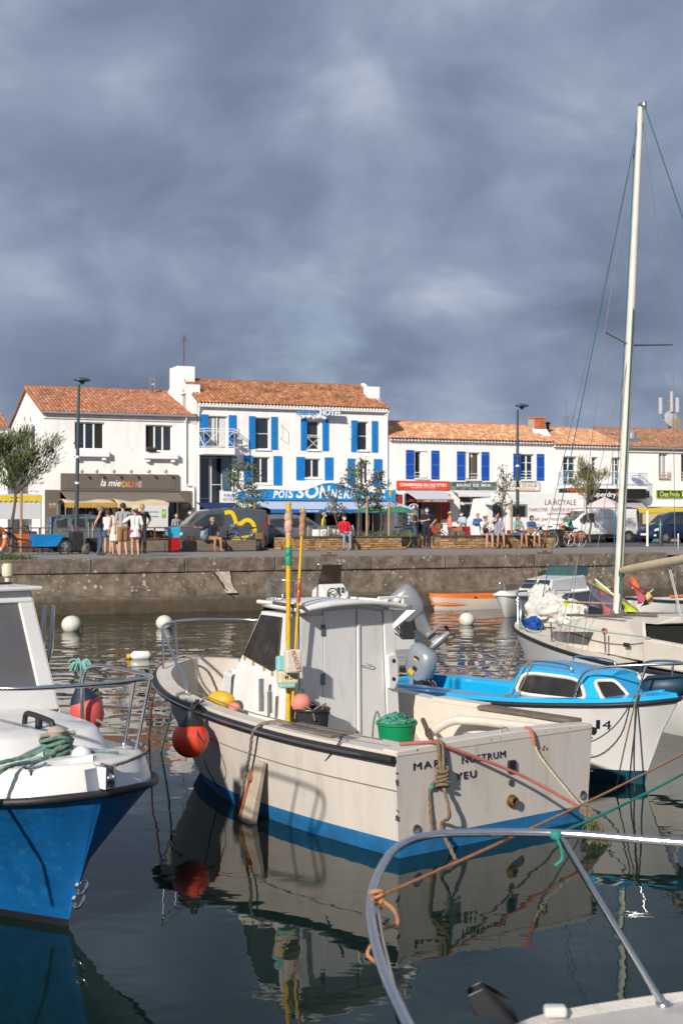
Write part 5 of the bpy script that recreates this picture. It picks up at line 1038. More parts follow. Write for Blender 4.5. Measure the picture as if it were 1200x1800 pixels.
# big orange fender ball on the port bow
fc = wp(335, 1299, 14.1)
t = thing('fender_ball', 'bright orange ball fender with black top hanging at the cream bow', 'fender', fc, 0)
b = MB(); b.ell((0, 0, 0), 0.192, 28, 20); b.build('ball', M_orange, t, 60); b = MB(); b.lathe([(0.135, 0.155), (0.10, 0.185), (0.045, 0.235), (0.04, 0.29), (0.02, 0.30)], n=18); b.build('cap', M_black, t, 50)
b = MB(); g_ = mw(3.2, 1.33, 1.05) - fc; b.tube(spline([(0, 0, 0.28), (0.02, 0.01, 0.36), g_ * 0.95, g_ + V((0.05, 0.06, 0.02))], 6), 0.014, 6); b.tube(spline([(0.01, 0, 0.28), (0.06, 0.01, 0.36), g_ * 0.95 + V((0.06, 0, 0)), g_ + V((0.1, 0.06, 0.02))], 6), 0.012, 6); b.build('lanyard', M_ropedark, t, 60)
# ropes on and off this boat
wpt = lambda px, py: wz(px, py, 0.0)
rope_thing('mooring_rope', 'thin dark line down from the port quarter into the water', [mw(0.85, 1.24, 0.955), mw(0.72, 1.36, 0.93), wz(497, 1438, 0.01), wz(493, 1442, -0.1)], 0.008, M_ropedark, wrap=False)
rope_thing('mooring_rope', 'grey rope looping over the port gunwale down to the water', [mw(1.7, 1.14, 0.97), mw(1.85, 1.28, 1.0), mw(1.95, 1.43, 0.92), wp(438, 1330, 13.6), wz(419, 1425, 0.0), wz(417, 1430, -0.15)], 0.016, M_ropegrey)
rope_thing('mooring_rope', 'thin brown line stretched along the port gunwale', [mw(3.7, 1.12, 1.14), mw(2.5, 1.2, 1.04), mw(1.4, 1.16, 0.99), mw(0.4, 1.1, 0.985)], 0.007, M_ropetan, wrap=False)
rope_thing('mooring_rope', 'dark line from the cream bow hanging beside the orange fender', [mw(3.2, 1.30, 1.08), fc + V((0.10, -0.20, 0.05)), fc + V((0.17, -0.12, -0.25)), wz(388, 1392, 0.0), wz(392, 1398, -0.1)], 0.007, M_ropedark, wrap=False)
rope_thing('mooring_rope', 'weedy rope dropping from the cream bow toward the water', [mw(5.1, 0.72, 1.18), wp(302, 1232, 16.4), wz(283, 1320, 0.0), wz(284, 1330, -0.1)], 0.014, M_ropegreen)
rope_thing('mooring_rope', 'rusty-red rope leaving the cream bow on its far side', [mw(5.3, 0.45, 1.24), wp(276, 1205, 17.2), wp(268, 1235, 17.6), wz(262, 1300, 0.0)], 0.012, mat('rust_red_rope', (0.32, 0.08, 0.04), 0.9))
sy = lambda f: 1.29 - 2.58 * f
rope_thing('mooring_hose', 'faded red hose over a rope slanting across the cream transom', [mw(0.12, sy(0.06), 0.985), mw(-0.02, sy(0.16), 0.99), mw(-0.06, sy(0.24), 0.92), mw(-0.22, sy(0.52), 0.62), mw(-0.48, sy(0.72), 0.30)], 0.015, M_redhose, 'rope', 8, False, n=9)
kn = mw(-0.50, sy(0.74), 0.26)
rope_thing('mooring_rope', 'pale thin rope from the transom top to the weedy knot', [mw(0.0, sy(0.66), 0.99), mw(-0.05, sy(0.665), 0.9), mw(-0.10, sy(0.68), 0.72), kn], 0.010, mat('pale_rope', (0.42, 0.38, 0.24), 0.9, var=0.2))
rope_thing('mooring_hose', 'short red hose sleeve on the thin transom rope', [mw(0.02, sy(0.645), 1.0), mw(-0.045, sy(0.655), 0.97), mw(-0.06, sy(0.665), 0.84)], 0.018, M_redhose, 'rope', 6, False)
for k in range(3): rope_thing('mooring_rope', 'weed-hung thick mooring rope entering the water off the transom', [kn + V((0.02 * k, 0, 0.02)), kn + V((0.03 + 0.05 * k, -0.10, -0.12)), V((kn.x + 0.02 + 0.075 * k, kn.y - 0.22, 0.0)), V((kn.x + 0.03 + 0.08 * k, kn.y - 0.26, -0.15))], 0.022, M_ropetan, group='weedy ropes below the transom knot')
b = MB(); b.ell(kn, (0.045, 0.045, 0.05), 10, 8); o = b.build('rope_knot', M_ropetan); tag(o, 'tan rope knot joining the red hose and the weedy ropes', 'knot')
b = MB(); rg = random.Random(2)
for i in range(320):
 f = rg.random(); p = kn + V((0.02 + 0.16 * rg.random() * f, -0.05 - 0.2 * f, -0.03 - 0.22 * f)) + V((rg.gauss(0, 0.03), rg.gauss(0, 0.03), 0)); d = V((rg.gauss(0, 0.03), rg.gauss(0, 0.03), -rg.uniform(0.01, 0.05)))
 if p.z < 0.005: p.z = 0.005; d.z = 0.01
 b.quad(p, p + V((0.012, 0, 0)), p + d)
o = b.build('seaweed', M_weed); o['kind'] = 'stuff'; o['label'] = 'green seaweed growing on the mooring ropes'; o['category'] = 'seaweed'
# coil hanging on the transom
ck = mw(-0.06, sy(0.185), 0.80)
t = thing('rope_hank', 'knotted hank of old tan rope hanging on the transom', 'rope', ck, 0)
inv = lambda v: v - ck
b = MB(); b.tube(spline([inv(mw(0.02, sy(0.175), 0.99)), inv(mw(-0.05, sy(0.18), 0.97)), (0, 0, 0), (0.01, -0.02, -0.10)], 6), 0.018, 7); b.tube(spline([inv(mw(0.02, sy(0.20), 0.99)), inv(mw(-0.05, sy(0.20), 0.97)), (0.03, 0, 0), (0.03, -0.02, -0.10)], 6), 0.018, 7); b.build('hanger', M_ropetan, t, 60)
for k in range(4): b = MB(); zz_ = -0.05 - 0.05 * k; b.tube([(0.02 + 0.055 * math.cos(a), 0.04 * math.sin(a) - 0.01, zz_ + 0.02 * math.sin(a + k)) for a in [2 * math.pi * q / 14 for q in range(14)]], 0.016, 7, True); b.build('coil', M_ropetan, t, 60)
rope_thing('mooring_rope', 'thick tan rope running from the transom hank into the water', [ck + V((0.03, 0, -0.2)), ck + V((0.08, -0.08, -0.45)), wz(775, 1452, 0.22), wz(800, 1510, 0.0), wz(815, 1540, -0.06)], 0.017, M_ropetan)
rope_thing('rope_tail', 'short doubled tan rope end hanging on the transom', [ck + V((-0.02, 0, -0.15)), ck + V((-0.09, -0.02, -0.22)), ck + V((-0.085, -0.02, -0.42)), ck + V((-0.07, -0.02, -0.62))], 0.015, M_ropetan)
b = MB(); b.ell(ck + V((-0.075, -0.03, -0.21)), (0.025, 0.02, 0.02), 8, 6); o = b.build('twine_knot', M_ropeteal); tag(o, 'small teal twine knot on the hanging tan rope', 'knot')
# clutter of line in the bow
rg = random.Random(8)
for k in range(5):
 pts = [mw(4.55 + rg.uniform(-0.3, 0.35), rg.uniform(-0.35, 0.45), 0.80 + rg.uniform(0, 0.10)) for i in range(7)]
 rope_thing('bow_rope', 'loose grey line lying in the cream bow', pts, 0.012, M_ropegrey, wrap=False, group='loose lines in the cream bow')
rope_thing('bow_rope', 'pale line tied up to the bow rail of the cream boat', [mw(5.0, 0.5, 0.85), mw(5.1, 0.45, 1.1), mw(5.15, 0.42, 1.28), mw(5.0, 0.2, 1.3), mw(4.9, 0.1, 1.0), mw(4.8, 0.0, 0.84)], 0.014, M_ropegrey)
# blue and white boat at the left
M_deepblue = mat('worn_blue_hull', (0.005, 0.092, 0.27), 0.36, var=0.18, scale=4, dirt=(0.02, 0.16, 0.36), dirt_amt=0.8, dscale=7, bump=0.3, bscale=9)
M_boot = mat('black_boot_top', (0.012, 0.012, 0.013), 0.5)
O1 = V((-2.01, 10.03, 0)); A1 = heading((0.65, -0.76))
lb = thing('cabin_cruiser', 'blue-hulled boat with white deck and wheelhouse facing the open water', 'boat', O1, A1)
M1 = Matrix.Translation(O1) @ Matrix.Rotation(A1, 4, 'Z')
def lw(x, y, z): return M1 @ V((x, y, z))
def ll(px, py, Z): return M1.inverted() @ wp(px, py, Z)
R1 = [[(-4.4, 0.8, -0.3), (-4.4, 0.95, 0.06), (-4.4, 1.02, 0.5), (-4.4, 1.08, 0.86)],
      [(-3.0, 0.75, -0.3), (-3.0, 0.92, 0.06), (-3.0, 1.0, 0.5), (-3.0, 1.10, 0.88)],
      [(-1.9, 0.52, -0.3), (-1.85, 0.70, 0.06), (-1.8, 0.84, 0.5), (-1.7, 1.05, 0.92)],
      [(-1.1, 0.28, -0.3), (-1.0, 0.43, 0.06), (-0.9, 0.60, 0.5), (-0.72, 0.94, 0.96)],
      [(-0.55, 0.10, -0.3), (-0.45, 0.20, 0.06), (-0.28, 0.36, 0.5), (-0.05, 0.76, 1.0)],
      [(-0.25, 0.02, -0.3), (-0.12, 0.06, 0.06), (0.06, 0.16, 0.5), (0.32, 0.50, 1.03)],
      [(-0.15, 0.0, -0.3), (-0.01, 0.008, 0.06), (0.20, 0.03, 0.5), (0.46, 0.24, 1.045)],
      [(-0.13, 0.0, -0.3), (0.02, 0.0, 0.06), (0.24, 0.0, 0.5), (0.52, 0.0, 1.05)]]
_, S1_ = hull(lb, R1, [M_boot, M_deepblue], [0, 1, 1], 6, smooth=50)
b = MB(); b.tube(both([V((p.x + 0.012, p.y + 0.012, p.z + 0.012)) for p in S1_]), 0.029, 8); rr_ = b.build('rubbing_strake', M_black, lb, 60)
for i in range(14): x = 0.42 - i * 0.16; j = min(range(len(S1_)), key=lambda k: abs(S1_[k].x - x)); p = S1_[j]; MB().ell((p.x + 0.02, -p.y - 0.05, p.z + 0.012), 0.007, 6, 5).build('rivet', M_chrome, rr_)
u1 = [p + V((0, 0, 0.02)) for p in inset(S1_, 0.015)]; u2 = [p + V((0, 0, 0.20)) for p in inset(S1_, 0.07)]; u3 = [p + V((0, 0, 0.225)) for p in inset(S1_, 0.11)]; u4 = [p + V((0, 0, 0.215)) for p in inset(S1_, 0.16)]
b = MB(); band(b, u1, u2); band(b, u2, u3); band(b, u3, u4); deckfill(b, u4, 0.0, 0.05)
o = b.build('deck', M_gel, lb); bm = bmesh.new(); bm.from_mesh(o.data); bmesh.ops.remove_doubles(bm, verts=bm.verts, dist=0.001); bmesh.ops.recalc_face_normals(bm, faces=bm.faces); bm.to_mesh(o.data); bm.free(); o.data.shade_smooth(); o.data.set_sharp_from_angle(angle=R(55))
# raised foredeck trunk, softly edged
b = MB()
def trunk(i, j):
 a = i * 2 * math.pi; cx, cy = -1.15, 0.0; r_ = (abs(math.cos(a)) ** 6 + abs(math.sin(a)) ** 6) ** (-1 / 6)
 k = (1.0, 0.98, 0.87, 0.83, 0.5, 0.0)[round(j * 5)]; z = (1.12, 1.18, 1.37, 1.40, 1.42, 1.43)[round(j * 5)]
 return (cx + 1.02 * r_ * math.cos(a) * k, cy + 0.70 * r_ * math.sin(a) * k * (1 - 0.22 * max(0, math.cos(a)) ** 2), z - 0.02 * max(0, math.cos(a)))
b.grid(trunk, 48, 5); b.build('trunk_cabin', M_gel, lb, 38)
b = MB(); b.tube(spline([(-0.30, 0.05, 1.36), (-0.32, 0.05, 1.455), (-0.40, 0.05, 1.475), (-0.66, 0.05, 1.49), (-0.74, 0.05, 1.475), (-0.76, 0.05, 1.40)], 5), 0.022, 8); b.tube([(-0.53, 0.05, 1.40), (-0.53, 0.05, 1.48)], 0.03, 8); b.build('grab_handle', M_black, lb, 60)
# wheelhouse
wz0, wz1, wx0, wx1 = 1.38, 2.38, -1.46, -1.86
def wfr(y, f): return V((wx0 + (wx1 - wx0) * f, y * (0.74 - 0.06 * f), wz0 + (wz1 - wz0) * f))
b = MB()
for sg in (1, -1): b.quad(wfr(sg, 0), wfr(sg, 1), (-3.0, sg * 0.72, wz1), (-3.0, sg * 0.85, 0.9), (wx0 - 0.02, sg * 0.78, 0.9))
def bar(ya, yb2, fa, fb): b.prism([wfr(ya, fa), wfr(yb2, fa), wfr(yb2, fb), wfr(ya, fb)], (-0.05, 0, -0.02))
bar(-1, 1, 0, 0.20); bar(-1, 1, 0.90, 1.0); bar(0.80, 1.0, 0.20, 0.90); bar(-1.0, -0.80, 0.20, 0.90); bar(-0.06, 0.06, 0.20, 0.90); b.build('wheelhouse', M_gel, lb, None, 0.012)
M_haze = mat('greyed_glass', (0.13, 0.125, 0.13), 0.12, var=0.15, scale=1.5, spec=0.6)
for ya, yb2 in ((0.06, 0.80), (-0.80, -0.06)): b = MB(); b.prism([wfr(ya, 0.2) + V((-0.02, 0, -0.01)), wfr(yb2, 0.2) + V((-0.02, 0, -0.01)), wfr(yb2, 0.9) + V((-0.02, 0, -0.01)), wfr(ya, 0.9) + V((-0.02, 0, -0.01))], (-0.012, 0, -0.005)); b.build('windscreen_pane', M_haze, lb)
b = MB(); b.box(-3.1, -1.78, -0.76, 0.76, wz1, wz1 + 0.035); b.build('roof', M_gel, lb, None, 0.012)
b = MB(); b.box(-1.55, -1.50, -0.3, 0.3, 1.40, 1.44); b.build('dash', M_gel, lb)
p = ll(14, 1020, 12.3); b = MB(); b.lathe([(0.022, -0.10), (0.026, 0.02), (0.05, 0.04), (0.055, 0.12), (0.04, 0.15), (0.0, 0.155)], p, 14); b.build('navigation_light', mat('ivory_lamp', (0.5, 0.45, 0.33), 0.5), lb, 40)
p = ll(5, 1033, 12.2); b = MB(); b.box(p.x - 0.05, p.x + 0.05, p.y - 0.07, p.y + 0.07, p.z - 0.04, p.z + 0.05); b.build('roof_fitting', M_blackp, lb, None, 0.01)
for px in (74, 89): a_ = ll(px + 4, 1064, 12.6); c_ = ll(px - 2, 1150, 12.6); b = MB(); b.tube(spline([a_, (a_ + c_) / 2 + V((0.01, 0, 0)), c_, c_ + V((-0.1, -0.05, -0.2))], 5), 0.026, 8); b.build('stern_arch_tube', M_chrome, lb, 60)
# pulpit
b = MB(); pp = [(-1.7, -0.80, 1.62), (-1.0, -0.80, 1.80), (-0.3, -0.78, 1.82), (0.10, -0.68, 1.82), (0.32, -0.42, 1.82), (0.40, 0, 1.82), (0.35, 0.36, 1.82), (0.16, 0.62, 1.81), (-0.4, 0.74, 1.80), (-0.95, 0.78, 1.79), (-1.2, 0.82, 1.66), (-1.28, 0.86, 1.25)]
b.tube(spline(pp, 7), 0.0165, 10); pu = b.build('pulpit', M_chrome, lb, 60)
for p0_, p1_ in (((-0.12, 0.66, 1.21), (0.16, 0.62, 1.81)), ((-0.48, 0.78, 1.20), (-0.2, 0.71, 1.80)), ((-0.12, -0.66, 1.21), (0.10, -0.66, 1.82)), ((-1.0, -0.86, 1.16), (-0.9, -0.80, 1.80))): bb = MB(); bb.tube([p0_, p1_], 0.0145, 8); bb.lathe([(0.032, 0), (0.032, 0.012), (0.018, 0.02)], p0_, 10); bb.build('stanchion', M_chrome, pu, 60)
# stem roller and plates, samson post, cleat, ventilator
b = MB(); b.prism([(0.515, -0.03, 1.08), (0.495, -0.13, 1.075), (0.447, -0.125, 1.23), (0.465, -0.03, 1.24)], (0.012, -0.003, 0.004)); b.build('stem_plate', M_alu, lb, None, 0.003)
b = MB(); b.box(0.38, 0.60, -0.035, -0.022, 1.10, 1.26); b.box(0.38, 0.60, 0.035, 0.048, 1.10, 1.26); b.lathe([(0.04, -0.03), (0.028, 0), (0.04, 0.03)], (0.55, 0.006, 1.17), 12, RX90); b.build('bow_roller', M_chrome, lb, 40, 0.004)
b = MB(); b.lathe([(0.10, 0.0), (0.09, 0.04), (0.065, 0.05), (0.06, 0.20), (0.07, 0.22), (0.04, 0.25), (0.0, 0.255)], (0.02, -0.10, 1.235), 14); b.tube([(0.02, -0.24, 1.43), (0.02, 0.05, 1.43)], 0.018, 8); b.build('samson_post', mat('pale_wood_post', (0.40, 0.33, 0.26), 0.8), lb, 50)
b = MB(); b.lathe([(0.075, 0), (0.075, 0.05), (0.065, 0.085), (0.035, 0.11), (0, 0.118)], (0.17, 0.02, 1.235), 16); b.build('ventilator', M_gel, lb, 60)
cp = ll(62, 1357, 9.55); b = MB(); b.tube(spline([(cp.x, cp.y - 0.09, cp.z + 0.05), (cp.x, cp.y - 0.05, cp.z + 0.03), (cp.x, cp.y + 0.05, cp.z + 0.03), (cp.x, cp.y + 0.09, cp.z + 0.05)], 4), 0.014, 7)
for dy in (-0.03, 0.03): b.tube([(cp.x, cp.y + dy, cp.z - 0.02), (cp.x, cp.y + dy, cp.z + 0.03)], 0.012, 6)
b.build('cleat', M_chrome, lb, 60)
for f in (0.30, 0.20): z = 1.05 * f + 0.02; x = 0.02 + 0.22 * (z / 0.5); b = MB(); b.tube([(x + 0.045 + 0.05 * math.cos(a), 0.05 * math.sin(a) * 0.5, z + 0.05 * math.sin(a)) for a in [2 * math.pi * k / 14 for k in range(14)]], 0.011, 6, True); b.lathe([(0.03, 0), (0.02, 0.02)], (x - 0.01, 0, z), 8, Matrix.Rotation(R(90), 3, 'Y')); b.build('towing_eye', M_chrome, lb, 60)
pst = lw(0.02, -0.10, 1.235)
for k in range(5): b = MB(); b.tube([pst + V(((0.085 + 0.008 * k) * math.cos(a), (0.085 + 0.006 * k) * math.sin(a), 0.05 + 0.03 * k + 0.02 * math.sin(a * 2 + k))) for a in [2 * math.pi * q / 18 for q in range(18)]], 0.014, 6, True); o = b.build('rope_turn', M_ropegreen, None, 60); tag(o, 'pale-green rope turn around the wooden post of the blue boat', 'rope', 'rope turns on the foredeck post')
rope_thing('mooring_rope', 'pale-green rope from the foredeck post over the blue boat side', [pst + V((0.05, -0.08, 0.13)), lw(0.12, -0.28, 1.275), lw(0.26, -0.62, 1.28), lw(0.30, -0.80, 1.14), lw(0.42, -1.2, 0.75)], 0.016, M_ropegreen)
rope_thing('mooring_rope', 'pale-green rope lying from the foredeck post along the starboard deck', [pst + V((-0.05, -0.08, 0.12)), lw(-0.02, -0.30, 1.29), lw(-0.02, -0.62, 1.26), lw(-0.10, -0.95, 1.22)], 0.016, M_ropegreen)
rope_thing('rope_tail', 'loose pale-green rope end toward the bow of the blue boat', [pst + V((0.08, 0, 0.12)), lw(0.16, 0.12, 1.29), lw(0.22, 0.30, 1.275)], 0.014, M_ropegreen)
rope_thing('mooring_rope', 'whitish line from the foredeck to the bow roller', [pst + V((0.1, 0.02, 0.10)), lw(0.24, 0.05, 1.27), lw(0.48, 0.02, 1.24), lw(0.56, 0.0, 1.20)], 0.013, M_ropegrey)
rope_thing('mooring_rope', 'whitish line along the port deck edge outside the pulpit', [lw(0.5, 0.05, 1.24), lw(0.40, 0.30, 1.25), lw(0.05, 0.66, 1.24), lw(-0.5, 0.84, 1.24), lw(-1.2, 0.95, 1.30)], 0.012, M_ropegrey)
fp = wp(152, 1243, 11.75)
t = thing('fender_ball', 'pink fender with dark blue cap on the far side of the blue boat', 'fender', fp, 0.0)
b = MB(); b.lathe([(0.0, -0.20), (0.08, -0.185), (0.13, -0.11), (0.145, 0.0), (0.125, 0.06), (0.10, 0.10)], n=20, rot=Matrix.Rotation(R(-18), 3, 'Y')); b.build('ball', mat('worn_pink_fender', (0.60, 0.09, 0.085), 0.5, var=0.1), t, 60)
b = MB(); b.lathe([(0.127, 0.058), (0.10, 0.11), (0.05, 0.17), (0.03, 0.21)], n=20, rot=Matrix.Rotation(R(-18), 3, 'Y')); b.build('cap', mat('navy_cap', (0.012, 0.018, 0.045), 0.5), t, 60)
kp = wp(142, 1165, 11.4)
rope_thing('fender_line', 'teal line from the pulpit to the pink fender', [fp + V((-0.06, 0, 0.19)), kp + V((0, 0.05, -0.1)), kp], 0.011, mat('pale_teal', (0.16, 0.36, 0.32), 0.9))
b = MB(); rg = random.Random(4)
for i in range(26): a = rg.uniform(0, 6.28); d = V((math.cos(a) * 0.10, rg.uniform(-0.03, 0.03), rg.uniform(-0.06, 0.03))); b.tube(spline([kp, kp + d * 0.6 + V((0, 0, 0.02)), kp + d + V((0, 0, -0.02))], 3), 0.007, 4)
o = b.build('rope_tuft', MAT['pale_teal']); tag(o, 'frayed pale teal rope knot on the pulpit of the blue boat', 'knot')
# sky-blue cabin dinghy at the right
M_sky = mat('sky_blue_gelcoat', (0.010, 0.35, 0.66), 0.25, var=0.05, scale=2, coat=0.3)
O2 = V((3.41, 15.45, 0)); A2 = heading((0.68, -0.73)); M2 = Matrix.Translation(O2) @ Matrix.Rotation(A2, 4, 'Z')
cb_ = thing('cabin_dinghy', 'small white boat with sky-blue deck and cabin, moored beyond the fishing boat', 'boat', O2, A2)
def cw(x, y, z): return M2 @ V((x, y, z))
R2 = [[(-3.9, 0.5, -0.2), (-3.9, 0.62, 0.0), (-3.9, 0.66, 0.16), (-3.9, 0.72, 0.5), (-3.9, 0.78, 0.80)],
      [(-2.6, 0.55, -0.2), (-2.6, 0.70, 0.0), (-2.6, 0.74, 0.16), (-2.6, 0.82, 0.5), (-2.6, 0.88, 0.82)],
      [(-1.4, 0.40, -0.2), (-1.4, 0.60, 0.0), (-1.4, 0.65, 0.16), (-1.35, 0.78, 0.55), (-1.3, 0.86, 0.86)],
      [(-0.6, 0.18, -0.2), (-0.55, 0.32, 0.0), (-0.52, 0.37, 0.16), (-0.42, 0.54, 0.58), (-0.32, 0.66, 0.92)],
      [(-0.2, 0.04, -0.2), (-0.12, 0.12, 0.0), (-0.08, 0.15, 0.16), (0.06, 0.29, 0.62), (0.20, 0.40, 0.965)],
      [(-0.14, 0.0, -0.2), (0.02, 0.0, 0.0), (0.06, 0.0, 0.16), (0.26, 0.0, 0.64), (0.46, 0.0, 1.0)]]
M_teal = mat('teal_boot_top', (0.008, 0.075, 0.12), 0.5, var=0.25, scale=4)
hb_, S2_ = hull(cb_, R2, [M_teal, M_gel], [0, 0, 1, 1], 6, smooth=45)
b = MB(); b.tube(both([V((p.x, p.y + 0.012, p.z)) for p in S2_]), 0.026, 8); b.build('rubbing_strake', M_black, cb_, 60)
v1 = [p + V((0, 0, 0.01)) for p in inset(S2_, 0.0)]; v2 = [p + V((0, 0, 0.065)) for p in inset(S2_, 0.03)]; v3 = [p + V((0, 0, 0.075)) for p in inset(S2_, 0.20)]
b = MB(); band(b, v1, v2); band(b, v2, v3); k_ = [i for i, p in enumerate(v3) if p.x > -1.55]; deckfill(b, [v3[i] for i in k_], 0.0, 0.02); b.build('deck', M_sky, cb_, 40)
ck_ = [v3[i] for i in range(len(v3)) if v3[i].x <= -1.5]
b = MB(); band(b, ck_, [V((p.x, p.y, 0.40)) for p in ck_]); deckfill(b, [V((p.x, p.y, 0.40)) for p in ck_]); b.box(-3.85, -3.3, -0.55, 0.55, 0.4, 0.68); b.build('cockpit', M_sky, cb_, 40)
for y in (-0.62, 0.62): b = MB(); b.box(-3.4, -1.55, min(y, y * 0.98) - 0.14, max(y, y * 0.98) + 0.10, 0.55, 0.905 if y < 0 else 0.90); b.build('side_seat', M_sky, cb_, None, 0.05)
b = MB(); b.box(-3.93, -3.78, -0.6, 0.6, 0.55, 0.88); b.build('motor_well', M_sky, cb_, None, 0.03)
# cabin: faceted shell
base = [(-1.50, 0.66), (-0.14, 0.56), (0.12, 0.22)]; topc = [(-1.38, 0.50), (-0.42, 0.44), (-0.28, 0.20)]
zb1, zt1 = 0.90, 1.245
ring0 = [(x, y) for x, y in base] + [(x, -y) for x, y in base[::-1]]; ring1 = [(x, y) for x, y in topc] + [(x, -y) for x, y in topc[::-1]]
b = MB(); n = 6; b.add([(x, y, zb1) for x, y in ring0] + [(x, y, zt1 - 0.03 * (x > -0.7)) for x, y in ring1], [(i, (i + 1) % n, n + (i + 1) % n, n + i) for i in range(n)])
tp_ = [V((x, y, zt1 - 0.03 * (x > -0.7))) for x, y in topc]; deckfill(b, tp_, 0.0, 0.055)
for q_ in (tp_[0], tp_[-1]): b.quad(*[(q_.x, q_.y * (1 - j / 3), q_.z + 0.055 * (1 - (1 - j / 3) ** 2)) for j in range(7)])
b.build('cabin', M_sky, cb_, None, 0.035)
def facep(i, u, v, out=0.01):
 j = (i + 1) % n; a0_ = V((*ring0[i], zb1)); a1_ = V((*ring0[j], zb1)); c0_ = V((*ring1[i], zt1 - 0.03 * (ring1[i][0] > -0.7))); c1_ = V((*ring1[j], zt1 - 0.03 * (ring1[j][0] > -0.7)))
 p = a0_.lerp(a1_, u).lerp(c0_.lerp(c1_, u), v); nn_ = (a1_ - a0_).cross(c0_ - a0_).normalized()
 if nn_.dot(p - V((-0.9, 0, 1.0))) < 0: nn_ = -nn_
 return p + nn_ * out
def rwin(i, u0, u1, v0, v1):
 pts = []; 
 for k in range(24):
  a = 2 * math.pi * k / 24; c, s = math.cos(a), math.sin(a); pts.append((0.5 + 0.5 * math.copysign(abs(c) ** 0.45, c), 0.5 + 0.5 * math.copysign(abs(s) ** 0.45, s)))
 f = lambda o, g: [facep(i, u0 + (u1 - u0) * (0.5 + (a - 0.5) * g), v0 + (v1 - v0) * (0.5 + (c - 0.5) * g), o) for a, c in pts]
 fr = MB(); q2 = f(0.012, 1.0); fr.tube(q2, 0.026, 6, True); wo = fr.build('window_gasket', mat('ivory_gasket', (0.68, 0.64, 0.54), 0.5), cb_, 60)
 pn = MB(); pn.quad(*f(0.02, 0.97)); pn.build('pane', M_smoke, wo)
rwin(0, 0.10, 0.86, 0.14, 0.86); rwin(4, 0.14, 0.90, 0.14, 0.86); rwin(1, 0.08, 0.92, 0.14, 0.84); rwin(3, 0.08, 0.92, 0.14, 0.84)
for y in (0.42, -0.42): b = MB(); b.tube(spline([(-1.30, y, zt1 - 0.01), (-1.28, y, zt1 + 0.07), (-1.0, y, zt1 + 0.085), (-0.72, y, zt1 + 0.06), (-0.68, y, zt1 - 0.02)], 5), 0.012, 8); b.build('roof_rail', M_chrome, cb_, 60)
b = MB(); b.tube(spline([(-0.52, -0.60, 0.96), (-0.44, -0.58, 1.20), (-0.30, -0.52, 1.32), (0.15, -0.32, 1.38), (0.5, 0.0, 1.40), (0.15, 0.32, 1.38), (-0.30, 0.52, 1.32), (-0.44, 0.58, 1.2), (-0.52, 0.60, 0.96)], 6), 0.016, 8); pr_ = b.build('pulpit', M_chrome, cb_, 60)
for sg in (-1, 1): b = MB(); b.tube([(0.14, 0.34 * sg, 1.02), (0.22, 0.26 * sg, 1.385)], 0.014, 8); b.build('stanchion', M_chrome, pr_, 60)
k_ = min(range(len(S2_)), key=lambda q: abs(S2_[q].x - (-0.9)))
def hside(x, z):   # starboard hull skin between knuckle and sheer
 rr = catmull_rows(R2, 6); i = max(k for k in range(len(rr) - 1) if rr[k][3].x <= x); g = (x - rr[i][3].x) / (rr[i + 1][3].x - rr[i][3].x); a, c = rr[i][3].lerp(rr[i + 1][3], g), rr[i][4].lerp(rr[i + 1][4], g); f = (z - a.z) / (c.z - a.z); return V((a.x + (c.x - a.x) * f, -(a.y + (c.y - a.y) * f) - 0.006, z))
p0_ = hside(-0.29, 0.65); p1_ = hside(-0.14, 0.65); p2_ = hside(-0.29, 0.755)
u_ = p1_ - p0_; text(cb_, '1', p0_, u_ * 0.26, p2_ - p0_, (0.1, -1, 0), M_navy, extr=0.004); text(cb_, '4', p0_ + u_ * 0.42, u_ * 0.6, p2_ - p0_, (0.1, -1, 0), M_navy, extr=0.004)
rope_thing('hanging_rope', 'straight whitish cord hung over the blue cabin roof rail', [cw(-1.28, -0.42, zt1 + 0.075), cw(-1.30, -0.52, zt1 + 0.0), cw(-1.36, -0.68, 0.97), cw(-1.42, -0.74, 0.94)], 0.008, M_ropegrey, wrap=False, group='cords over the blue cabin')
rope_thing('hanging_rope', 'looped whitish cord beside the straight ones on the blue cabin', [cw(-1.27, -0.42, zt1 + 0.075), cw(-1.22, -0.53, zt1 - 0.02), cw(-1.24, -0.70, 0.98), cw(-1.32, -0.74, 0.93), cw(-1.38, -0.72, 0.96)], 0.008, M_ropegrey, wrap=False, group='cords over the blue cabin')
rope_thing('mooring_rope', 'dark line hanging from the sky-blue bow down to the water', [cw(0.20, -0.36, 1.06), cw(0.22, -0.46, 0.92), cw(0.19, -0.45, 0.4), cw(0.18, -0.42, -0.05)], 0.009, M_ropedark, wrap=False)
rope_thing('mooring_rope', 'brown line slanting from the sky-blue bow to the water', [cw(0.18, -0.36, 1.06), cw(0.20, -0.47, 0.92), cw(0.08, -0.50, 0.4), cw(0.0, -0.54, -0.05)], 0.009, M_ropetan, wrap=False)
rope_thing('mooring_rope', 'dark slack line along the white side of the sky-blue boat', [cw(0.16, -0.38, 1.05), cw(0.05, -0.62, 0.72), cw(-0.22, -0.80, 0.52), cw(-0.6, -0.95, 0.55)], 0.007, M_ropedark, wrap=False)
t = thing('fender', 'dark teal sausage fender lying on the sky-blue foredeck', 'fender', cw(0.12, 0.24, 1.10), A2 + 0.5)
b = MB(); b.lathe([(0.0, -0.30), (0.03, -0.29), (0.06, -0.25), (0.125, -0.18), (0.13, 0.18), (0.06, 0.25), (0.03, 0.29), (0, 0.30)], n=18, rot=Matrix.Rotation(R(86), 3, 'Y')); b.build('body', mat('teal_fender', (0.004, 0.035, 0.06), 0.5), t, 60)
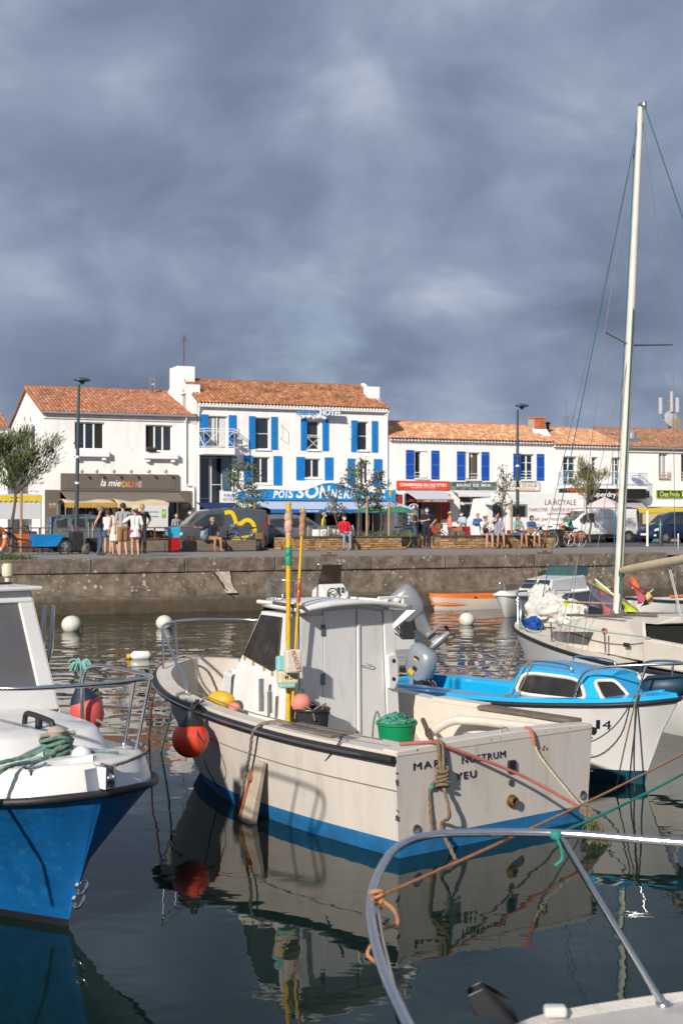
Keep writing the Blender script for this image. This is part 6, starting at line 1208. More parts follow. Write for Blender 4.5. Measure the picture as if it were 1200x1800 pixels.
def outboard(label, loc, rot, tilt, s, m, cowl_m=None, ext=0.55):
 o = thing('outboard_motor', label, 'outboard motor', loc, rot); T = Matrix.Rotation(tilt, 4, 'Y') @ Matrix.Scale(s, 4); cm = cowl_m or m
 b = MB(); b.T = T
 def cowl(i, j):
  a = 2 * math.pi * i; f = j; z = 0.0 + 0.62 * f; w = (0.15, 0.19, 0.20, 0.185, 0.14, 0.0)[round(f * 5)]; l = (0.24, 0.30, 0.315, 0.29, 0.22, 0.0)[round(f * 5)]; z = (0, 0.12, 0.32, 0.5, 0.59, 0.61)[round(f * 5)]
  c, sn = math.cos(a), math.sin(a); return (l * math.copysign(abs(c) ** 0.7, c) - 0.06 * f, w * math.copysign(abs(sn) ** 0.7, sn), z)
 b.grid(cowl, 20, 5); b.build('cowl', cm, o, 60)
 b = MB(); b.T = T; b.tube([(0.26 * math.cos(a), 0.175 * math.sin(a), 0.13) for a in [2 * math.pi * k / 18 for k in range(18)]], 0.014, 5, True); b.build('cowl_seam', M_blackp, o, 60)
 for sg in (-1, 1): b = MB(); b.T = T; b.ell((-0.02, sg * 0.155, 0.40), (0.16, 0.04, 0.09), 12, 8); b.build('cowl_panel', M_blackp, o, 60)
 for q in range(4): b = MB(); b.tube(spline([(0.16 * s, (0.06 * q - 0.09) * s, 0.02), ((0.30 + 0.04 * q) * s, (0.05 * q - 0.07) * s, -0.08 * s * q), (0.22 * s, (0.09 - 0.05 * q) * s, -0.40 * s)], 5), 0.013 * s, 5); b.build('hose', M_blackp, o, 60)
 b = MB(); b.T = T; b.lathe([(1.0, 0.0), (0.8, -0.12), (0.55, -0.3), (0.45, -ext)], n=14, sc=(0.22, 0.14, 1)); b.build('midsection', m, o, 50)
 b = MB(); b.T = T; b.box(-0.30, 0.08, -0.11, 0.11, -ext - 0.03, -ext); b.lathe([(0.05, -0.26), (0.075, -0.1), (0.07, 0.1), (0.02, 0.22)], (-0.05, 0, -ext - 0.24), 12, Matrix.Rotation(R(90), 3, 'Y')); b.prism([(-0.10, -0.012, -ext), (0.08, -0.012, -ext), (0.06, -0.012, -ext - 0.24), (-0.02, -0.012, -ext - 0.45), (-0.12, -0.012, -ext - 0.46), (-0.12, -0.012, -ext - 0.2)], (0, 0.024, 0)); b.build('lower_unit', m, o, 40)
 for k in range(3):
  b = MB(); b.T = T @ Matrix.Translation((-0.33, 0, -ext - 0.24)) @ Matrix.Rotation(k * 2.094, 4, 'X') @ Matrix.Rotation(0.5, 4, 'Z'); b.prism([(0, -0.02, 0.03), (0, 0.05, 0.05), (0, 0.08, 0.13), (0, 0.02, 0.16), (0, -0.05, 0.12)], (0.012, 0, 0)); b.build('propeller_blade', M_blackp, o)
 b = MB(); b.box(0.02 * s, 0.26 * s, -0.14 * s, 0.14 * s, -0.42 * s, -0.02 * s); b.tube(spline([(0.2 * s, 0.05, 0), (0.35 * s, 0.1, -0.1), (0.3 * s, 0.0, -0.3)], 5), 0.02 * s, 6); b.build('clamp_bracket', M_blackp, o, None, 0.02)
 return o
M_grey = mat('grey_cowl', (0.30, 0.325, 0.35), 0.32, 0.3, var=0.06); M_silver = mat('silver_cowl', (0.36, 0.37, 0.385), 0.28, 0.5, var=0.05)
ob = outboard('tilted grey outboard with yellow stickers on the sky-blue boat', wp(733, 1190, 18.3), A2, R(25), 0.72, M_grey)
for (x, z, w, h, m_) in ((0.0, 0.38, 0.10, 0.035, mat('sticker_yellow', (0.6, 0.38, 0.02), 0.5)), (-0.02, 0.12, 0.13, 0.09, MAT['sticker_yellow']), (0.04, 0.22, 0.10, 0.07, M_blackp)): b = MB(); b.T = Matrix.Rotation(R(25), 4, 'Y') @ Matrix.Scale(0.72, 4); b.box(x - w / 2, x + w / 2, -0.208, -0.195, z - h / 2, z + h / 2); b.build('sticker', m_, ob)
# sailing boat at the right
O3 = V((3.3, 24.5, 0)); A3 = heading((-0.38, 0.925)); M3 = Matrix.Translation(O3) @ Matrix.Rotation(A3, 4, 'Z')
sb_ = thing('sailing_boat', 'cream sailing yacht with bare mast and long cabin windows', 'sailing boat', O3, A3)
def yw(x, y, z): return M3 @ V((x, y, z))
def yl(px, py, Z): return M3.inverted() @ wp(px, py, Z)
R3 = [[(-7.4, 0.5, -0.2), (-7.4, 0.75, 0.1), (-7.4, 0.9, 0.55), (-7.4, 0.98, 0.88)], [(-5.0, 0.75, -0.2), (-5.0, 0.98, 0.1), (-5.0, 1.12, 0.55), (-5.0, 1.18, 0.88)],
      [(-3.0, 0.6, -0.2), (-3.0, 0.82, 0.1), (-3.0, 1.0, 0.6), (-3.0, 1.10, 0.95)], [(-1.3, 0.22, -0.2), (-1.2, 0.38, 0.1), (-1.1, 0.56, 0.65), (-1.0, 0.70, 1.06)],
      [(-0.6, 0.02, -0.2), (-0.45, 0.10, 0.1), (-0.25, 0.20, 0.7), (-0.15, 0.32, 1.14)], [(-0.5, 0.0, -0.2), (-0.35, 0.0, 0.1), (-0.1, 0.0, 0.7), (0.08, 0.0, 1.17)]]
_, S3_ = hull(sb_, R3, [M_gel], [0, 0, 0], 6, smooth=50)
b = MB(); b.tube(both([V((p.x, p.y + 0.01, p.z)) for p in S3_]), 0.027, 8); b.build('rubbing_strake', M_black, sb_, 60)
b = MB(); deckfill(b, [p + V((0, 0, 0.015)) for p in S3_ if p.x > -4.7], 0, 0.03); b.build('deck', mat('cream_deck', (0.60, 0.54, 0.46), 0.7, var=0.08, scale=4, dirt=(0.35, 0.29, 0.22), dirt_amt=0.4), sb_, 40)
def coach(x):      # half width at deck, at top, height
 f = max(0, min(1, (-1.35 - x) / 1.3)); return 0.30 + 0.50 * f ** 0.7, 0.22 + 0.40 * f ** 0.7, 1.0 + 0.12 + 0.34 * min(1, (-1.35 - x) / 1.5)
b = MB(); xs = [-1.4 - i * 0.275 for i in range(13)]
rows = []
for x in xs: w0, w1, zt = coach(x); rows.append([V((x, w0, 0.96)), V((x, w0 - 0.02, zt - 0.14)), V((x, w1, zt - 0.02)), V((x, w1 * 0.5, zt + 0.02)), V((x, 0, zt + 0.03))])
for sg in (1, -1):
 for j in range(4): b.add([V((p.x, p.y * sg, p.z)) for r_ in rows for p in (r_[j], r_[j + 1])], [(2 * i, 2 * i + 1, 2 * i + 3, 2 * i + 2) for i in range(len(rows) - 1)])
 b.quad(*[V((p.x, p.y * sg, p.z)) for p in rows[-1]], (rows[-1][0].x, 0, 0.96)); b.quad(*[V((p.x, p.y * sg, p.z)) for p in rows[0]], (rows[0][0].x, 0, 0.96))
b.build('coachroof', M_gelcream, sb_, 35)
for sg in (1, -1):
 pts = [(-1.75, 0.04), (-3.3, 0.06), (-3.45, 0.36), (-1.95, 0.27)]
 def cs(x, h): w0, w1, zt = coach(x); f = h / max(0.05, zt - 0.98); return V((x, sg * (w0 - (w0 - w1) * max(0, f - 0.55) + 0.012), 0.99 + h))
 b = MB(); nseg = 10
 for i in range(nseg): f0, f1 = i / nseg, (i + 1) / nseg; L0 = lambda f: (-1.75 - 1.55 * f, 0.03 + 0.03 * f); U0 = lambda f: (-1.95 - 1.5 * f, 0.16 + 0.11 * f); b.quad(cs(*L0(f0)), cs(*L0(f1)), cs(*U0(f1)), cs(*U0(f0)))
 b.build('cabin_window', mat('acrylic_window', (0.10, 0.10, 0.095), 0.25, var=0.3, scale=3), sb_, solid=0.012)
# raised doghouse over the companionway, open aft
b = MB(); dg = [(-4.2, 0.80), (-5.1, 0.86)]; 
for sg in (1, -1): b.prism([(-4.0, sg * 0.80, 0.95), (-5.0, sg * 0.92, 0.95), (-4.75, sg * 0.80, 1.52), (-4.2, sg * 0.70, 1.50)], (0, -0.05 * sg, 0))
b.prism([(-4.1, -0.70, 1.46), (-4.1, 0.70, 1.46), (-4.1, 0.35, 1.56), (-4.1, -0.35, 1.56)], (-0.85, 0, 0.02)); b.build('doghouse', M_gelcream, sb_, None, 0.02)
b = MB(); b.box(-4.9, -4.5, -0.7, 0.7, 0.5, 1.44); b.build('companionway', M_dark, sb_)
b = MB(); 
for sg in (1, -1): b.prism([(-5.0, sg * 0.86, 0.9), (-7.3, sg * 0.86, 0.9), (-7.3, sg * 0.78, 1.22), (-5.0, sg * 0.86, 1.30)], (0, sg * 0.12, 0))
b.build('cockpit_coaming', M_gelcream, sb_, None, 0.03)
b = MB(); b.box(-7.4, -4.9, -0.86, 0.86, 0.5, 0.55); b.build('cockpit_floor', M_oldwood, sb_)
for y in (0.62, -0.62): b = MB(); b.tube([(-2.3, y * 0.9, 1.44), (-4.0, y * 1.05, 1.53)], 0.022, 6); b.build('grab_rail', M_oldwood, sb_)
b = MB(); b.tube([(-3.3, 0.40, 1.50), (-4.6, 0.46, 1.585)], 0.022, 6); b.build('grab_rail', M_oldwood, sb_)
p = cs(-3.6, 0.30); b = MB(); b.ell((-3.75, 0.80, 1.30), (0.07, 0.03, 0.045), 10, 8); b.build('side_light', mat('red_lens', (0.35, 0.02, 0.02), 0.3), sb_, 60)
b = MB(); b.box(-4.55, -4.40, 0.885, 0.90, 1.12, 1.18); b.build('vent', M_blackp, sb_)
# bow pulpit
b = MB(); b.tube(spline([(-0.85, 0.60, 1.08), (-0.80, 0.56, 1.45), (-0.6, 0.48, 1.60), (-0.1, 0.24, 1.68), (0.1, 0, 1.70), (-0.1, -0.24, 1.68), (-0.6, -0.48, 1.60), (-0.80, -0.56, 1.45), (-0.85, -0.6, 1.08)], 6), 0.018, 8); pr_ = b.build('pulpit', M_chrome, sb_, 60)
for sg in (1, -1): b = MB(); b.tube([(-0.25, 0.30 * sg, 1.15), (-0.12, 0.24 * sg, 1.68)], 0.015, 8); b.build('stanchion', M_chrome, pr_, 60)
for x in (-2.3, -4.0): b = MB(); b.tube([(x, coach(x)[0] + 0.14, 1.0), (x, coach(x)[0] + 0.16, 1.34)], 0.015, 8); b.build('stanchion', M_chrome, sb_, 60)
# mast, spreaders, boom, rigging
mb0 = yl(1084, 1075, 21.7); mt0 = yl(1125, 188, 21.7)
M_spar = mat('cream_spar', (0.58, 0.55, 0.49), 0.45, var=0.08, scale=3, dirt=(0.34, 0.29, 0.20), dirt_amt=0.35, dscale=2)
b = MB(); n = 12; b.tube([mb0.lerp(mt0, i / n) for i in range(n + 1)], [0.069 - 0.024 * (max(0, i / n - 0.45) / 0.55) for i in range(n + 1)], 16); ms = b.build('mast', M_spar, sb_, 60)
b = MB(); q_ = mt0; b.box(q_.x - 0.10, q_.x + 0.03, q_.y - 0.03, q_.y + 0.03, q_.z, q_.z + 0.05); b.box(q_.x - 0.16, q_.x - 0.06, q_.y - 0.012, q_.y + 0.012, q_.z - 0.06, q_.z + 0.05); b.build('masthead', M_alu, ms)
ms_ = mb0.lerp(mt0, (1075 - 606) / (1075 - 188.0)); spL = yl(1062, 583, 21.45); spR = yl(1181, 605.5, 22.0)
for e_ in (spL, spR): b = MB(); b.tube([ms_, e_], [0.022, 0.016], 8); b.build('spreader', M_alu, ms, 60)
bm0 = yl(1091, 1003, 21.6); bm1 = yl(1230, 978, 18.4); b = MB(); b.tube([bm0, bm0.lerp(bm1, 0.06), bm0.lerp(bm1, 0.5), bm1], [0.045, 0.062, 0.068, 0.066], 12); b.build('boom', mat('yellowed_spar', (0.50, 0.41, 0.27), 0.5, var=0.1), sb_, 60)
M_wire = mat('rigging_wire', (0.25, 0.23, 0.24), 0.5, 0.4); M_tealline = mat('teal_halyard', (0.01, 0.12, 0.17), 0.7); M_greenline = mat('green_halyard', (0.015, 0.10, 0.08), 0.7)
def wire(a, c, r=0.006, m=M_wire, nm='stay'): b = MB(); b.tube([a, c], r, 5); b.build(nm, m, sb_)
tp0 = mb0.lerp(mt0, 0.955)
wire(tp0, (-0.02, 0, 1.18)); wire(tp0 + V((0, 0.05, 0)), (-0.75, 0.22, 1.12), 0.008, M_tealline, 'halyard')
wire(mt0, spL); wire(spL, (-3.05, 1.02, 0.98)); wire(mt0, spR); wire(spR, (-3.05, -1.02, 0.98)); wire(ms_, (-2.7, 1.0, 0.98), 0.005); wire(ms_, (-3.5, 1.05, 0.97), 0.005)
wire(mt0 + V((-0.10, 0, 0)), yl(1300, 680, 16.5), 0.009, M_greenline, 'topping_lift')
wire(mb0 + V((0.02, 0.082, 0.5)), mb0.lerp(mt0, 0.97) + V((0.02, 0.062, 0)), 0.007, M_tealline, 'halyard'); wire(mb0 + V((-0.10, 0.03, 0.3)), mb0.lerp(mt0, 0.6) + V((-0.10, 0.03, 0)), 0.009, M_greenline, 'halyard')
wire(bm0.lerp(bm1, 0.62), (-5.0, 0.3, 1.5), 0.008, mat('white_line', (0.5, 0.5, 0.48), 0.8), 'sheet'); wire(bm0.lerp(bm1, 0.64), (-5.1, 0.35, 1.5), 0.008, MAT['white_line'], 'sheet')
b = MB(); b.tube(spline([mb0 + V((-0.11, 0, 0.7)), mb0 + V((-0.16, 0.02, 0.45)), mb0 + V((-0.12, 0.02, 0.2)), mb0 + V((-0.2, 0.1, 0.02))], 6), 0.012, 6); b.ell(mb0 + V((-0.12, 0, 0.62)), (0.05, 0.05, 0.10), 8, 6); b.build('coiled_halyard', M_greenline, sb_, 60)
b = MB(); b.lathe([(0.12, 0.0), (0.12, 0.04)], (mb0.x, mb0.y, mb0.z - 0.02), 14); b.build('mast_step', M_alu, sb_)
rope_thing('guard_line', 'pale-green guard line along the yacht cabin', [yw(-0.6, 0.50, 1.45), yw(-1.0, 0.62, 1.14), yw(-1.7, 0.72, 1.12), yw(-2.3, 0.94, 1.33), yw(-4.0, 1.12, 1.33), yw(-5.2, 1.0, 1.32)], 0.010, mat('aqua_line', (0.20, 0.36, 0.28), 0.8), wrap=False)
rope_thing('mooring_rope', 'brown mooring rope from the yacht bow slanting to the water', [yw(0.0, 0.06, 1.20), wp(905, 1145, 24.2), wp(893, 1180, 23.9), wz(884, 1216, 0.0), wz(884, 1220, -0.1)], 0.018, M_ropetan)
# sail bag heaped on the foredeck
t = thing('sail_bundle', 'crumpled white sail cover heaped on the yacht foredeck', 'sail cover', yw(-0.75, 0.0, 1.13), A3)
def crumple(mb, c, r, seed, amp=0.34, nu=44, nv=30, freq=1.5):
 def fn(i, j):
  a = 2 * math.pi * i; th = math.pi * j; d = V((math.sin(th) * math.cos(a), math.sin(th) * math.sin(a), -math.cos(th)))
  k = 1 + amp * 0.5 + amp * mnoise.noise(d * freq + V((seed, 0, 0))) - amp * 1.5 * abs(mnoise.noise(d * freq * 1.7 + V((0, seed, 0)))) - amp * 0.5 * abs(mnoise.noise(d * freq * 3.7 + V((0, seed, 3))))
  p = V((d.x * r[0] * k, d.y * r[1] * k, d.z * r[2] * k)); p.z = max(p.z, -r[2] * 0.98); return V(c) + p
 mb.grid(fn, nu, nv)
M_sail = mat('sailcloth', (0.56, 0.54, 0.50), 0.85, var=0.12, scale=4, bump=0.5, bscale=9)
b = MB(); crumple(b, (0, 0, 0.28), (0.46, 0.34, 0.32), 3.3); b.build('heap', M_sail, t, 60); b = MB(); crumple(b, (0.10, 0.05, 0.50), (0.22, 0.20, 0.20), 8.1); b.build('heap', M_sail, t, 60); b = MB(); crumple(b, (-0.55, -0.15, 0.22), (0.32, 0.26, 0.24), 5.5); b.build('heap', M_sail, t, 60)
b = MB(); crumple(b, (-0.12, 0.36, 0.06), (0.28, 0.10, 0.10), 1.2, 0.5); b.build('blue_tarp', mat('blue_tarp', (0.006, 0.06, 0.30), 0.6), t, 60)
# foreground bow at the bottom right
O5 = V((0.52, 4.35, 0)); A5 = heading((-1.0, 0.0)); fb_ = thing('foreground_boat', 'white bow with steel pulpit poking in at the near side', 'boat', O5, A5)
M5 = Matrix.Translation(O5) @ Matrix.Rotation(A5, 4, 'Z')
def fw_(x, y, z): return M5 @ V((x, y, z))
def fl(px, py, Z): return M5.inverted() @ wp(px, py, Z)
# local x forward (-X world), local y = -Y world: starboard (far) side is -y
R5 = [[(-3.2, 0.6, -0.2), (-3.2, 0.8, 0.1), (-3.2, 1.05, 0.7), (-3.2, 1.15, 1.18)], [(-1.6, 0.3, -0.2), (-1.5, 0.48, 0.1), (-1.4, 0.72, 0.7), (-1.3, 0.86, 1.20)],
      [(-0.8, 0.05, -0.2), (-0.7, 0.16, 0.1), (-0.5, 0.34, 0.7), (-0.35, 0.54, 1.215)], [(-0.55, 0.01, -0.2), (-0.42, 0.04, 0.1), (-0.2, 0.13, 0.7), (0.0, 0.26, 1.225)], [(-0.5, 0.0, -0.2), (-0.38, 0.0, 0.1), (-0.12, 0.0, 0.7), (0.10, 0.0, 1.23)]]
_, S5_ = hull(fb_, R5, [M_gel], [0, 0, 0], 6, smooth=50)
b = MB(); deckfill(b, [p + V((0, 0, 0.03)) for p in inset(S5_, 0.06)], 0, 0.04); band(b, S5_, [p + V((0, 0, 0.05)) for p in inset(S5_, 0.02)]); band(b, [p + V((0, 0, 0.05)) for p in inset(S5_, 0.02)], [p + V((0, 0, 0.03)) for p in inset(S5_, 0.06)]); b.build('deck', mat('worn_deck', (0.58, 0.55, 0.50), 0.6, var=0.08, scale=4, dirt=(0.30, 0.26, 0.20), dirt_amt=0.6, dscale=7, bump=0.4, bscale=120), fb_, 40)
b = MB(); Zr = lambda z, py: (H - z) * F / (py - HOR)
def rp(px, py, z): return M5.inverted() @ wz(px, py, z)
pts = [rp(1500, 1497, 1.85), rp(1200, 1481, 1.85), rp(985, 1465, 1.85), rp(820, 1464, 1.85), rp(745, 1470, 1.85), rp(690, 1497, 1.85), rp(655, 1560, 1.85), rp(652, 1620, 1.85), rp(675, 1710, 1.84), rp(722, 1815, 1.83), rp(790, 1960, 1.82)]
b.tube(spline(pts, 8), 0.0145, 12); pr_ = b.build('pulpit', M_chrome, fb_, 60)
b = MB(); b.tube([rp(981, 1466, 1.85), rp(1164, 1766, 1.25)], 0.0125, 10); b.lathe([(0.03, 0), (0.03, 0.012), (0.016, 0.02)], rp(1165, 1768, 1.245), 12); b.build('stanchion', M_chrome, pr_, 60)
b = MB(); b.tube([rp(660, 1600, 1.85), rp(668, 1650, 1.74), rp(712, 1830, 1.40)], 0.0125, 10); b.build('stanchion', M_chrome, pr_, 60)
c_ = rp(862, 1768, 1.30)
for dy in (-0.035, 0.035): b = MB(); b.prism([(c_.x - 0.10, c_.y + dy, c_.z - 0.06), (c_.x + 0.06, c_.y + dy, c_.z - 0.02), (c_.x + 0.085, c_.y + dy, c_.z + 0.05), (c_.x + 0.03, c_.y + dy, c_.z + 0.075), (c_.x - 0.06, c_.y + dy, c_.z + 0.03)], (0, 0.008, 0)); b.build('bow_roller_cheek', mat('dark_steel', (0.06, 0.06, 0.065), 0.35, 0.6), fb_, None, 0.002)
b = MB(); b.lathe([(0.03, -0.03), (0.02, 0), (0.03, 0.03)], (c_.x + 0.045, c_.y + 0.003, c_.z + 0.02), 12, RX90); b.build('roller', M_blackp, fb_, 40)
b = MB(); q_ = rp(985, 1772, 1.29); b.box(q_.x - 0.02, q_.x + 0.06, q_.y - 0.025, q_.y + 0.025, q_.z - 0.03, q_.z + 0.01); b.build('fairlead', mat('plastic_white', (0.55, 0.54, 0.51), 0.5), fb_, None, 0.012)
M_bayrope = mat('mottled_rope', (0.23, 0.19, 0.15), 0.9, var=0.6, scale=60)
rope_thing('deck_rope', 'mottled rope lying across the foreground deck fairlead', [rp(950, 1756, 1.30), rp(1000, 1753, 1.325), rp(1050, 1778, 1.32), rp(1110, 1812, 1.32)], 0.011, M_bayrope)
# ropes across the foreground
lk = wz(662, 1578, 1.85)
rope_thing('mooring_line', 'thin orange twine stretched from the pulpit across to the right', [lk] + sag(lk, wp(1320, 1258, 9.0), 0.03, 8)[1:], 0.0052, M_roperust, wrap=False, smooth=3)
for k in range(4): b = MB(); b.tube([lk + V((0.021 * math.cos(a), 0.026 * math.sin(a) * 0.8, 0.012 * k - 0.02 + 0.01 * math.sin(a + k))) for a in [2 * math.pi * q / 14 for q in range(14)]], 0.0055, 5, True); o = b.build('twine_turn', M_roperust, None, 60); tag(o, 'orange twine turn wound on the steel pulpit', 'twine', 'twine turns on the pulpit')
rope_thing('twine_tail', 'frayed orange twine tail hanging from the pulpit', [lk, lk + V((0.05, -0.02, -0.03)), lk + V((0.06, -0.03, -0.07)), lk + V((0.02, -0.05, -0.08)), lk + V((-0.01, -0.10, -0.10)), lk + V((-0.03, -0.13, -0.13)), lk + V((0.0, -0.14, -0.16)), lk + V((0.02, -0.15, -0.22))], 0.0055, M_roperust, wrap=False)
gk = wz(976, 1468, 1.85)
rope_thing('mooring_line', 'teal line from the pulpit joint up to the right', [gk] + sag(gk, wp(1320, 1285, 8.0), 0.03, 8)[1:], 0.0062, M_ropeteal, wrap=False, smooth=3)
rope_thing('line_tail', 'teal line end dangling below the pulpit joint', [gk + V((0, -0.015, 0.0)), gk + V((0.015, -0.02, -0.04)), gk + V((0.02, -0.02, -0.08)), gk + V((-0.005, -0.02, -0.105))], 0.0055, M_ropeteal, wrap=False)
b = MB(); b.ell(gk, (0.022, 0.02, 0.02), 10, 8); o = b.build('line_knot', M_ropeteal, None, 60); tag(o, 'teal knot around the steel pulpit joint', 'knot')
# console boat behind the wheelhouse
O6 = V((1.15, 31.2, 0)); A6 = heading((-0.55, 0.83)); M6 = Matrix.Translation(O6) @ Matrix.Rotation(A6, 4, 'Z')
co = thing('console_boat', 'white open boat with steering console behind the fishing boat wheelhouse', 'boat', O6, A6)
R6 = [[(0, 0.7, -0.2), (0, 0.9, 0.1), (0, 1.0, 0.7)], [(2.2, 0.6, -0.2), (2.2, 0.88, 0.1), (2.2, 1.05, 0.75)], [(4.0, 0.2, -0.2), (4.0, 0.48, 0.1), (4.1, 0.78, 0.85)], [(4.9, 0.02, -0.2), (4.9, 0.12, 0.1), (5.1, 0.34, 0.92)], [(5.0, 0, -0.2), (5.05, 0, 0.1), (5.4, 0, 0.95)]]
_, S6_ = hull(co, R6, [M_gel], [0, 0], 5); b = MB(); I6 = inset(S6_, 0.16); band(b, S6_, I6); band(b, I6, drop(I6, 0.35)); deckfill(b, drop(I6, 0.35)); b.build('deck', M_gel, co, 40)
b = MB(); b.prism([(2.2, -0.36, 0.35), (2.95, -0.36, 0.35), (2.85, -0.36, 1.25), (2.55, -0.36, 1.42), (2.3, -0.36, 1.20)], (0, 0.72, 0)); cs_ = b.build('console', M_gel, co, None, 0.03)
b = MB(); b.box(2.30, 2.34, -0.25, 0.0, 1.20, 1.34); b.build('gauge_panel', mat('panel_pale', (0.5, 0.5, 0.5), 0.4), cs_)
for y, z in ((-0.18, 1.30), (-0.06, 1.30), (-0.18, 1.23), (-0.06, 1.23)): b = MB(); b.lathe([(0.03, 0), (0.03, 0.015)], (2.30, y, z), 10, Matrix.Rotation(R(-90), 3, 'Y')); b.build('gauge', M_blackp, cs_)
b = MB(); b.tube([(2.24 + 0.05 * math.sin(a), 0.12 + 0.17 * math.cos(a), 1.16 + 0.16 * math.sin(a)) for a in [2 * math.pi * k / 18 for k in range(18)]], 0.016, 6, True)
for k in range(3): a = k * 2.094 + 0.5; b.tube([(2.25, 0.12, 1.16), (2.24 + 0.05 * math.sin(a), 0.12 + 0.17 * math.cos(a), 1.16 + 0.16 * math.sin(a))], 0.01, 5)
b.build('steering_wheel', M_blackp, co, 60)
b = MB(); b.quad((2.62, -0.33, 1.38), (2.62, 0.33, 1.38), (2.50, 0.28, 1.88), (2.50, -0.28, 1.88)); b.build('windscreen', mat('amber_acrylic', (0.05, 0.035, 0.025), 0.15), co, solid=0.012)
b = MB(); b.tube(spline([(2.55, -0.40, 0.6), (2.52, -0.40, 1.7), (2.48, -0.34, 1.92), (2.48, 0.34, 1.92), (2.52, 0.40, 1.7), (2.55, 0.40, 0.6)], 5), 0.016, 8); b.build('grab_frame', M_chrome, co, 60)
b = MB(); b.tube(spline([(3.3, 0.92, 0.82), (3.4, 0.90, 1.25), (4.4, 0.66, 1.36), (5.1, 0.28, 1.40), (5.25, 0, 1.40), (5.1, -0.28, 1.40), (4.4, -0.66, 1.36), (3.4, -0.9, 1.25), (3.3, -0.92, 0.82)], 5), 0.018, 8); pr_ = b.build('bow_rail', M_chrome, co, 60)
for x, y in ((4.3, 0.70), (4.9, 0.42), (4.3, -0.7), (4.9, -0.42)): b = MB(); b.tube([(x, y, 0.86), (x, y, 1.37)], 0.014, 6); b.build('stanchion', M_chrome, pr_)
outboard('big silver outboard tilted up behind the white wheelhouse', wp(728, 1084, 30.6) , A6 + R(62), R(40), 1.18, M_silver, ext=0.42)
# small craft by the quay
def simple_hull(o, L, w, h, mats, midx, trans=0.85, rake=0.35, rows=None):
 Rr = [[(0, w * 0.62 * trans, -0.15), (0, w * 0.85 * trans, 0.08), (0, w * trans, h)], [(L * 0.4, w * 0.62, -0.15), (L * 0.4, w * 0.88, 0.08), (L * 0.4, w, h)], [(L * 0.72, w * 0.35, -0.15), (L * 0.74, w * 0.6, 0.08), (L * 0.78, w * 0.82, h * 1.08)], [(L * 0.9, 0.03, -0.15), (L * 0.93, 0.14, 0.08), (L * 0.97, w * 0.36, h * 1.16)], [(L * 0.92, 0, -0.15), (L - rake * 0.7, 0, 0.08), (L + 0.02, 0, h * 1.2)]]
 return hull(o, Rr, mats, midx, 5)
M_org = mat('orange_gelcoat', (0.62, 0.15, 0.03), 0.4, var=0.1, scale=3)
p0_ = wz(884, 1070, 0.0); p1_ = wz(757, 1073, 0.0); t = thing('dinghy', 'small white dinghy with orange rim beside the quay wall', 'dinghy', p0_ + V((0, 0.4, 0)), heading((p1_ - p0_)[:2]))
Ld = (p1_ - p0_).length; _, Sd = simple_hull(t, Ld, 0.58, 0.36, [M_gelcream], [0, 0], 0.9, 0.25); I = inset(Sd, 0.07); b = MB(); band(b, Sd, [p + V((0, 0, 0.12)) for p in Sd]); band(b, [p + V((0, 0, 0.12)) for p in Sd], [p + V((0, 0, 0.12)) for p in I]); band(b, [p + V((0, 0, 0.12)) for p in I], drop(I, 0.15)); deckfill(b, drop(I, 0.15)); b.box(-0.02, 0.08, -0.5, 0.5, 0.3, 0.48); b.build('rim', M_org, t, 40)
b = MB(); b.box(Ld * 0.42, Ld * 0.55, -0.5, 0.5, 0.30, 0.34); b.build('thwart', M_org, t); b = MB(); b.prism([(Ld * 0.5, 0.60, 0.39), (Ld * 0.45, 0.60, 0.39), (Ld * 0.475, 0.60, 0.45)], (0, 0.01, 0)); b.build('emblem', M_blackp, t)
# motor boat with green windscreen
O7 = wz(1018, 1062, 0.0) + V((0.35, 0.2, 0)); bw = wp(880, 1046, 41.2); bw.z = 0; A7 = heading((bw - O7)[:2]); L7 = (bw - O7).length
mo = thing('motor_boat', 'white motor boat with green-tinted windscreen near the quay', 'boat', O7, A7)
_, S7 = simple_hull(mo, L7, 0.92, 0.62, [M_gel], [0, 0]); b = MB(); b.tube(both([p + V((0, 0, -0.03)) for p in S7]), 0.04, 6); b.build('rubbing_strake', M_gel, mo, 60)
b = MB(); deckfill(b, [p for p in S7 if p.x > L7 * 0.42], 0, 0.10); b.build('deck', M_gel, mo, 40); b = MB(); I = inset(S7, 0.15); band(b, S7, I); k_ = [p for p in I if p.x < L7 * 0.45]; band(b, k_, drop(k_, 0.25)); deckfill(b, drop(k_, 0.25)); b.build('cockpit', M_gel, mo, 40)
b = MB(); x0, x1 = L7 * 0.30, L7 * 0.66
b.add([(x1, 0.55, 0.72), (x1, -0.55, 0.72), (x0, -0.80, 0.66), (x0, 0.80, 0.66), (x1 - 0.45, 0.45, 1.05), (x1 - 0.45, -0.45, 1.05), (x0, -0.70, 1.12), (x0, 0.70, 1.12)], [(0, 1, 5, 4), (1, 2, 6, 5), (2, 3, 7, 6), (3, 0, 4, 7), (4, 5, 6, 7)]); cb2 = b.build('cabin', M_gel, mo, None, 0.05)
for y0, y1 in ((-0.46, -0.04), (0.04, 0.46)): b = MB(); b.prism([(x1 - 0.03, y0, 0.78), (x1 - 0.03, y1, 0.78), (x1 - 0.38, y1 * 0.9, 1.02), (x1 - 0.38, y0 * 0.9, 1.02)], (0.02, 0, 0.02)); b.build('cabin_window', M_glass, cb2)
M_grn = mat('green_acrylic', (0.03, 0.085, 0.08), 0.12, var=0.1)
ws = [(x0 + 0.55, 0.25), (x0 + 0.45, 0.55), (x0 - 0.2, 0.72)]; ws = [(x, y) for x, y in ws[::-1]] + [(x, -y) for x, y in ws]
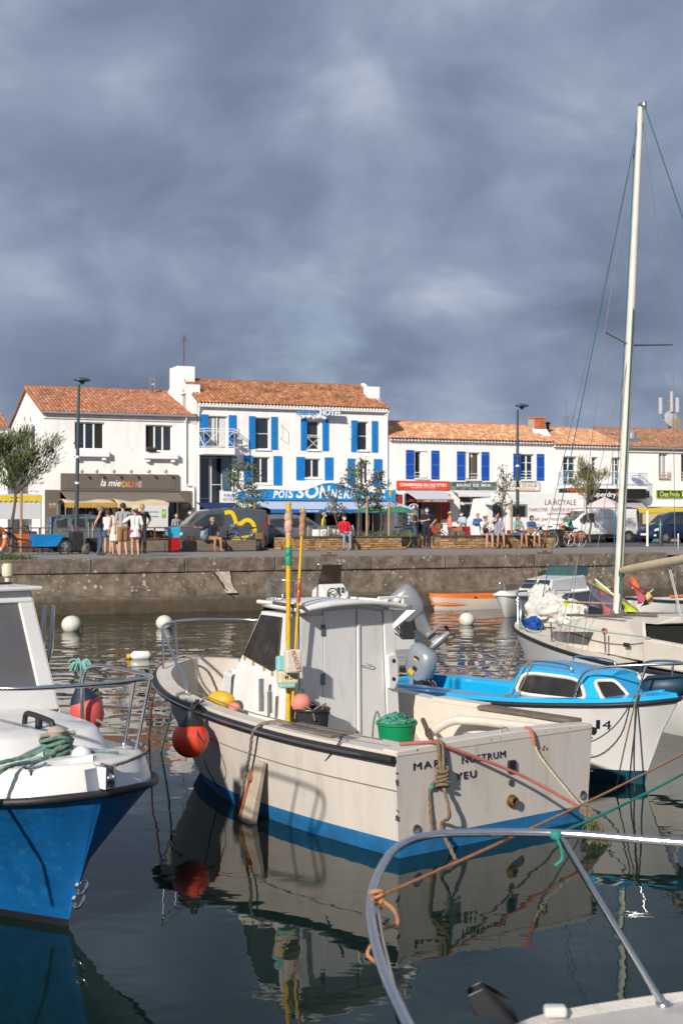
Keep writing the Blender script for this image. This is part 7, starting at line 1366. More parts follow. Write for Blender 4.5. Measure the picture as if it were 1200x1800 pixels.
for i in range(5): a, c = ws[i], ws[i + 1]; b = MB(); b.quad((*a, 1.08), (*c, 1.08), (c[0] - 0.22, c[1] * 0.88, 1.40), (a[0] - 0.22, a[1] * 0.88, 1.40)); b.build('windscreen_pane', M_grn, mo, solid=0.012)
b = MB(); b.tube([(x - 0.22, y * 0.88, 1.41) for x, y in ws], 0.018, 6); b.build('windscreen_rim', M_blackp, mo)
b = MB(); b.box(x0 - 0.02, x0 - 0.004, -0.30, 0.20, 0.35, 1.05); b.build('cabin_door', mat('pale_door', (0.62, 0.64, 0.68), 0.5), mo, None, 0.01)
b = MB(); b.tube([(x0 - 0.12, -0.5 + 0.22 * math.cos(a), 0.92 + 0.22 * math.sin(a)) for a in [2 * math.pi * k / 18 for k in range(18)]], 0.02, 6, True)
for k in range(3): a = k * 2.094; b.tube([(x0 - 0.12, -0.5, 0.92), (x0 - 0.12, -0.5 + 0.22 * math.cos(a), 0.92 + 0.22 * math.sin(a))], 0.018, 5)
b.build('steering_wheel', M_blackp, mo, 60)
b = MB(); b.tube(spline([(L7 * 0.75, 0.7, 0.70), (L7 * 0.78, 0.66, 0.98), (L7 * 0.95, 0.34, 1.05), (L7 * 1.02, 0, 1.06), (L7 * 0.95, -0.34, 1.05), (L7 * 0.78, -0.66, 0.98), (L7 * 0.75, -0.7, 0.70)], 5), 0.018, 6); b.build('bow_rail', M_chrome, mo, 60)
# open white boat further right
O8 = wz(1275, 1092, 0.0); bw = wp(1108, 1045, 37.5); bw.z = 0; A8 = heading((bw - O8)[:2]); L8 = (bw - O8).length
ow = thing('open_boat', 'long white open boat with a blue stripe by the quay stairs', 'boat', O8, A8); _, S8 = simple_hull(ow, L8, 0.95, 0.72, [M_gel], [0, 0], rake=0.5)
b = MB(); I = inset(S8, 0.2); band(b, S8, I); band(b, I, drop(I, 0.3)); deckfill(b, drop(I, 0.3)); b.build('deck', M_gel, ow, 40); b = MB(); b.tube(both([p + V((0, 0.01, -0.04)) for p in S8]), 0.035, 6); b.build('rubbing_strake', mat('dark_green_strake', (0.02, 0.035, 0.03), 0.5), ow, 60)
k_ = [p for p in S8 if L8 * 0.30 < p.x < L8 * 0.55]
for sg in (1, -1): b = MB(); b.tube([V((p.x, sg * (p.y - 0.015), p.z - 0.28)) for p in k_], 0.03, 6); b.build('blue_stripe', mat('bright_blue', (0.01, 0.25, 0.6), 0.5), ow)
b = MB(); b.tube(spline([(L8 * 0.1, 0.3, 0.7), (L8 * 0.3, 0.2, 0.80), (L8 * 0.6, 0.0, 0.80)], 5), 0.05, 8); b.build('furled_cover', mat('orange_cloth', (0.6, 0.16, 0.04), 0.8), ow)
# marker flags stowed on the boats by the mast
def flag(label, base, tip, cols, size, drop_=0.35, m_pole=None):
 base = V(base); tip = V(tip); o = thing('marker_flag', label, 'flag', base); d = tip - base
 b = MB(); b.tube([(0, 0, 0), d], 0.016, 6); b.build('pole', m_pole or M_wood, o)
 for k, (f0, f1, m_, w) in enumerate(cols):
  a = d * f0; c = d * f1
  def fn(i, j): p = a.lerp(c, i); return p + V((0.05 * math.sin(5 * i + 4 * j), 0.06 * math.sin(6 * j + 3 * i), -j * w * (0.8 + 0.4 * i)))
  b = MB(); b.grid(fn, 8, 8); b.build('cloth', m_, o, 60)
 return o
M_lime = mat('lime_flag', (0.50, 0.66, 0.04), 0.7, var=0.1); M_purp = mat('dull_purple_flag', (0.10, 0.095, 0.14), 0.85, var=0.3, scale=6); M_rose = mat('rose_flag', (0.42, 0.10, 0.12), 0.8); M_peach = mat('peach_flag', (0.55, 0.36, 0.18), 0.8)
Zf = 23.2
flag('lime flag on a brown pole lying across the yacht bow', wp(1090, 1062, Zf), wp(990, 1057, Zf), [(0.68, 0.98, M_lime, 0.26)], 1)
flag('dull purple flag with a rose hem left of the mast', wp(1078, 1048, Zf + 1.2), wp(1032, 1022, Zf + 1.2), [(0.0, 0.95, M_purp, 0.36), (0.1, 0.5, M_rose, 0.5)], 1)
flag('lime pennant on a white stick above the purple flag', wp(1078, 1046, Zf + 1.5), wp(1045, 1018, Zf + 1.5), [(0.1, 0.95, M_lime, 0.14)], 1, m_pole=M_white)
flag('lime flag tucked right of the mast foot', wp(1120, 1072, Zf + 0.8), wp(1090, 1050, Zf + 0.8), [(0.05, 0.9, M_lime, 0.2)], 1)
flag('small orange flag on a thin stick by the white open boat', wp(1133, 1036, 34.0), wp(1108, 1008, 34.0), [(0.55, 1.0, mat('orange_flag', (0.65, 0.17, 0.05), 0.7), 0.32)], 1, m_pole=M_alu)
flag('rose flag on a red stick right of the mast', wp(1130, 1042, Zf + 2), wp(1096, 1018, Zf + 2), [(0.02, 0.4, M_rose, 0.26)], 1, m_pole=mat('red_stick', (0.5, 0.03, 0.03), 0.5))
flag('pair of peach cloth flags right of the mast', wp(1125, 1056, Zf + 2.2), wp(1148, 1036, Zf + 2.2), [(0.1, 0.8, M_peach, 0.18)], 1, m_pole=M_alu)
# mooring buoys
def buoy(label, px, py, wl, r, seed, m):
 Z = H * F / (wl - HOR); c = wp(px, py, Z); c.z = r * 0.62
 t = thing('mooring_buoy', label, 'buoy', (c.x, c.y, 0), seed); b = MB(); b.ell((0, 0, r * 0.62), (r, r, r * 0.92), 22, 16); b.build('ball', m, t, 60)
 b = MB(); b.tube([(0.03 + 0.05 * math.cos(a), -0.02, r * 1.5 + 0.05 * math.sin(a)) for a in [2 * math.pi * k / 12 for k in range(12)]], 0.012, 5, True); b.build('eye', M_rust, t); b = MB(); b.tube(spline([(0.02, 0, r * 1.52), (r * 0.7, -0.05, r * 1.35), (r * 1.05, -0.02, r * 0.5), (r * 1.2, 0, -0.05)], 5), 0.014, 5); b.build('pendant', M_ropetan, t, 60)
M_buoyw = mat('fouled_white_buoy', (0.60, 0.57, 0.50), 0.6, var=0.08, scale=4, dirt=(0.22, 0.20, 0.10), dirt_amt=0.7, dscale=3)
buoy('round white mooring buoy left of the pale wall repair, with slack rope', 126, 1098, 1109, 0.265, 0.2, M_buoyw); buoy('round white mooring buoy off the cream bow rail', 289, 1093, 1104, 0.23, 1.6, M_buoyw)
buoy('round white mooring buoy nearest the silver outboard', 820, 1086, 1098, 0.225, 2.5, M_buoyw); buoy('round yellowed mooring buoy at the orange dinghy', 860, 1059, 1070, 0.235, 4.0, mat('yellowed_buoy', (0.56, 0.50, 0.38), 0.6, var=0.1, dirt=(0.25, 0.2, 0.1), dirt_amt=0.6))
c = wz(248, 1158, 0.0); t = thing('floating_fender', 'white sausage fender with yellow end floating in open water', 'fender', c, 0.15)
b = MB(); b.lathe([(0.0, -0.24), (0.04, -0.22), (0.10, -0.15), (0.10, 0.15), (0.05, 0.21), (0, 0.22)], (0, 0, 0.07), 16, Matrix.Rotation(R(90), 3, 'Y')); b.build('body', M_gel, t, 60); b = MB(); b.ell((-0.25, 0, 0.05), 0.06, 12, 9); b.build('end_float', mat('yellow_float', (0.6, 0.36, 0.02), 0.5), t, 60)
# people
def capsule(mb, a, ra, c, rc, n=9):
 a = V(a); c = V(c); d = c - a
 if d.length < 1e-5: mb.ell(a, ra, n, 7); return
 d.normalize(); P = []; Rr = []
 for k in (-1.0, -0.75, -0.35): P.append(a + d * ra * k); Rr.append(ra * math.sqrt(max(0.0004, 1 - k * k)))
 P.append(a); Rr.append(ra); P.append(c); Rr.append(rc)
 for k in (0.35, 0.75, 1.0): P.append(c + d * rc * k); Rr.append(rc * math.sqrt(max(0.0004, 1 - k * k)))
 mb.tube(P, Rr, n)
def cloth(name, c): return mat('cloth_' + name, c, 0.9, var=0.10, scale=9, bump=0.25, bscale=25)
CL = {k: cloth(k, c) for k, c in dict(navy=(0.010, 0.014, 0.038), denim=(0.05, 0.085, 0.15), black=(0.014, 0.014, 0.016), white=(0.66, 0.65, 0.63), ivory=(0.62, 0.57, 0.48), grey=(0.32, 0.325, 0.34), khaki=(0.24, 0.14, 0.06),
 pink=(0.62, 0.015, 0.16), charcoal=(0.035, 0.036, 0.04), red=(0.50, 0.012, 0.02), pale_denim=(0.20, 0.27, 0.34), lilac_grey=(0.27, 0.27, 0.34), pale_blue=(0.36, 0.47, 0.60), aqua=(0.20, 0.38, 0.38), teal=(0.006, 0.20, 0.16), salmon=(0.62, 0.20, 0.13),
 yellow=(0.55, 0.50, 0.03), blue=(0.03, 0.10, 0.28), floral=(0.42, 0.26, 0.24), brown=(0.10, 0.06, 0.04), shoe=(0.05, 0.05, 0.055), sandal=(0.20, 0.10, 0.05), stripe=(0.3, 0.3, 0.31)).items()}
HAIR = {k: mat('hair_' + k, c, 0.6, var=0.3, scale=30) for k, c in dict(dark=(0.020, 0.014, 0.010), brown=(0.06, 0.032, 0.018), grey=(0.16, 0.15, 0.145), blond=(0.36, 0.24, 0.11), red=(0.20, 0.05, 0.02)).items()}
M_straw = mat('straw', (0.60, 0.48, 0.29), 0.85, var=0.15, scale=30, bump=0.3); M_mask = mat('paper_mask', (0.42, 0.60, 0.68), 0.8)
def person(label, loc, rot, top, bottom, hair='brown', sit=None, ht=1.72, sleeve=0.45, legs='long', arms=('down', 'down'), shoe='shoe', hat=None, mask=None, hairlen=0.0, lean=0.0, skin=None, bald=False, town=True, dress=None, head=0.0, ride=False, group=None, kneez=None):
 k = ht / 1.72; sk = skin or M_skin; mats = [sk, CL[top], CL[bottom], CL[shoe]]; caps = []
 o = thing('person', label, 'person', loc, rot, group, town)
 hz_ = 0.93 if sit is None else (sit + 0.10) / k
 up = hz_ - 0.93; L = math.sin(lean); C = math.cos(lean)
 def tp(x, y, z): dz = z - 0.93; return V((x, y * C - dz * L, hz_ + dz * C + y * L)) * k     # trunk point, tilted at the hips
 def cap(a, ra, c, rc, tg): caps.append((V(a), ra * k, V(c), rc * k, tg))
 for x in (-0.075, 0.075): cap(tp(x, 0, 1.33), 0.098, tp(x * 0.85, 0, 1.10), 0.088, 1); cap(tp(x * 0.85, 0, 1.10), 0.090, tp(x, 0.01, 0.97), 0.10, 1)
 cap(tp(-0.15, 0.005, 1.395), 0.058, tp(0.15, 0.005, 1.395), 0.058, 1); cap(tp(-0.075, 0.012, 0.92), 0.105, tp(0.075, 0.012, 0.92), 0.105, 2)
 cap(tp(0, 0.005, 1.42), 0.052, tp(0, -0.01, 1.52), 0.050, 0)
 hc = tp(0, -0.02, 1.605); hr = Matrix.Rotation(head, 3, 'Z')
 def hp(x, y, z): return hc + hr @ V((x, y, z)) * k
 cap(hp(0, 0.015, 0.025), 0.090, hp(0, -0.012, -0.005), 0.086, 0); cap(hp(0, -0.035, -0.05), 0.058, hp(0, -0.045, -0.075), 0.044, 0)
 cap(hp(0, -0.088, 0.01), 0.013, hp(0, -0.108, -0.022), 0.017, 0)
 for x in (-1, 1): cap(hp(x * 0.088, 0.015, 0.01), 0.018, hp(x * 0.09, 0.012, -0.025), 0.014, 0)
 for i, sx in ((0, -1), (1, 1)):
  # legs
  hip = tp(sx * 0.085, 0.005, 0.90)
  if sit is None: knee = V((sx * 0.10, -0.015 - 0.04 * (i == 0), 0.49)) * k; ank = V((sx * 0.105, 0.02 + 0.03 * (i == 0), 0.085)) * k
  elif ride: knee = V((sx * 0.09, -0.36 + 0.10 * i, hz_ - 0.02 - 0.22 * i)); ank = V((sx * 0.10, -0.20 + 0.12 * i, hz_ - 0.42 - 0.14 * i))
  else: knee = V((sx * 0.12, -0.43 * k, (kneez or sit + 0.06))); ank = V((sx * 0.13, (-0.40 - 0.06 * i) * k, 0.09 * k))
  toe = ank + V((sx * 0.02, -0.16, -0.045)) * k
  if legs == 'long': cap(hip, 0.088, knee, 0.064, 2); cap(knee, 0.062, ank, 0.052, 2)
  else:
   f = {'short': 0.42, 'knee': 0.82}[legs]; m_ = hip.lerp(knee, f); cap(hip, 0.098, m_, 0.094, 2); cap(m_, 0.070, knee, 0.052, 0); cap(knee, 0.052, knee.lerp(ank, 0.35), 0.054, 0); cap(knee.lerp(ank, 0.35), 0.054, ank, 0.034, 0)
  cap(ank + V((0, 0.03, -0.04)) * k, 0.040, toe, 0.034, 3)
  # arms
  sh = tp(sx * 0.185, 0.005, 1.385); a = arms[i]
  E, Wr = {'down': ((0.06, 0.03, -0.27), (0.05, -0.06, -0.52)), 'hip': ((0.17, 0.10, -0.22), (0.02, -0.02, -0.40)), 'fold': ((0.05, -0.02, -0.27), (-0.17, -0.15, -0.22)), 'lap': ((0.05, -0.10, -0.26), (-0.10, -0.30, -0.36)),
                 'phone': ((0.05, -0.06, -0.27), (-0.08, -0.28, -0.20)), 'brow': ((0.10, -0.22, 0.02), (-0.08, -0.22, 0.26)), 'reach': ((0.10, -0.16, -0.16), (0.06, -0.42, -0.20)), 'out': ((0.26, 0.0, -0.08), (0.50, -0.02, -0.06)), 'back': ((0.06, 0.13, -0.24), (-0.12, 0.20, -0.44)),
                 'hug': ((0.25, -0.06, -0.06), (0.46, -0.12, 0.02)), 'hug_low': ((0.22, -0.06, -0.18), (0.44, -0.10, -0.22)), 'chin': ((0.03, -0.16, -0.25), (-0.12, -0.20, 0.04)), 'bars': ((0.08, -0.20, -0.18), (0.06, -0.46, -0.26))}[a]
  el = sh + V((E[0] * sx, E[1], E[2])) * k; wr = sh + V((Wr[0] * sx, Wr[1], Wr[2])) * k
  if sleeve >= 1: cap(sh, 0.060, el, 0.050, 1); cap(el, 0.050, sh.lerp(wr, 1.0).lerp(el, 0.06), 0.040, 1)
  elif sleeve > 0: m_ = sh.lerp(el, sleeve * 1.4 if sleeve < 0.7 else 0.9); cap(sh, 0.064, m_, 0.060, 1); cap(m_, 0.044, el, 0.039, 0); cap(el, 0.040, wr, 0.027, 0)
  else: cap(sh, 0.052, el, 0.039, 0); cap(el, 0.040, wr, 0.027, 0)
  d = (wr - el).normalized(); sd = d.cross(V((0, 1, 0.2))).normalized(); pm = wr + d * 0.075 * k
  cap(wr, 0.025, pm, 0.032, 0); cl_ = d.cross(sd) * -0.25
  for q, (off, ln) in enumerate(((-0.030, 0.055), (-0.010, 0.07), (0.011, 0.065), (0.031, 0.05))): st = pm + sd * off * k + d * 0.015; cap(st, 0.0105, st + (d + cl_).normalized() * ln * k, 0.009, 0)
  cap(wr + d * 0.03, 0.012, wr + d * 0.075 * k - sd * 0.055 * k * sx + cl_ * 0.06, 0.010, 0)
 if dress:                                                    # skirt of a dress or wrap: flared sleeve of cloth around the hips
  zt_, zb_, r0, r1, tg = dress
  for q in range(12): a = q * math.pi / 6; cap(tp(0.10 * math.cos(a), 0.07 * math.sin(a), zt_), r0, tp(r1 * math.cos(a), r1 * 0.8 * math.sin(a), zb_), r0 * 0.9, tg)
 b = MB()
 for c in caps: capsule(b, c[0], c[1], c[2], c[3])
 me = bpy.data.meshes.new('body'); me.from_pydata([tuple(p) for p in b.v], [], b.f); me.update()
 tmp = bpy.data.objects.new('tmp', me); COL.objects.link(tmp)
 rm = tmp.modifiers.new('r', 'REMESH'); rm.mode = 'VOXEL'; rm.voxel_size = 0.0135; sm = tmp.modifiers.new('s', 'SMOOTH'); sm.iterations = 2; sm.factor = 0.4; dc = tmp.modifiers.new('d', 'DECIMATE'); dc.ratio = 0.33
 dg = bpy.context.evaluated_depsgraph_get(); m2 = bpy.data.meshes.new_from_object(tmp.evaluated_get(dg)); bpy.data.objects.remove(tmp); bpy.data.meshes.remove(me)
 m2.name = 'body'; m2.materials.clear()
 for x in mats: m2.materials.append(x)
 n = len(m2.polygons); ce = np.zeros(n * 3); m2.polygons.foreach_get('center', ce); ce = ce.reshape(-1, 3); best = np.full(n, 1e9); idx = np.zeros(n, dtype=np.int32)
 for a, ra, c, rc, tg_ in caps:
  a = np.array(a); c = np.array(c); d = c - a; L2 = max(1e-9, d @ d); t = np.clip(((ce - a) @ d) / L2, 0, 1); ds = np.linalg.norm(ce - (a + t[:, None] * d), axis=1) - (ra + (rc - ra) * t); m_ = ds < best; best[m_] = ds[m_]; idx[m_] = tg_
 m2.polygons.foreach_set('material_index', idx); m2.shade_smooth(); m2.update(); bo = bpy.data.objects.new('body', m2); COL.objects.link(bo); bo.parent = o
 # hair, hat, mask, eyes
 Rm = hr.to_4x4()
 def hloc(mb): mb.T = Matrix.Translation(hc) @ Rm @ Matrix.Scale(k, 4)
 if not bald:
  b = MB(); hloc(b)
  def hf(i, j):
   a = 2 * math.pi * i; back = 0.5 + 0.5 * math.sin(a); th = j * (math.pi * (0.36 + 0.30 * back)); r_ = 0.104 + 0.006 * mnoise.noise(V((a * 2, th * 3, ht * 9)))
   z = r_ * 1.10 * math.cos(th) + 0.012; y = r_ * 1.10 * math.sin(th) * math.sin(a) + 0.012
   if hairlen and j > 0.8 and back > 0.25: z -= hairlen * (j - 0.8) / 0.2 * back
   return (r_ * 0.98 * math.sin(th) * math.cos(a), y, z)
  b.grid(hf, 18, 9); b.build('hair', HAIR[hair], o, 60)
 if hat:
  b = MB(); hloc(b); b.cur = 0
  if hat == 'cap': b.lathe([(0.108, 0.045), (0.106, 0.08), (0.08, 0.118), (0.0, 0.128)], n=16); b.grid(lambda i, j: (0.085 * math.cos(math.pi + math.pi * i), -0.06 + (0.05 + 0.11 * j) * math.sin(math.pi + math.pi * i), 0.05 - 0.02 * j), 8, 2); b.build('cap', CL['charcoal'], o, 40)
  elif hat == 'helmet': b.ell((0, 0.01, 0.015), (0.135, 0.15, 0.14), 16, 12); b.build('helmet', M_alu, o, 60)
  else: b.lathe([(0.19, 0.035), (0.105, 0.05), (0.102, 0.10), (0.07, 0.13), (0, 0.135)], n=18); b.build('straw_hat', M_straw, o, 40); b = MB(); hloc(b); b.lathe([(0.1075, 0.052), (0.1065, 0.078)], n=18); b.build('hat_band', CL['black'], o, 40)
 if mask: b = MB(); hloc(b); b.grid(lambda i, j: ((0.078 * math.sin((i - 0.5) * 2.2)), -0.030 - 0.094 * math.cos((i - 0.5) * 2.2) * (1 - 0.15 * abs(j - 0.5)), -0.085 + 0.075 * j), 8, 4); b.build('face_mask', M_mask if mask is True else mask, o, 60)
 for x in (-1, 1): b = MB(); hloc(b); b.ell((x * 0.032, -0.092, 0.018), (0.012, 0.008, 0.007), 6, 5); b.build('eye', CL['black'], o)
 return o
def at(px, py, z=0.0): s, t = tg(px, py, z); return (s, t, z)
# the party on the quay, left
G1 = 'holidaymakers talking on the quay'
person('woman in navy sleeveless top and jeans, hands behind her back, facing the white-dressed group', at(176, 976), R(75), 'navy', 'denim', 'grey', ht=1.72, sleeve=0, arms=('back', 'back'), group=G1)
person('long-haired person in ivory dress seen from behind beside the khaki shorts', at(203, 977), R(200), 'ivory', 'ivory', 'dark', ht=1.66, sleeve=0, legs='short', dress=(1.0, 0.56, 0.06, 0.17, 2), hairlen=0.22, arms=('down', 'down'), shoe='sandal', group=G1)
person('man in grey T-shirt and khaki shorts hugging the straw-hatted figure', at(216.5, 979), R(185), 'grey', 'khaki', 'dark', ht=1.80, legs='knee', arms=('hug', 'down'), shoe='sandal', group=G1)
person('figure in white top, pink shorts and straw hat seen from behind', at(238, 979), R(178), 'white', 'pink', 'red', ht=1.64, sleeve=0.6, legs='short', arms=('down', 'hug_low'), hat='straw', shoe='sandal', dress=(0.98, 0.72, 0.05, 0.15, 1), group=G1)
person('bald man in black polo shirt smiling at the group', at(250, 973), R(10), 'black', 'charcoal', bald=True, ht=1.83, arms=('down', 'hip'), skin=M_skin2, group=G1)
person('child-sized figure in white hidden behind the ivory dress', at(190, 974.5), R(150), 'white', 'denim', 'brown', ht=1.58, sleeve=0, legs='short', shoe='sandal', group=G1)
for i, (px, lab, c) in enumerate(((160, 'shopper in white patterned shirt at the cream market stall', 'white'), (191, 'dark-haired shopper in white shirt deeper inside the cream stall', 'white'))): person(lab, (ts(px, 20 + i), 20 + i, -0.1), R(170 + 20 * i), c, 'denim', 'dark', ht=1.70, sleeve=0.5)
person('person in black and white striped top by the taupe awning', (ts(310, 22), 22, -0.1), R(20), 'stripe', 'navy', bald=True, ht=1.62)
person('scooter rider in dark jacket with silver helmet', (ts(335, 18), 18, -0.1), R(160), 'brown', 'charcoal', ht=1.72, sleeve=1, hat='helmet')
# seated on the timber wall
person('blond woman in navy jumper sitting cross-legged on the timber wall', (ts(375, 7.6), 7.75, 0), R(15), 'navy', 'khaki', 'blond', sit=0.45, ht=1.70, sleeve=0.9, legs='short', arms=('out', 'lap'), skin=M_skin2, shoe='sandal')
# right-hand promenade
person('woman in red hoodie and pale jeans sitting on the stone wall with a mask', (ts(607, 8.1), 8.25, 0), R(-5), 'red', 'pale_denim', 'dark', sit=0.55, ht=1.70, sleeve=1, arms=('lap', 'lap'), mask=True, skin=M_skin2)
person('woman in yellow jacket walking beyond the crowd barriers', (ts(569, 16), 16, -0.1), R(60), 'yellow', 'denim', 'blond', ht=1.68, sleeve=1, mask=M_white)
person('older man in black shirt, cap and jeans talking to the masked man', at(729, 963.5), R(60), 'charcoal', 'denim', 'grey', ht=1.72, arms=('fold', 'down'), hat='cap', skin=M_skin2)
person('masked man in navy polo and tall boots, hand on hip', at(750, 964), R(-25), 'navy', 'navy', 'dark', ht=1.78, arms=('fold', 'hip'), mask=True)
person('shopper in salmon shirt and straw hat by the leaning bicycle', (ts(790, 19), 19, -0.1), R(80), 'salmon', 'brown', 'grey', ht=1.72, sleeve=1, hat='straw')
person('man in pale blue shirt holding a yellow box outside the swimwear shop', (ts(812, 20), 20, -0.1), R(-70), 'pale_blue', 'black', 'dark', ht=1.74, arms=('phone', 'phone'), mask=M_white)
person('person in blue top with orange mask near the white food truck', (ts(839, 20), 20, -0.1), R(-30), 'blue', 'denim', 'blond', ht=1.66, arms=('phone', 'down'), mask=mat('orange_mask', (0.65, 0.25, 0.03), 0.8), sleeve=1)
sw = 8.75
person('woman in white blouse and floral trousers with straw hat on the stone wall', (ts(852, sw), sw, 0), R(0), 'white', 'floral', 'brown', sit=0.55, ht=1.68, arms=('chin', 'lap'), hat='straw', skin=M_skin2, shoe='sandal')
person('man in lilac-grey polo shading his eyes on the stone wall', (ts(874, sw), sw, 0), R(-10), 'lilac_grey', 'pale_denim', sit=0.55, ht=1.76, legs='knee', arms=('brow', 'lap'), bald=True, skin=M_skin2)
person('man in aqua shirt and cap looking at his phone on the stone wall', (ts(908, sw), sw, 0), R(15), 'aqua', 'denim', 'grey', sit=0.55, ht=1.74, legs='knee', arms=('phone', 'lap'), hat='cap', lean=0.12, skin=M_skin2)
person('woman in blue jacket and white shorts holding a paper bag on the stone wall', (ts(932, sw), sw, 0), R(10), 'blue', 'white', 'dark', sit=0.55, ht=1.68, sleeve=0.9, legs='knee', arms=('lap', 'phone'), lean=0.10, hairlen=0.06, skin=M_skin2)
CYC = (ts(1003, 14.5), 14.5, -0.1)
person('cyclist in teal T-shirt and navy shorts riding past the stone wall', CYC, R(-90), 'teal', 'navy', 'dark', sit=0.80, ht=1.70, legs='knee', arms=('bars', 'bars'), lean=0.28, ride=True)
# vehicles
M_tyre = mat('tyre', (0.016, 0.016, 0.017), 0.85); M_rim = mat('wheel_rim', (0.36, 0.36, 0.37), 0.4, 0.6); M_lamp_w = mat('clear_lens', (0.6, 0.6, 0.6), 0.15); M_lamp_r = mat('red_tail_lens', (0.35, 0.01, 0.01), 0.25)
M_carglass = mat('car_glass', (0.028, 0.035, 0.038), 0.05, var=0.2, spec=0.8)
def wheel(par, x, y, r, w, sg, rim=True, m_rim=None):
 t = MB(); T = RX90; t.lathe([(r * 0.62, -w / 2), (r * 0.95, -w / 2), (r, -w * 0.3), (r, w * 0.3), (r * 0.95, w / 2), (r * 0.62, w / 2)], (x, y, r), 22, T); wo = t.build('wheel', M_tyre, par, 40)
 b = MB(); yy = y + sg * w * 0.42; b.lathe([(r * 0.63, -0.01), (r * 0.60, 0.015), (r * 0.2, 0.03), (0.0, 0.035)] if sg < 0 else [(r * 0.63, 0.01), (r * 0.60, -0.015), (r * 0.2, -0.03), (0.0, -0.035)], (x, yy, r), 18, T); b.build('rim', m_rim or M_rim, wo, 30)
 for k in range(5): a = k * 1.2566; MB().box(x + r * 0.4 * math.cos(a) - 0.035, x + r * 0.4 * math.cos(a) + 0.035, yy + sg * 0.024, yy + sg * 0.034, r + r * 0.4 * math.sin(a) - 0.035, r + r * 0.4 * math.sin(a) + 0.035).build('rim_slot', M_tyre, wo)
class Car:
 def __init__(s, name, label, cat, loc, rot, secs, m, sill=None):
  s.o = thing(name, label, cat, loc, rot, None, True); s.S = secs; b = MB(); rows = []
  for x, zb, zm, zt, wb, wt in secs: rows.append([V((x, 0, zb)), V((x, wb * 0.9, zb)), V((x, wb * 0.985, zb + 0.10)), V((x, wb, (zb + zm) / 2 + 0.1)), V((x, wb * 0.985, zm)), V((x, wt, max(zm + 0.005, zt - 0.07))), V((x, wt - 0.08, zt)), V((x, 0, zt + 0.015))])
  for sg in (1, -1):
   for j in range(7): b.add([V((p.x, p.y * sg, p.z)) for r_ in rows for p in (r_[j], r_[j + 1])], [(2 * i, 2 * i + 1, 2 * i + 3, 2 * i + 2) for i in range(len(rows) - 1)])
   for r_ in (rows[0], rows[-1]): b.quad(*[V((p.x, p.y * sg, p.z)) for p in r_])
  me = b.build('body', m, s.o); bm = bmesh.new(); bm.from_mesh(me.data); bmesh.ops.remove_doubles(bm, verts=bm.verts, dist=0.002); bmesh.ops.recalc_face_normals(bm, faces=bm.faces); bm.to_mesh(me.data); bm.free(); me.data.shade_smooth(); me.data.set_sharp_from_angle(angle=R(38))
 def at(s, x):
  for a, c in zip(s.S, s.S[1:]):
   if a[0] <= x <= c[0]: f = (x - a[0]) / max(1e-6, c[0] - a[0]); return [a[k] + (c[k] - a[k]) * f for k in range(6)]
  return list(s.S[0] if x < s.S[0][0] else s.S[-1])
 def side(s, x, z, sg, out=0.008):
  _, zb, zm, zt, wb, wt = s.at(x); zr = max(zm + 0.005, zt - 0.07); zk = (zb + zm) / 2 + 0.1
  if z <= zk: f = min(1, max(0, (z - zb - 0.1) / max(0.01, zk - zb - 0.1))); y = wb * (0.985 + 0.015 * f)
  elif z <= zm: y = wb * (1 - 0.015 * (z - zk) / max(0.01, zm - zk))
  else: y = wb * 0.985 + (wt - wb * 0.985) * min(1, (z - zm) / (zr - zm))
  return V((x, sg * (y + out), z))
 def panel(s, name, poly, m, sides=(1, -1), out=0.008, n=6, parent=None):
  for sg in sides:
   P = []
   for (x0, a0, b0), (x1, a1, b1) in zip(poly, poly[1:]):
    for k in range(n): f = k / n; P.append((x0 + (x1 - x0) * f, a0 + (a1 - a0) * f, b0 + (b1 - b0) * f))
   P.append(poly[-1]); b = MB(); b.grid(lambda i, j: s.side(P[round(i * (len(P) - 1))][0], P[round(i * (len(P) - 1))][1] * (1 - j) + P[round(i * (len(P) - 1))][2] * j, sg, out), len(P) - 1, 3); b.build(name, m, parent or s.o, 60)
 def top(s, name, x0, x1, m, k=0.86, out=0.012):
  b = MB(); 
  def fn(i, j): x = x0 + (x1 - x0) * i; a = s.at(x); return (x, (a[5] - 0.06) * (2 * j - 1) * k / 0.86, a[3] + 0.012 + out * 0.5 - 0.008 * abs(2 * j - 1))
  b.grid(fn, 8, 6); b.build(name, m, s.o, 60)
 def wheels(s, xs, r, w=0.2, m_rim=None):
  for x in xs:
   for sg in (1, -1):
    y = s.at(x)[4]; b = MB(); b.lathe([(r * 1.17, 0), (r * 1.17, 0.012)], (x, sg * (y + 0.006) + (0.012 if sg > 0 else 0.0), r), 24, RX90); b.build('wheel_arch', M_tyre, s.o); wheel(s.o, x, sg * (y - w * 0.36), r, w, sg, m_rim=m_rim)
 def mirror(s, x, z, m, sides=(1, -1)):
  for sg in sides: p = s.side(x, z, sg, 0.10); b = MB(); b.ell(p, (0.06, 0.10, 0.09), 10, 8); b.build('mirror', m, s.o, 60)
 def box(s, name, x0, x1, y0, y1, z0, z1, m, bev=0.02): return MB().box(x0, x1, y0, y1, z0, z1).build(name, m, s.o, None, bev)
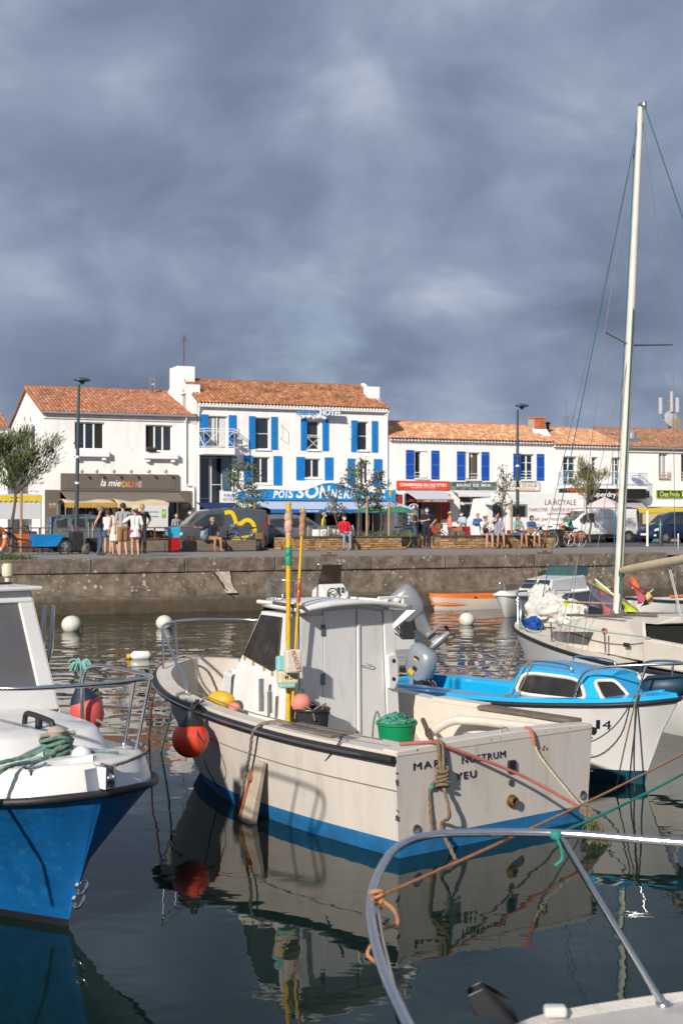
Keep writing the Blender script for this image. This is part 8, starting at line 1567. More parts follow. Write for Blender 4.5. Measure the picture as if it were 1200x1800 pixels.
# grey delivery van with yellow squiggle (nose to the left: turned round)
M_slate = mat('slate_car_paint', (0.075, 0.09, 0.10), 0.3, 0.2, var=0.05, coat=0.5)
kx = ts(470, 11.3); v = Car('delivery_van', 'slate-grey van with a yellow squiggle painted on its side', 'van', (kx, 12.0, -0.108), math.pi, [(0.0, 0.3, 0.95, 1.55, 0.84, 0.74), (0.06, 0.24, 1.0, 1.74, 0.86, 0.74), (0.4, 0.24, 1.02, 1.80, 0.87, 0.75), (1.6, 0.24, 1.02, 1.82, 0.88, 0.75), (2.5, 0.24, 1.0, 1.76, 0.88, 0.74), (2.8, 0.24, 1.0, 1.66, 0.88, 0.73), (3.45, 0.24, 0.98, 1.10, 0.87, 0.72), (3.9, 0.24, 0.90, 0.97, 0.83, 0.70), (4.12, 0.28, 0.72, 0.78, 0.74, 0.62), (4.18, 0.34, 0.55, 0.6, 0.68, 0.58)], M_slate)
v.wheels((0.72, 3.35), 0.31); v.panel('side_window', [(2.02, 1.06, 1.58), (2.62, 1.06, 1.56), (2.95, 1.04, 1.36), (3.2, 1.05, 1.16)], M_carglass); v.top('windscreen', 2.88, 3.42, M_carglass); v.mirror(3.0, 1.06, M_blackp); v.panel('rear_light', [(0.03, 0.95, 1.5), (0.13, 0.95, 1.5)], M_lamp_r); v.panel('door_seam', [(1.93, 0.42, 1.7), (1.955, 0.42, 1.7)], M_blackp, out=0.006); v.panel('bumper', [(3.98, 0.34, 0.58), (4.14, 0.34, 0.55)], M_blackp); v.panel('rub_strip', [(1.1, 0.52, 0.60), (2.9, 0.52, 0.60)], M_blackp)
v.panel('headlight', [(3.72, 0.72, 0.84), (4.02, 0.66, 0.74)], M_lamp_w)
sq = [(1.90, 1.62), (1.70, 1.66), (1.56, 1.60), (1.46, 1.36), (1.40, 1.16), (1.20, 1.20), (1.0, 1.32), (0.80, 1.30), (0.66, 1.12), (0.62, 0.85), (0.74, 0.66), (1.0, 0.60), (1.35, 0.55), (1.62, 0.50)]
Q = spline([V((x, 0, z)) for x, z in sq], 6)
for sg in (1,):
 b = MB(); P = []
 for i, p in enumerate(Q): d = (Q[min(i + 1, len(Q) - 1)] - Q[max(i - 1, 0)]).normalized(); nn_ = V((-d.z, 0, d.x)); w_ = 0.085; P.append((p + nn_ * w_, p - nn_ * w_))
 b.add([v.side(a.x, a.z, sg, 0.012) for q in P for a in q], [(2 * i, 2 * i + 1, 2 * i + 3, 2 * i + 2) for i in range(len(P) - 1)]); b.build('yellow_squiggle', mat('yellow_vinyl', (0.72, 0.50, 0.005), 0.4, var=0.04), v.o, 60)
# grey car behind it, nose to the right
M_mid = mat('grey_car_paint', (0.16, 0.17, 0.175), 0.3, 0.3, var=0.05, coat=0.5)
v = Car('parked_car', 'mid-grey car with roof rails parked behind the slate van', 'car', (ts(462, 13.5), 14.3, -0.108), 0, [(0, 0.4, 0.9, 1.2, 0.78, 0.66), (0.1, 0.3, 0.95, 1.50, 0.84, 0.68), (0.7, 0.27, 0.96, 1.56, 0.86, 0.69), (1.7, 0.27, 0.95, 1.55, 0.87, 0.68), (2.15, 0.27, 0.93, 1.44, 0.87, 0.68), (2.85, 0.27, 0.92, 1.02, 0.86, 0.70), (3.7, 0.27, 0.82, 0.92, 0.83, 0.68), (4.05, 0.3, 0.65, 0.72, 0.74, 0.6), (4.1, 0.36, 0.5, 0.55, 0.70, 0.56)], M_mid)
v.wheels((0.75, 3.3), 0.31); v.panel('side_window', [(0.35, 1.0, 1.36), (1.05, 1.0, 1.40)], M_carglass); v.panel('side_window', [(1.15, 1.0, 1.40), (1.75, 1.0, 1.40), (2.3, 1.0, 1.24), (2.55, 1.0, 1.06)], M_carglass); v.top('windscreen', 2.2, 2.82, M_carglass); v.mirror(2.35, 1.02, M_blackp); v.panel('rear_light', [(0.06, 0.95, 1.2), (0.16, 0.95, 1.2)], M_lamp_r)
for y in (-0.6, 0.6): v.box('roof_rail', 0.4, 1.7, y - 0.02, y + 0.02, 1.60, 1.64, M_blackp, 0.008)
v.panel('handle', [(1.25, 0.82, 0.86), (1.42, 0.82, 0.86)], M_blackp)
# white panel van at the right, nose left
M_vanw = mat('white_car_paint', (0.74, 0.74, 0.73), 0.3, 0, var=0.03, coat=0.4, dirt=(0.4, 0.38, 0.35), dirt_amt=0.2, dscale=1.5)
v = Car('panel_van', 'long white panel van parked beside the yacht mast', 'van', (ts(1120, 24.2), 25.0, -0.108), math.pi, [(0, 0.3, 1.1, 1.92, 0.88, 0.78), (0.12, 0.28, 1.1, 1.95, 0.93, 0.80), (2.8, 0.28, 1.1, 1.97, 0.95, 0.81), (3.3, 0.28, 1.1, 1.93, 0.95, 0.80), (3.5, 0.28, 1.12, 1.86, 0.95, 0.79), (4.25, 0.28, 1.12, 1.24, 0.94, 0.78), (4.65, 0.28, 0.92, 1.0, 0.88, 0.74), (4.82, 0.34, 0.72, 0.78, 0.78, 0.66)], M_vanw)
v.wheels((0.72, 3.95), 0.33); v.panel('side_window', [(2.98, 1.16, 1.70), (3.45, 1.16, 1.70), (3.75, 1.16, 1.52), (3.95, 1.18, 1.34)], M_carglass); v.top('windscreen', 3.55, 4.22, M_carglass); v.mirror(3.82, 1.2, M_blackp); v.panel('rub_strip', [(0.1, 0.30, 0.50), (4.6, 0.30, 0.50)], M_tyre, out=0.01); v.panel('door_handle', [(2.96, 0.88, 1.12), (3.04, 0.88, 1.12)], M_blackp); v.panel('door_seam', [(2.88, 0.5, 1.84), (2.90, 0.5, 1.84)], M_blackp, out=0.006); v.panel('headlight', [(4.3, 0.86, 1.02), (4.66, 0.80, 0.92)], M_lamp_w); v.panel('side_groove', [(0.2, 1.40, 1.415), (2.8, 1.40, 1.415)], M_rim, out=0.006); v.box('rear_bumper', -0.06, 0.14, -0.92, 0.92, 0.25, 0.62, M_tyre); v.box('number_plate', 4.82, 4.84, -0.26, 0.26, 0.46, 0.57, M_white, 0.005)
b = MB(); v.box('rear_door', -0.02, 0.10, -0.9, 0.9, 0.62, 1.85, M_tyre)
# navy people carrier at the right edge, nose left
M_navyc = mat('navy_car_paint', (0.008, 0.022, 0.065), 0.25, 0.2, var=0.05, coat=0.6)
v = Car('parked_car', 'navy-blue car with its nose toward the yellow stall', 'car', (ts(1147, 21.5) + 4.2, 22.4, -0.108), math.pi, [(0, 0.3, 1.0, 1.70, 0.84, 0.72), (0.2, 0.25, 1.02, 1.78, 0.88, 0.73), (2.4, 0.25, 1.02, 1.78, 0.9, 0.73), (2.75, 0.25, 1.02, 1.64, 0.9, 0.72), (3.4, 0.25, 1.0, 1.12, 0.89, 0.72), (3.95, 0.25, 0.88, 0.96, 0.85, 0.70), (4.15, 0.28, 0.7, 0.78, 0.76, 0.62), (4.22, 0.34, 0.55, 0.6, 0.7, 0.58)], M_navyc)
v.wheels((0.8, 3.35), 0.32); v.panel('side_window', [(1.2, 1.08, 1.56), (2.5, 1.08, 1.56), (2.9, 1.06, 1.36), (3.15, 1.06, 1.16)], M_carglass); v.top('windscreen', 2.82, 3.36, M_carglass); v.mirror(2.95, 1.08, M_navyc); v.panel('headlight', [(3.70, 0.74, 0.90), (4.05, 0.68, 0.80)], M_lamp_w); v.box('number_plate', 4.22, 4.24, -0.26, 0.26, 0.44, 0.55, M_white, 0.005); v.panel('fog_light', [(3.95, 0.40, 0.50), (4.08, 0.40, 0.50)], M_lamp_w)
# old grey-green van behind the luggage
M_sage = mat('sage_car_paint', (0.10, 0.125, 0.122), 0.4, 0, var=0.06, coat=0.2)
v = Car('vintage_van', 'old rounded grey-green van behind the luggage and talking group', 'van', (ts(92, 10.6), 11.4, -0.108), 0, [(0, 0.4, 0.9, 1.2, 0.62, 0.50), (0.06, 0.32, 0.92, 1.44, 0.70, 0.58), (0.3, 0.3, 0.93, 1.52, 0.73, 0.61), (1.6, 0.3, 0.93, 1.54, 0.74, 0.61), (2.0, 0.3, 0.92, 1.48, 0.74, 0.60), (2.4, 0.3, 0.92, 1.06, 0.73, 0.60), (3.1, 0.3, 0.84, 0.92, 0.66, 0.55), (3.4, 0.34, 0.7, 0.76, 0.58, 0.48)], M_sage)
v.wheels((0.55, 2.85), 0.29, 0.14); v.panel('side_window', [(0.20, 1.02, 1.30), (0.62, 1.0, 1.38)], M_carglass); v.panel('side_window', [(0.80, 1.0, 1.38), (1.32, 1.0, 1.38)], M_carglass); v.panel('side_window', [(1.44, 1.0, 1.38), (1.85, 1.0, 1.38), (2.1, 1.0, 1.24)], M_carglass); v.top('windscreen', 2.04, 2.38, M_carglass); v.panel('waist_line', [(0.1, 0.90, 0.92), (3.0, 0.88, 0.90)], M_tyre, out=0.008); v.box('bumper', -0.06, 0.05, -0.6, 0.6, 0.36, 0.46, M_alu, 0.02)
# white food truck with brown script
FT = 27.0; fx0 = ts(846, FT - 1.0)
v = thing('food_truck', 'big white food truck with brown charcuterie lettering', 'truck', (fx0, FT, 0.0), 0, None, True)
fl_ = lambda px: ts(px, FT - 1.0) - fx0; fz_ = lambda px, py: tz(px, py, FT - 1.0)
x0, x1 = fl_(890), fl_(1032); zt_ = fz_(950, 866)
MB().box(x0, x1, -1.0, 1.0, 0.35, zt_).build('box_body', M_vanw, v, None, 0.05); b = MB(); b.prism([(fl_(846), -0.95, 0.35), (fl_(846), -0.95, 1.2), (fl_(852), -0.95, 1.45), (fl_(858), -0.95, fz_(858, 876)), (x0 - 0.01, -0.95, fz_(880, 873)), (x0 - 0.01, -0.95, 0.35)], (0, 1.9, 0)); b.build('cab', M_vanw, v, None, 0.06)
MB().box(fl_(866), fl_(884), -0.965, -0.951, 1.35, fz_(870, 883)).build('cab_window', M_carglass, v); MB().box(fl_(899), fl_(922), -1.03, -1.001, fz_(910, 908), fz_(910, 889)).build('service_hatch', M_dark, v, None, 0.01)
MB().box(fl_(896), fl_(926), -1.015, -1.0, fz_(910, 909), fz_(910, 886)).build('hatch_frame', M_rim, v); MB().box(x0, x1, -1.012, -1.0005, 0.4, 0.62).build('red_band', M_darkred, v)
for x in (fl_(870), fl_(1000)): wheel(v, x, -0.85, 0.34, 0.22, -1)
M_brn = mat('brown_script', (0.26, 0.045, 0.04), 0.6)
for s_, pa, pb, ya, yb, shr in (('LA ROYALE', 957, 1012, 878, 888, 0), ('CHARCUTIER - TRAITEUR DE RECEPTION', 928, 1034, 893, 899, 0), ('spécialités maison', 961, 1018, 901, 905.5, 0.2), ('Fait par nos tites mains', 934, 1025, 909, 917, 0)): ftext(v, s_, fl_(pa), min(fl_(pb), x1 - 0.05), fz_(980, yb), fz_(980, ya), -1.004, M_brn, shear=shr, bold=0.006)
b = MB(); b.quad((fl_(850), -0.98, fz_(850, 886)), (fl_(862), -0.98, fz_(862, 878)), (fl_(862), -2.0, fz_(862, 880)), (fl_(850), -2.0, fz_(850, 888))); b.build('flap', M_vanw, v, solid=0.03)
# bicycles
def bicycle(label, loc, rot, m, group='bicycles along the promenade', rad=0.34, rim=None, lean=0.0, basket=None, bag=None, step=False):
 o = thing('bicycle', label, 'bicycle', loc, rot, group, True); o.rotation_euler.x = lean
 for x in (-0.52, 0.52):
  b = MB(); b.tube([(x + rad * math.cos(a), 0, rad + rad * math.sin(a)) for a in [2 * math.pi * k / 26 for k in range(26)]], 0.019, 6, True); w = b.build('wheel', rim or M_tyre, o, 60)
  b = MB()
  for k in range(10): a = k * math.pi / 5; b.tube([(x, 0.01, rad), (x + rad * math.cos(a), 0, rad + rad * math.sin(a))], 0.0028, 3)
  b.lathe([(0.03, -0.04), (0.03, 0.04)], (x, 0, rad), 8, RX90); b.build('spokes', M_alu, w)
  b = MB(); b.tube([(x + (rad + 0.03) * math.cos(a), 0, rad + (rad + 0.03) * math.sin(a)) for a in [math.pi * (0.15 + 0.8 * k / 10) for k in range(11)]], 0.016, 5); b.build('mudguard', m, o, 60)
 bb_ = V((-0.06, 0, 0.28)); st = V((-0.20, 0, 0.74)); hd = V((0.36, 0, 0.80)); rr_ = V((-0.52, 0, rad)); fr_ = V((0.52, 0, rad))
 b = MB()
 for a, c in ((bb_, st), (bb_, hd + V((0.02, 0, -0.10))), (st + V((0, 0, -0.05)) if not step else bb_.lerp(st, 0.4), hd), (bb_, rr_), (st, rr_), (hd, fr_)): b.tube([a, c], 0.018, 6)
 b.build('frame', m, o, 60)
 b = MB(); b.tube([st, st + V((-0.03, 0, 0.14))], 0.013, 6); b.build('seat_post', M_alu, o); b = MB(); b.ell(st + V((-0.05, 0, 0.17)), (0.14, 0.08, 0.035), 10, 7); b.build('saddle', M_blackp, o, 60)
 h2 = hd + V((-0.03, 0, 0.20)); b = MB(); b.tube([hd, h2], 0.013, 6); b.tube(spline([h2 + V((-0.14, 0.27, 0)), h2 + V((0.02, 0.18, 0.02)), h2, h2 + V((0.02, -0.18, 0.02)), h2 + V((-0.14, -0.27, 0))], 4), 0.013, 6); b.build('handlebar', M_alu, o, 60)
 b = MB(); b.lathe([(0.085, -0.01), (0.085, 0.01)], bb_ + V((0, -0.03, 0)), 14, RX90); b.tube([bb_ + V((0, -0.06, 0)), bb_ + V((0.10, -0.06, -0.13))], 0.012, 5); b.tube([bb_ + V((0, 0.06, 0)), bb_ + V((-0.10, 0.06, 0.13))], 0.012, 5); b.build('crank', M_blackp, o)
 b = MB(); b.box(-0.72, -0.30, -0.07, 0.07, 0.735, 0.75); b.tube([(-0.66, 0.06, 0.74), (-0.52, 0.06, rad)], 0.008, 4); b.build('rack', M_blackp, o)
 if basket: b = MB(); b.lathe([(0.12, 0.0), (0.155, 0.22), (0.145, 0.22), (0.11, 0.01)], (0.52, 0, 0.84), 14, None, (1, 1.15, 1)); b.build('basket', basket, o, 40)
 if bag: MB().box(-0.70, -0.34, -0.20, -0.08, 0.44, 0.72).build('pannier', bag, o, None, 0.03); MB().box(-0.70, -0.34, 0.08, 0.20, 0.44, 0.72).build('pannier', bag, o, None, 0.03)
 return o
M_bikeblue = mat('blue_bike_paint', (0.05, 0.13, 0.32), 0.4); M_wick = mat('wicker', (0.16, 0.09, 0.045), 0.85, var=0.3, scale=30, bump=0.6, bscale=60)
bicycle('blue and black bicycle with leather panniers leaning by the slate van', (ts(433, 8.6), 8.6, 0), math.pi, M_bikeblue, basket=mat('blue_bag', (0.07, 0.18, 0.36), 0.7), bag=mat('leather_pannier', (0.20, 0.11, 0.055), 0.7), lean=0.05)
bicycle('teal bicycle with wicker basket beside the two standing men', at(790, 964), math.pi + 0.15, mat('teal_bike_paint', (0.04, 0.16, 0.22), 0.4), basket=M_wick, step=True, bag=mat('olive_pannier', (0.14, 0.15, 0.07), 0.8), lean=0.06)
bicycle('pale-blue bicycle with cream tyres in the far planting bed', (ts(688, 12.0), 12.0, 0.0), math.pi - 0.25, mat('pale_bike_paint', (0.14, 0.30, 0.38), 0.4), rim=mat('cream_tyre', (0.45, 0.36, 0.22), 0.8))
bicycle('red bicycle ridden by the teal-shirted cyclist', CYC, math.pi, mat('red_bike_paint', (0.34, 0.02, 0.03), 0.4), rim=mat('cream_tyre', (0.45, 0.36, 0.22)), basket=mat('orange_bag', (0.5, 0.14, 0.04), 0.7), bag=mat('tan_pannier', (0.35, 0.16, 0.06), 0.8))
for i, (px, lab) in enumerate(((958, 'dark bicycle parked behind the blue-jacketed woman'), (985, 'dark bicycle with cream tyres at the end of the stone wall'))): bicycle(lab, (ts(px, 11.5), 11.5, 0), math.pi + 0.2 * i, M_blackp, rim=MAT['cream_tyre'] if i else None)
bicycle('dark bicycle hung with bags behind the bald man', (ts(275, 9.0), 9.0, -0.1), 0.1, M_blackp, basket=MAT['blue_bag'])
# cargo bike with blue tub
cgx, cgy = ts(62, 6.0), 6.0; o = thing('cargo_bike', 'black cargo bicycle with a bright blue tub in front', 'cargo bike', (cgx, cgy, 0), 0, None, True)
q_ = lambda px: ts(px, 6.0) - cgx
for x, r_ in ((q_(12), 0.36), (q_(114), 0.27)):
 b = MB(); b.tube([(x + r_ * math.cos(a), 0, r_ + r_ * math.sin(a)) for a in [2 * math.pi * k / 26 for k in range(26)]], 0.026, 7, True); w = b.build('wheel', M_tyre, o, 60); b = MB()
 for k in range(12): a = k * math.pi / 6; b.tube([(x, 0, r_), (x + r_ * math.cos(a), 0, r_ + r_ * math.sin(a))], 0.003, 3)
 b.lathe([(0.05, -0.05), (0.05, 0.05)], (x, 0, r_), 10, RX90); b.build('spokes', M_alu, w)
 b = MB(); b.tube([(x + (r_ + 0.05) * math.cos(a), 0, r_ + (r_ + 0.05) * math.sin(a)) for a in [math.pi * (0.1 + 0.8 * k / 10) for k in range(11)]], 0.025, 6); b.build('mudguard', M_blackp, o, 60)
b = MB()
for a, c in (((q_(12), 0, 0.36), (q_(30), 0, 0.26)), ((q_(30), 0, 0.26), (q_(60), 0, 0.26)), ((q_(60), 0, 0.26), (q_(104), 0, 0.22)), ((q_(104), 0, 0.22), (q_(114), 0, 0.27)), ((q_(30), 0, 0.28), (q_(17), 0, 0.86)), ((q_(20), 0, 0.62), (q_(58), 0, 0.44)), ((q_(60), 0, 0.24), (q_(50), 0, 0.98)), ((q_(12), 0, 0.36), (q_(19), 0, 0.66))): b.tube([a, c], 0.026, 7)
b.build('frame', M_blackp, o, 60); b = MB(); b.tube(spline([(q_(40), 0.25, 1.03), (q_(48), 0.15, 1.0), (q_(50), 0, 0.98), (q_(48), -0.15, 1.0), (q_(40), -0.25, 1.03)], 4), 0.016, 6); b.build('handlebar', M_blackp, o, 60); b = MB(); b.ell((q_(16), 0, 0.93), (0.15, 0.09, 0.05), 10, 7); b.build('saddle', M_blackp, o, 60); MB().box(q_(4), q_(15), -0.1, 0.1, 0.62, 0.84).build('battery_box', M_blackp, o, None, 0.02)
b = MB(); x0, x1 = q_(53), q_(113)
b.add([(x0 + 0.10, -0.20, 0.28), (x1 - 0.30, -0.18, 0.28), (x1 - 0.30, 0.18, 0.28), (x0 + 0.10, 0.20, 0.28), (x0, -0.30, 0.72), (x1, -0.20, 0.70), (x1, 0.20, 0.70), (x0, 0.30, 0.72), (x0 + 0.04, -0.27, 0.72), (x1 - 0.05, -0.17, 0.70), (x1 - 0.05, 0.17, 0.70), (x0 + 0.04, 0.27, 0.72), (x0 + 0.12, -0.18, 0.34), (x1 - 0.3, -0.16, 0.34), (x1 - 0.3, 0.16, 0.34), (x0 + 0.12, 0.18, 0.34)], [(0, 3, 2, 1), (0, 1, 5, 4), (1, 2, 6, 5), (2, 3, 7, 6), (3, 0, 4, 7), (4, 5, 9, 8), (5, 6, 10, 9), (6, 7, 11, 10), (7, 4, 8, 11), (8, 9, 13, 12), (9, 10, 14, 13), (10, 11, 15, 14), (11, 8, 12, 15), (12, 13, 14, 15)])
b.build('tub', mat('bright_blue_tub', (0.004, 0.20, 0.52), 0.4, var=0.05), o, None, 0.03); b = MB(); b.tube([(q_(67), -0.12, 0.24), (q_(66), -0.2, 0.0)], 0.014, 5); b.tube([(q_(72), -0.12, 0.24), (q_(74), -0.2, 0.0)], 0.014, 5); b.build('stand', M_blackp, o)
# planting, walls, stalls, street furniture
M_stone = mat('rubble_stone', (0.30, 0.19, 0.095), 0.95, var=0.35, scale=7, bump=0.4, attr='tint'); M_mortar = mat('wall_mortar', (0.26, 0.20, 0.13), 0.95, var=0.2, scale=6); M_slatecap = mat('dark_coping', (0.065, 0.058, 0.052), 0.8, var=0.2)
def stone_wall(label, s0, s1, t, h, depth, seed):
 o = thing('stone_wall', label, 'wall', (s0, t, 0), 0, None, True); L = s1 - s0; rg = random.Random(seed)
 MB().box(0.03, L - 0.03, 0.03, depth, -0.05, h - 0.07).build('core', M_mortar, o)
 vs, fs, cs = [], [], []; z = 0.0
 def stone(x, z, w, hh, face):
  base = len(vs); p = rg.uniform(0.0, 0.025); j = lambda: rg.uniform(-0.008, 0.008); g = 0.008
  pts = [(x + g + j(), z + g + j()), (x + w - g + j(), z + g + j()), (x + w - g + j(), z + hh - g + j()), (x + g + j(), z + hh - g + j())]
  for yy, sh in ((0.05, 0.0), (0.012 - p, 0.012)):
   for i, (a, c) in enumerate(pts): a2 = a + (sh if i in (0, 3) else -sh); c2 = c + (sh if i < 2 else -sh); vs.append((a2, yy, c2) if face == 'f' else ((yy if face == 'l' else L - yy), a2, c2))
  for f in ((4, 5, 6, 7), (0, 1, 5, 4), (1, 2, 6, 5), (2, 3, 7, 6), (3, 0, 4, 7)): fs.append([base + i for i in f])
  k = rg.uniform(0.55, 1.5); wm = rg.random(); cs.append([k * (1.0 + 0.1 * wm), k * (0.9 + 0.15 * wm), k * (0.7 + 0.6 * rg.random() * (1 - wm))])
 for face, LL in (('f', L), ('l', depth), ('r', depth)):
  z = 0.0
  while z < h - 0.09:
   hh = min(rg.choice((0.07, 0.09, 0.11, 0.14)), h - 0.07 - z); x = 0.0
   while x < LL - 0.02: w = min(rg.uniform(0.10, 0.34), LL - x); stone(x, z, w, hh, face); x += w
   z += hh
 me = bpy.data.meshes.new('stones'); me.from_pydata(vs, [], fs); me.materials.append(M_stone); me.update(); fix_normals(me)
 at_ = me.color_attributes.new('tint', 'FLOAT_COLOR', 'CORNER'); buf = []
 for p in me.polygons: buf += [*cs[p.index // 5], 1.0] * p.loop_total
 at_.data.foreach_set('color', buf); so_ = bpy.data.objects.new('stones', me); COL.objects.link(so_); so_.parent = o; so_['kind'] = 'stuff'
 x = 0
 while x < L - 0.05: w = min(1.1, L - x); MB().box(x + 0.004, x + w - 0.004, -0.04, 0.42, h - 0.069, h).build('coping_slab', M_slatecap, o, None, 0.008); x += w
 MB().box(0.2, L - 0.2, 0.43, depth - 0.05, h - 0.2, h - 0.09).build('soil', mat('soil', (0.05, 0.04, 0.03), 0.95), o); return o
stone_wall('rubble-stone planter wall under the woman in red', ts(513, 8.4), ts(706, 8.4), 8.4, 0.57, 2.2, 1); stone_wall('rubble-stone planter wall under the row of seated people', ts(772, 8.9), ts(976, 8.9), 8.9, 0.57, 2.0, 2); stone_wall('low stone planter wall behind the pale-blue bicycle', ts(610, 12.6), ts(748, 12.6), 12.6, 0.5, 1.8, 3)
# timber wall with rusty rail
tw = thing('timber_wall', 'low weathered timber wall with a rusty rail on top', 'wall', (ts(180, 7.9), 7.9, 0), 0, None, True); L = ts(451, 7.9) - ts(180, 7.9)
for i in range(5): a = L * i / 5; MB().box(a + 0.01, a + L / 5 - 0.01, 0, 0.42, 0.02, 0.44).build('timber_beam', M_oldwood, tw, None, 0.03)
rl_ = thing('rusty_rail', 'rusty two-bar railing along the quay promenade', 'railing', (ts(0, 8.45), 8.45, 0), 0, None, True); L = ts(462, 8.45) - ts(0, 8.45)
for z in (0.93, 0.50): MB().tube([(0, 0, z), (L, 0, z)], 0.022, 6).build('rail', M_rust, rl_)
for i in range(8): MB().box(L * i / 7 - 0.03, L * i / 7 + 0.03, -0.03, 0.03, 0, 0.95).build('post', M_rust, rl_)
# trees
def tree(name, label, loc, h, trunk_r, crown, leaf_m, nleaf, leaf, seed, clear=0.45, spread=0.5, feather=False, limbs=7, stake=None, town=True):
 o = thing(name, label, 'tree', loc, 0, None, town); rg = random.Random(seed); b = MB(); tips = []
 n = 8; wobx = [(rg.gauss(0, 0.03) * i, rg.gauss(0, 0.03) * i) for i in range(n + 1)]; tr = [V((wobx[i][0], wobx[i][1], h * 0.92 * i / n)) for i in range(n + 1)]
 b.tube(tr, [trunk_r * (1 - 0.8 * i / n) for i in range(n + 1)], 7)
 for k in range(limbs):
  f = clear + (0.95 - clear) * (k + 0.5) / limbs; p = tr[0].lerp(tr[-1], f); p = V((tr[int(f * n)].x, tr[int(f * n)].y, p.z)); a = k * 2.4 + rg.uniform(-0.4, 0.4); ln = spread * (1.15 - 0.6 * f) * rg.uniform(0.8, 1.3)
  e_ = p + V((math.cos(a) * ln, math.sin(a) * ln, ln * rg.uniform(0.5, 1.1))); m_ = (p + e_) / 2 + V((0, 0, 0.06)); pts = spline([p, m_, e_], 4); b.tube(pts, [trunk_r * 0.4 * (1 - 0.8 * i / (len(pts) - 1)) for i in range(len(pts))], 5); tips += pts[2:]
  for q in range(4):
   st = pts[rg.randint(2, len(pts) - 1)]; e2 = st + V((rg.gauss(0, 1), rg.gauss(0, 1), abs(rg.gauss(0.5, 0.6)))).normalized() * ln * rg.uniform(0.3, 0.6); b.tube([st, e2], [trunk_r * 0.13, trunk_r * 0.04], 4); tips += [st.lerp(e2, 0.5), e2, e2]
 b.build('trunk', M_bark, o, 60); vs = []; fs = []
 for i in range(nleaf):
  c = rg.choice(tips) + V((rg.gauss(0, 1), rg.gauss(0, 1), rg.gauss(0, 1))) * crown; d = V((rg.gauss(0, 1), rg.gauss(0, 1), rg.gauss(0.2, 0.8))).normalized()
  if feather: d = ((c - V((0, 0, h * 0.35))).normalized() + d * 0.55 + V((0, 0, -0.05))).normalized()
  s_ = leaf * rg.uniform(0.6, 1.4); sd = d.cross(V((rg.gauss(0, 1), rg.gauss(0, 1), rg.gauss(0, 1)))).normalized() * s_ * (0.07 if feather else 0.32); k = len(vs)
  vs += [c, c + d * s_ * 0.5 + sd, c + d * s_, c + d * s_ * 0.5 - sd]; fs.append((k, k + 1, k + 2, k + 3))
 b = MB(); b.v = vs; b.f = fs; b.m = [0] * len(fs); b.build('crown', leaf_m, o)
 if stake: st_ = thing('tree_stake', stake, 'stake', (loc[0] + 0.35, loc[1] - 0.1, loc[2]), 0, None, town); MB().tube([(0, 0, 0), (0.02, 0, h * 0.52)], 0.05, 8).build('post', M_wood, st_, 40); MB().tube([(0, 0, h * 0.46), (-0.36, 0.1, h * 0.46)], 0.014, 5).build('strap', M_blackp, st_)
 return o
M_tama = mat('tamarisk_foliage', (0.095, 0.115, 0.04), 0.8, var=0.4, scale=3); M_tama2 = mat('tamarisk_tan_foliage', (0.17, 0.15, 0.055), 0.8, var=0.4, scale=3); M_olive = mat('olive_foliage', (0.10, 0.125, 0.06), 0.6, var=0.45, scale=4); M_olive2 = mat('silver_foliage', (0.15, 0.16, 0.10), 0.6, var=0.4, scale=4)
tree('tamarisk_tree', 'feathery tamarisk tree beside the orange tables', (ts(20, 9.6), 9.6, 0), 4.5, 0.085, 0.15, M_tama, 6500, 0.23, 5, 0.50, 1.35, True, 10, 'pale wooden stake at the left tamarisk')
tree('tamarisk_tree', 'tan tamarisk bush in front of the black shop sign', (ts(1036, 21), 21, 0), 4.2, 0.07, 0.11, M_tama2, 2100, 0.26, 6, 0.52, 0.85, True, 8)
tree('olive_tree', 'young leafy tree in front of the hotel entrance', (ts(432, 14.0), 14.0, 0), 3.9, 0.05, 0.12, M_olive, 1250, 0.11, 7, 0.38, 0.75, False, 9, 'wooden stake by the tree at the hotel entrance')
tree('olive_tree', 'tallest young tree in the planter behind the woman in red', (ts(629, 9.6), 9.6, 0.4), 3.6, 0.05, 0.10, M_olive, 1000, 0.10, 8, 0.36, 0.55, False, 9, 'thick pale stake in the planter behind the woman in red')
tree('olive_tree', 'slender young tree leaning beside the blue fascia end', (ts(668, 10.0), 10.0, 0.4), 3.1, 0.045, 0.09, M_olive, 650, 0.10, 9, 0.30, 0.45, False, 8, 'wooden stake beside the yellow and blue banner')
tree('olive_tree', 'short bushy tree left of the woman in red', (ts(590, 10.0), 10.0, 0.4), 2.6, 0.04, 0.09, M_olive, 520, 0.10, 10, 0.30, 0.42, False, 7); tree('olive_tree', 'thin young tree between the striped awning and the tall tree', (ts(648, 10.4), 10.4, 0.4), 2.9, 0.04, 0.09, M_olive, 450, 0.10, 13, 0.34, 0.42, False, 7)
tree('olive_tree', 'sparse silvery tree behind the man shading his eyes', (ts(884, 10.0), 10.0, 0.4), 3.3, 0.055, 0.09, M_olive2, 480, 0.10, 11, 0.32, 0.55, False, 8, 'wooden stake between the seated pairs')
b = MB(); rg = random.Random(6)
for px in (648, 700, 720, 668, 600):
 for i in range(140): p = V((ts(px, 10.2) + rg.gauss(0, 0.3), 10.2 + rg.gauss(0, 0.2), 0.5)); d = V((rg.gauss(0, 0.12), rg.gauss(0, 0.12), rg.uniform(0.08, 0.35))); b.quad(p, p + V((0.03, 0, 0.02)), p + d)
o = b.build('low_plants', M_olive); place(o); o['kind'] = 'stuff'; o['label'] = 'low green plants filling the stone planter'; o['category'] = 'plants'
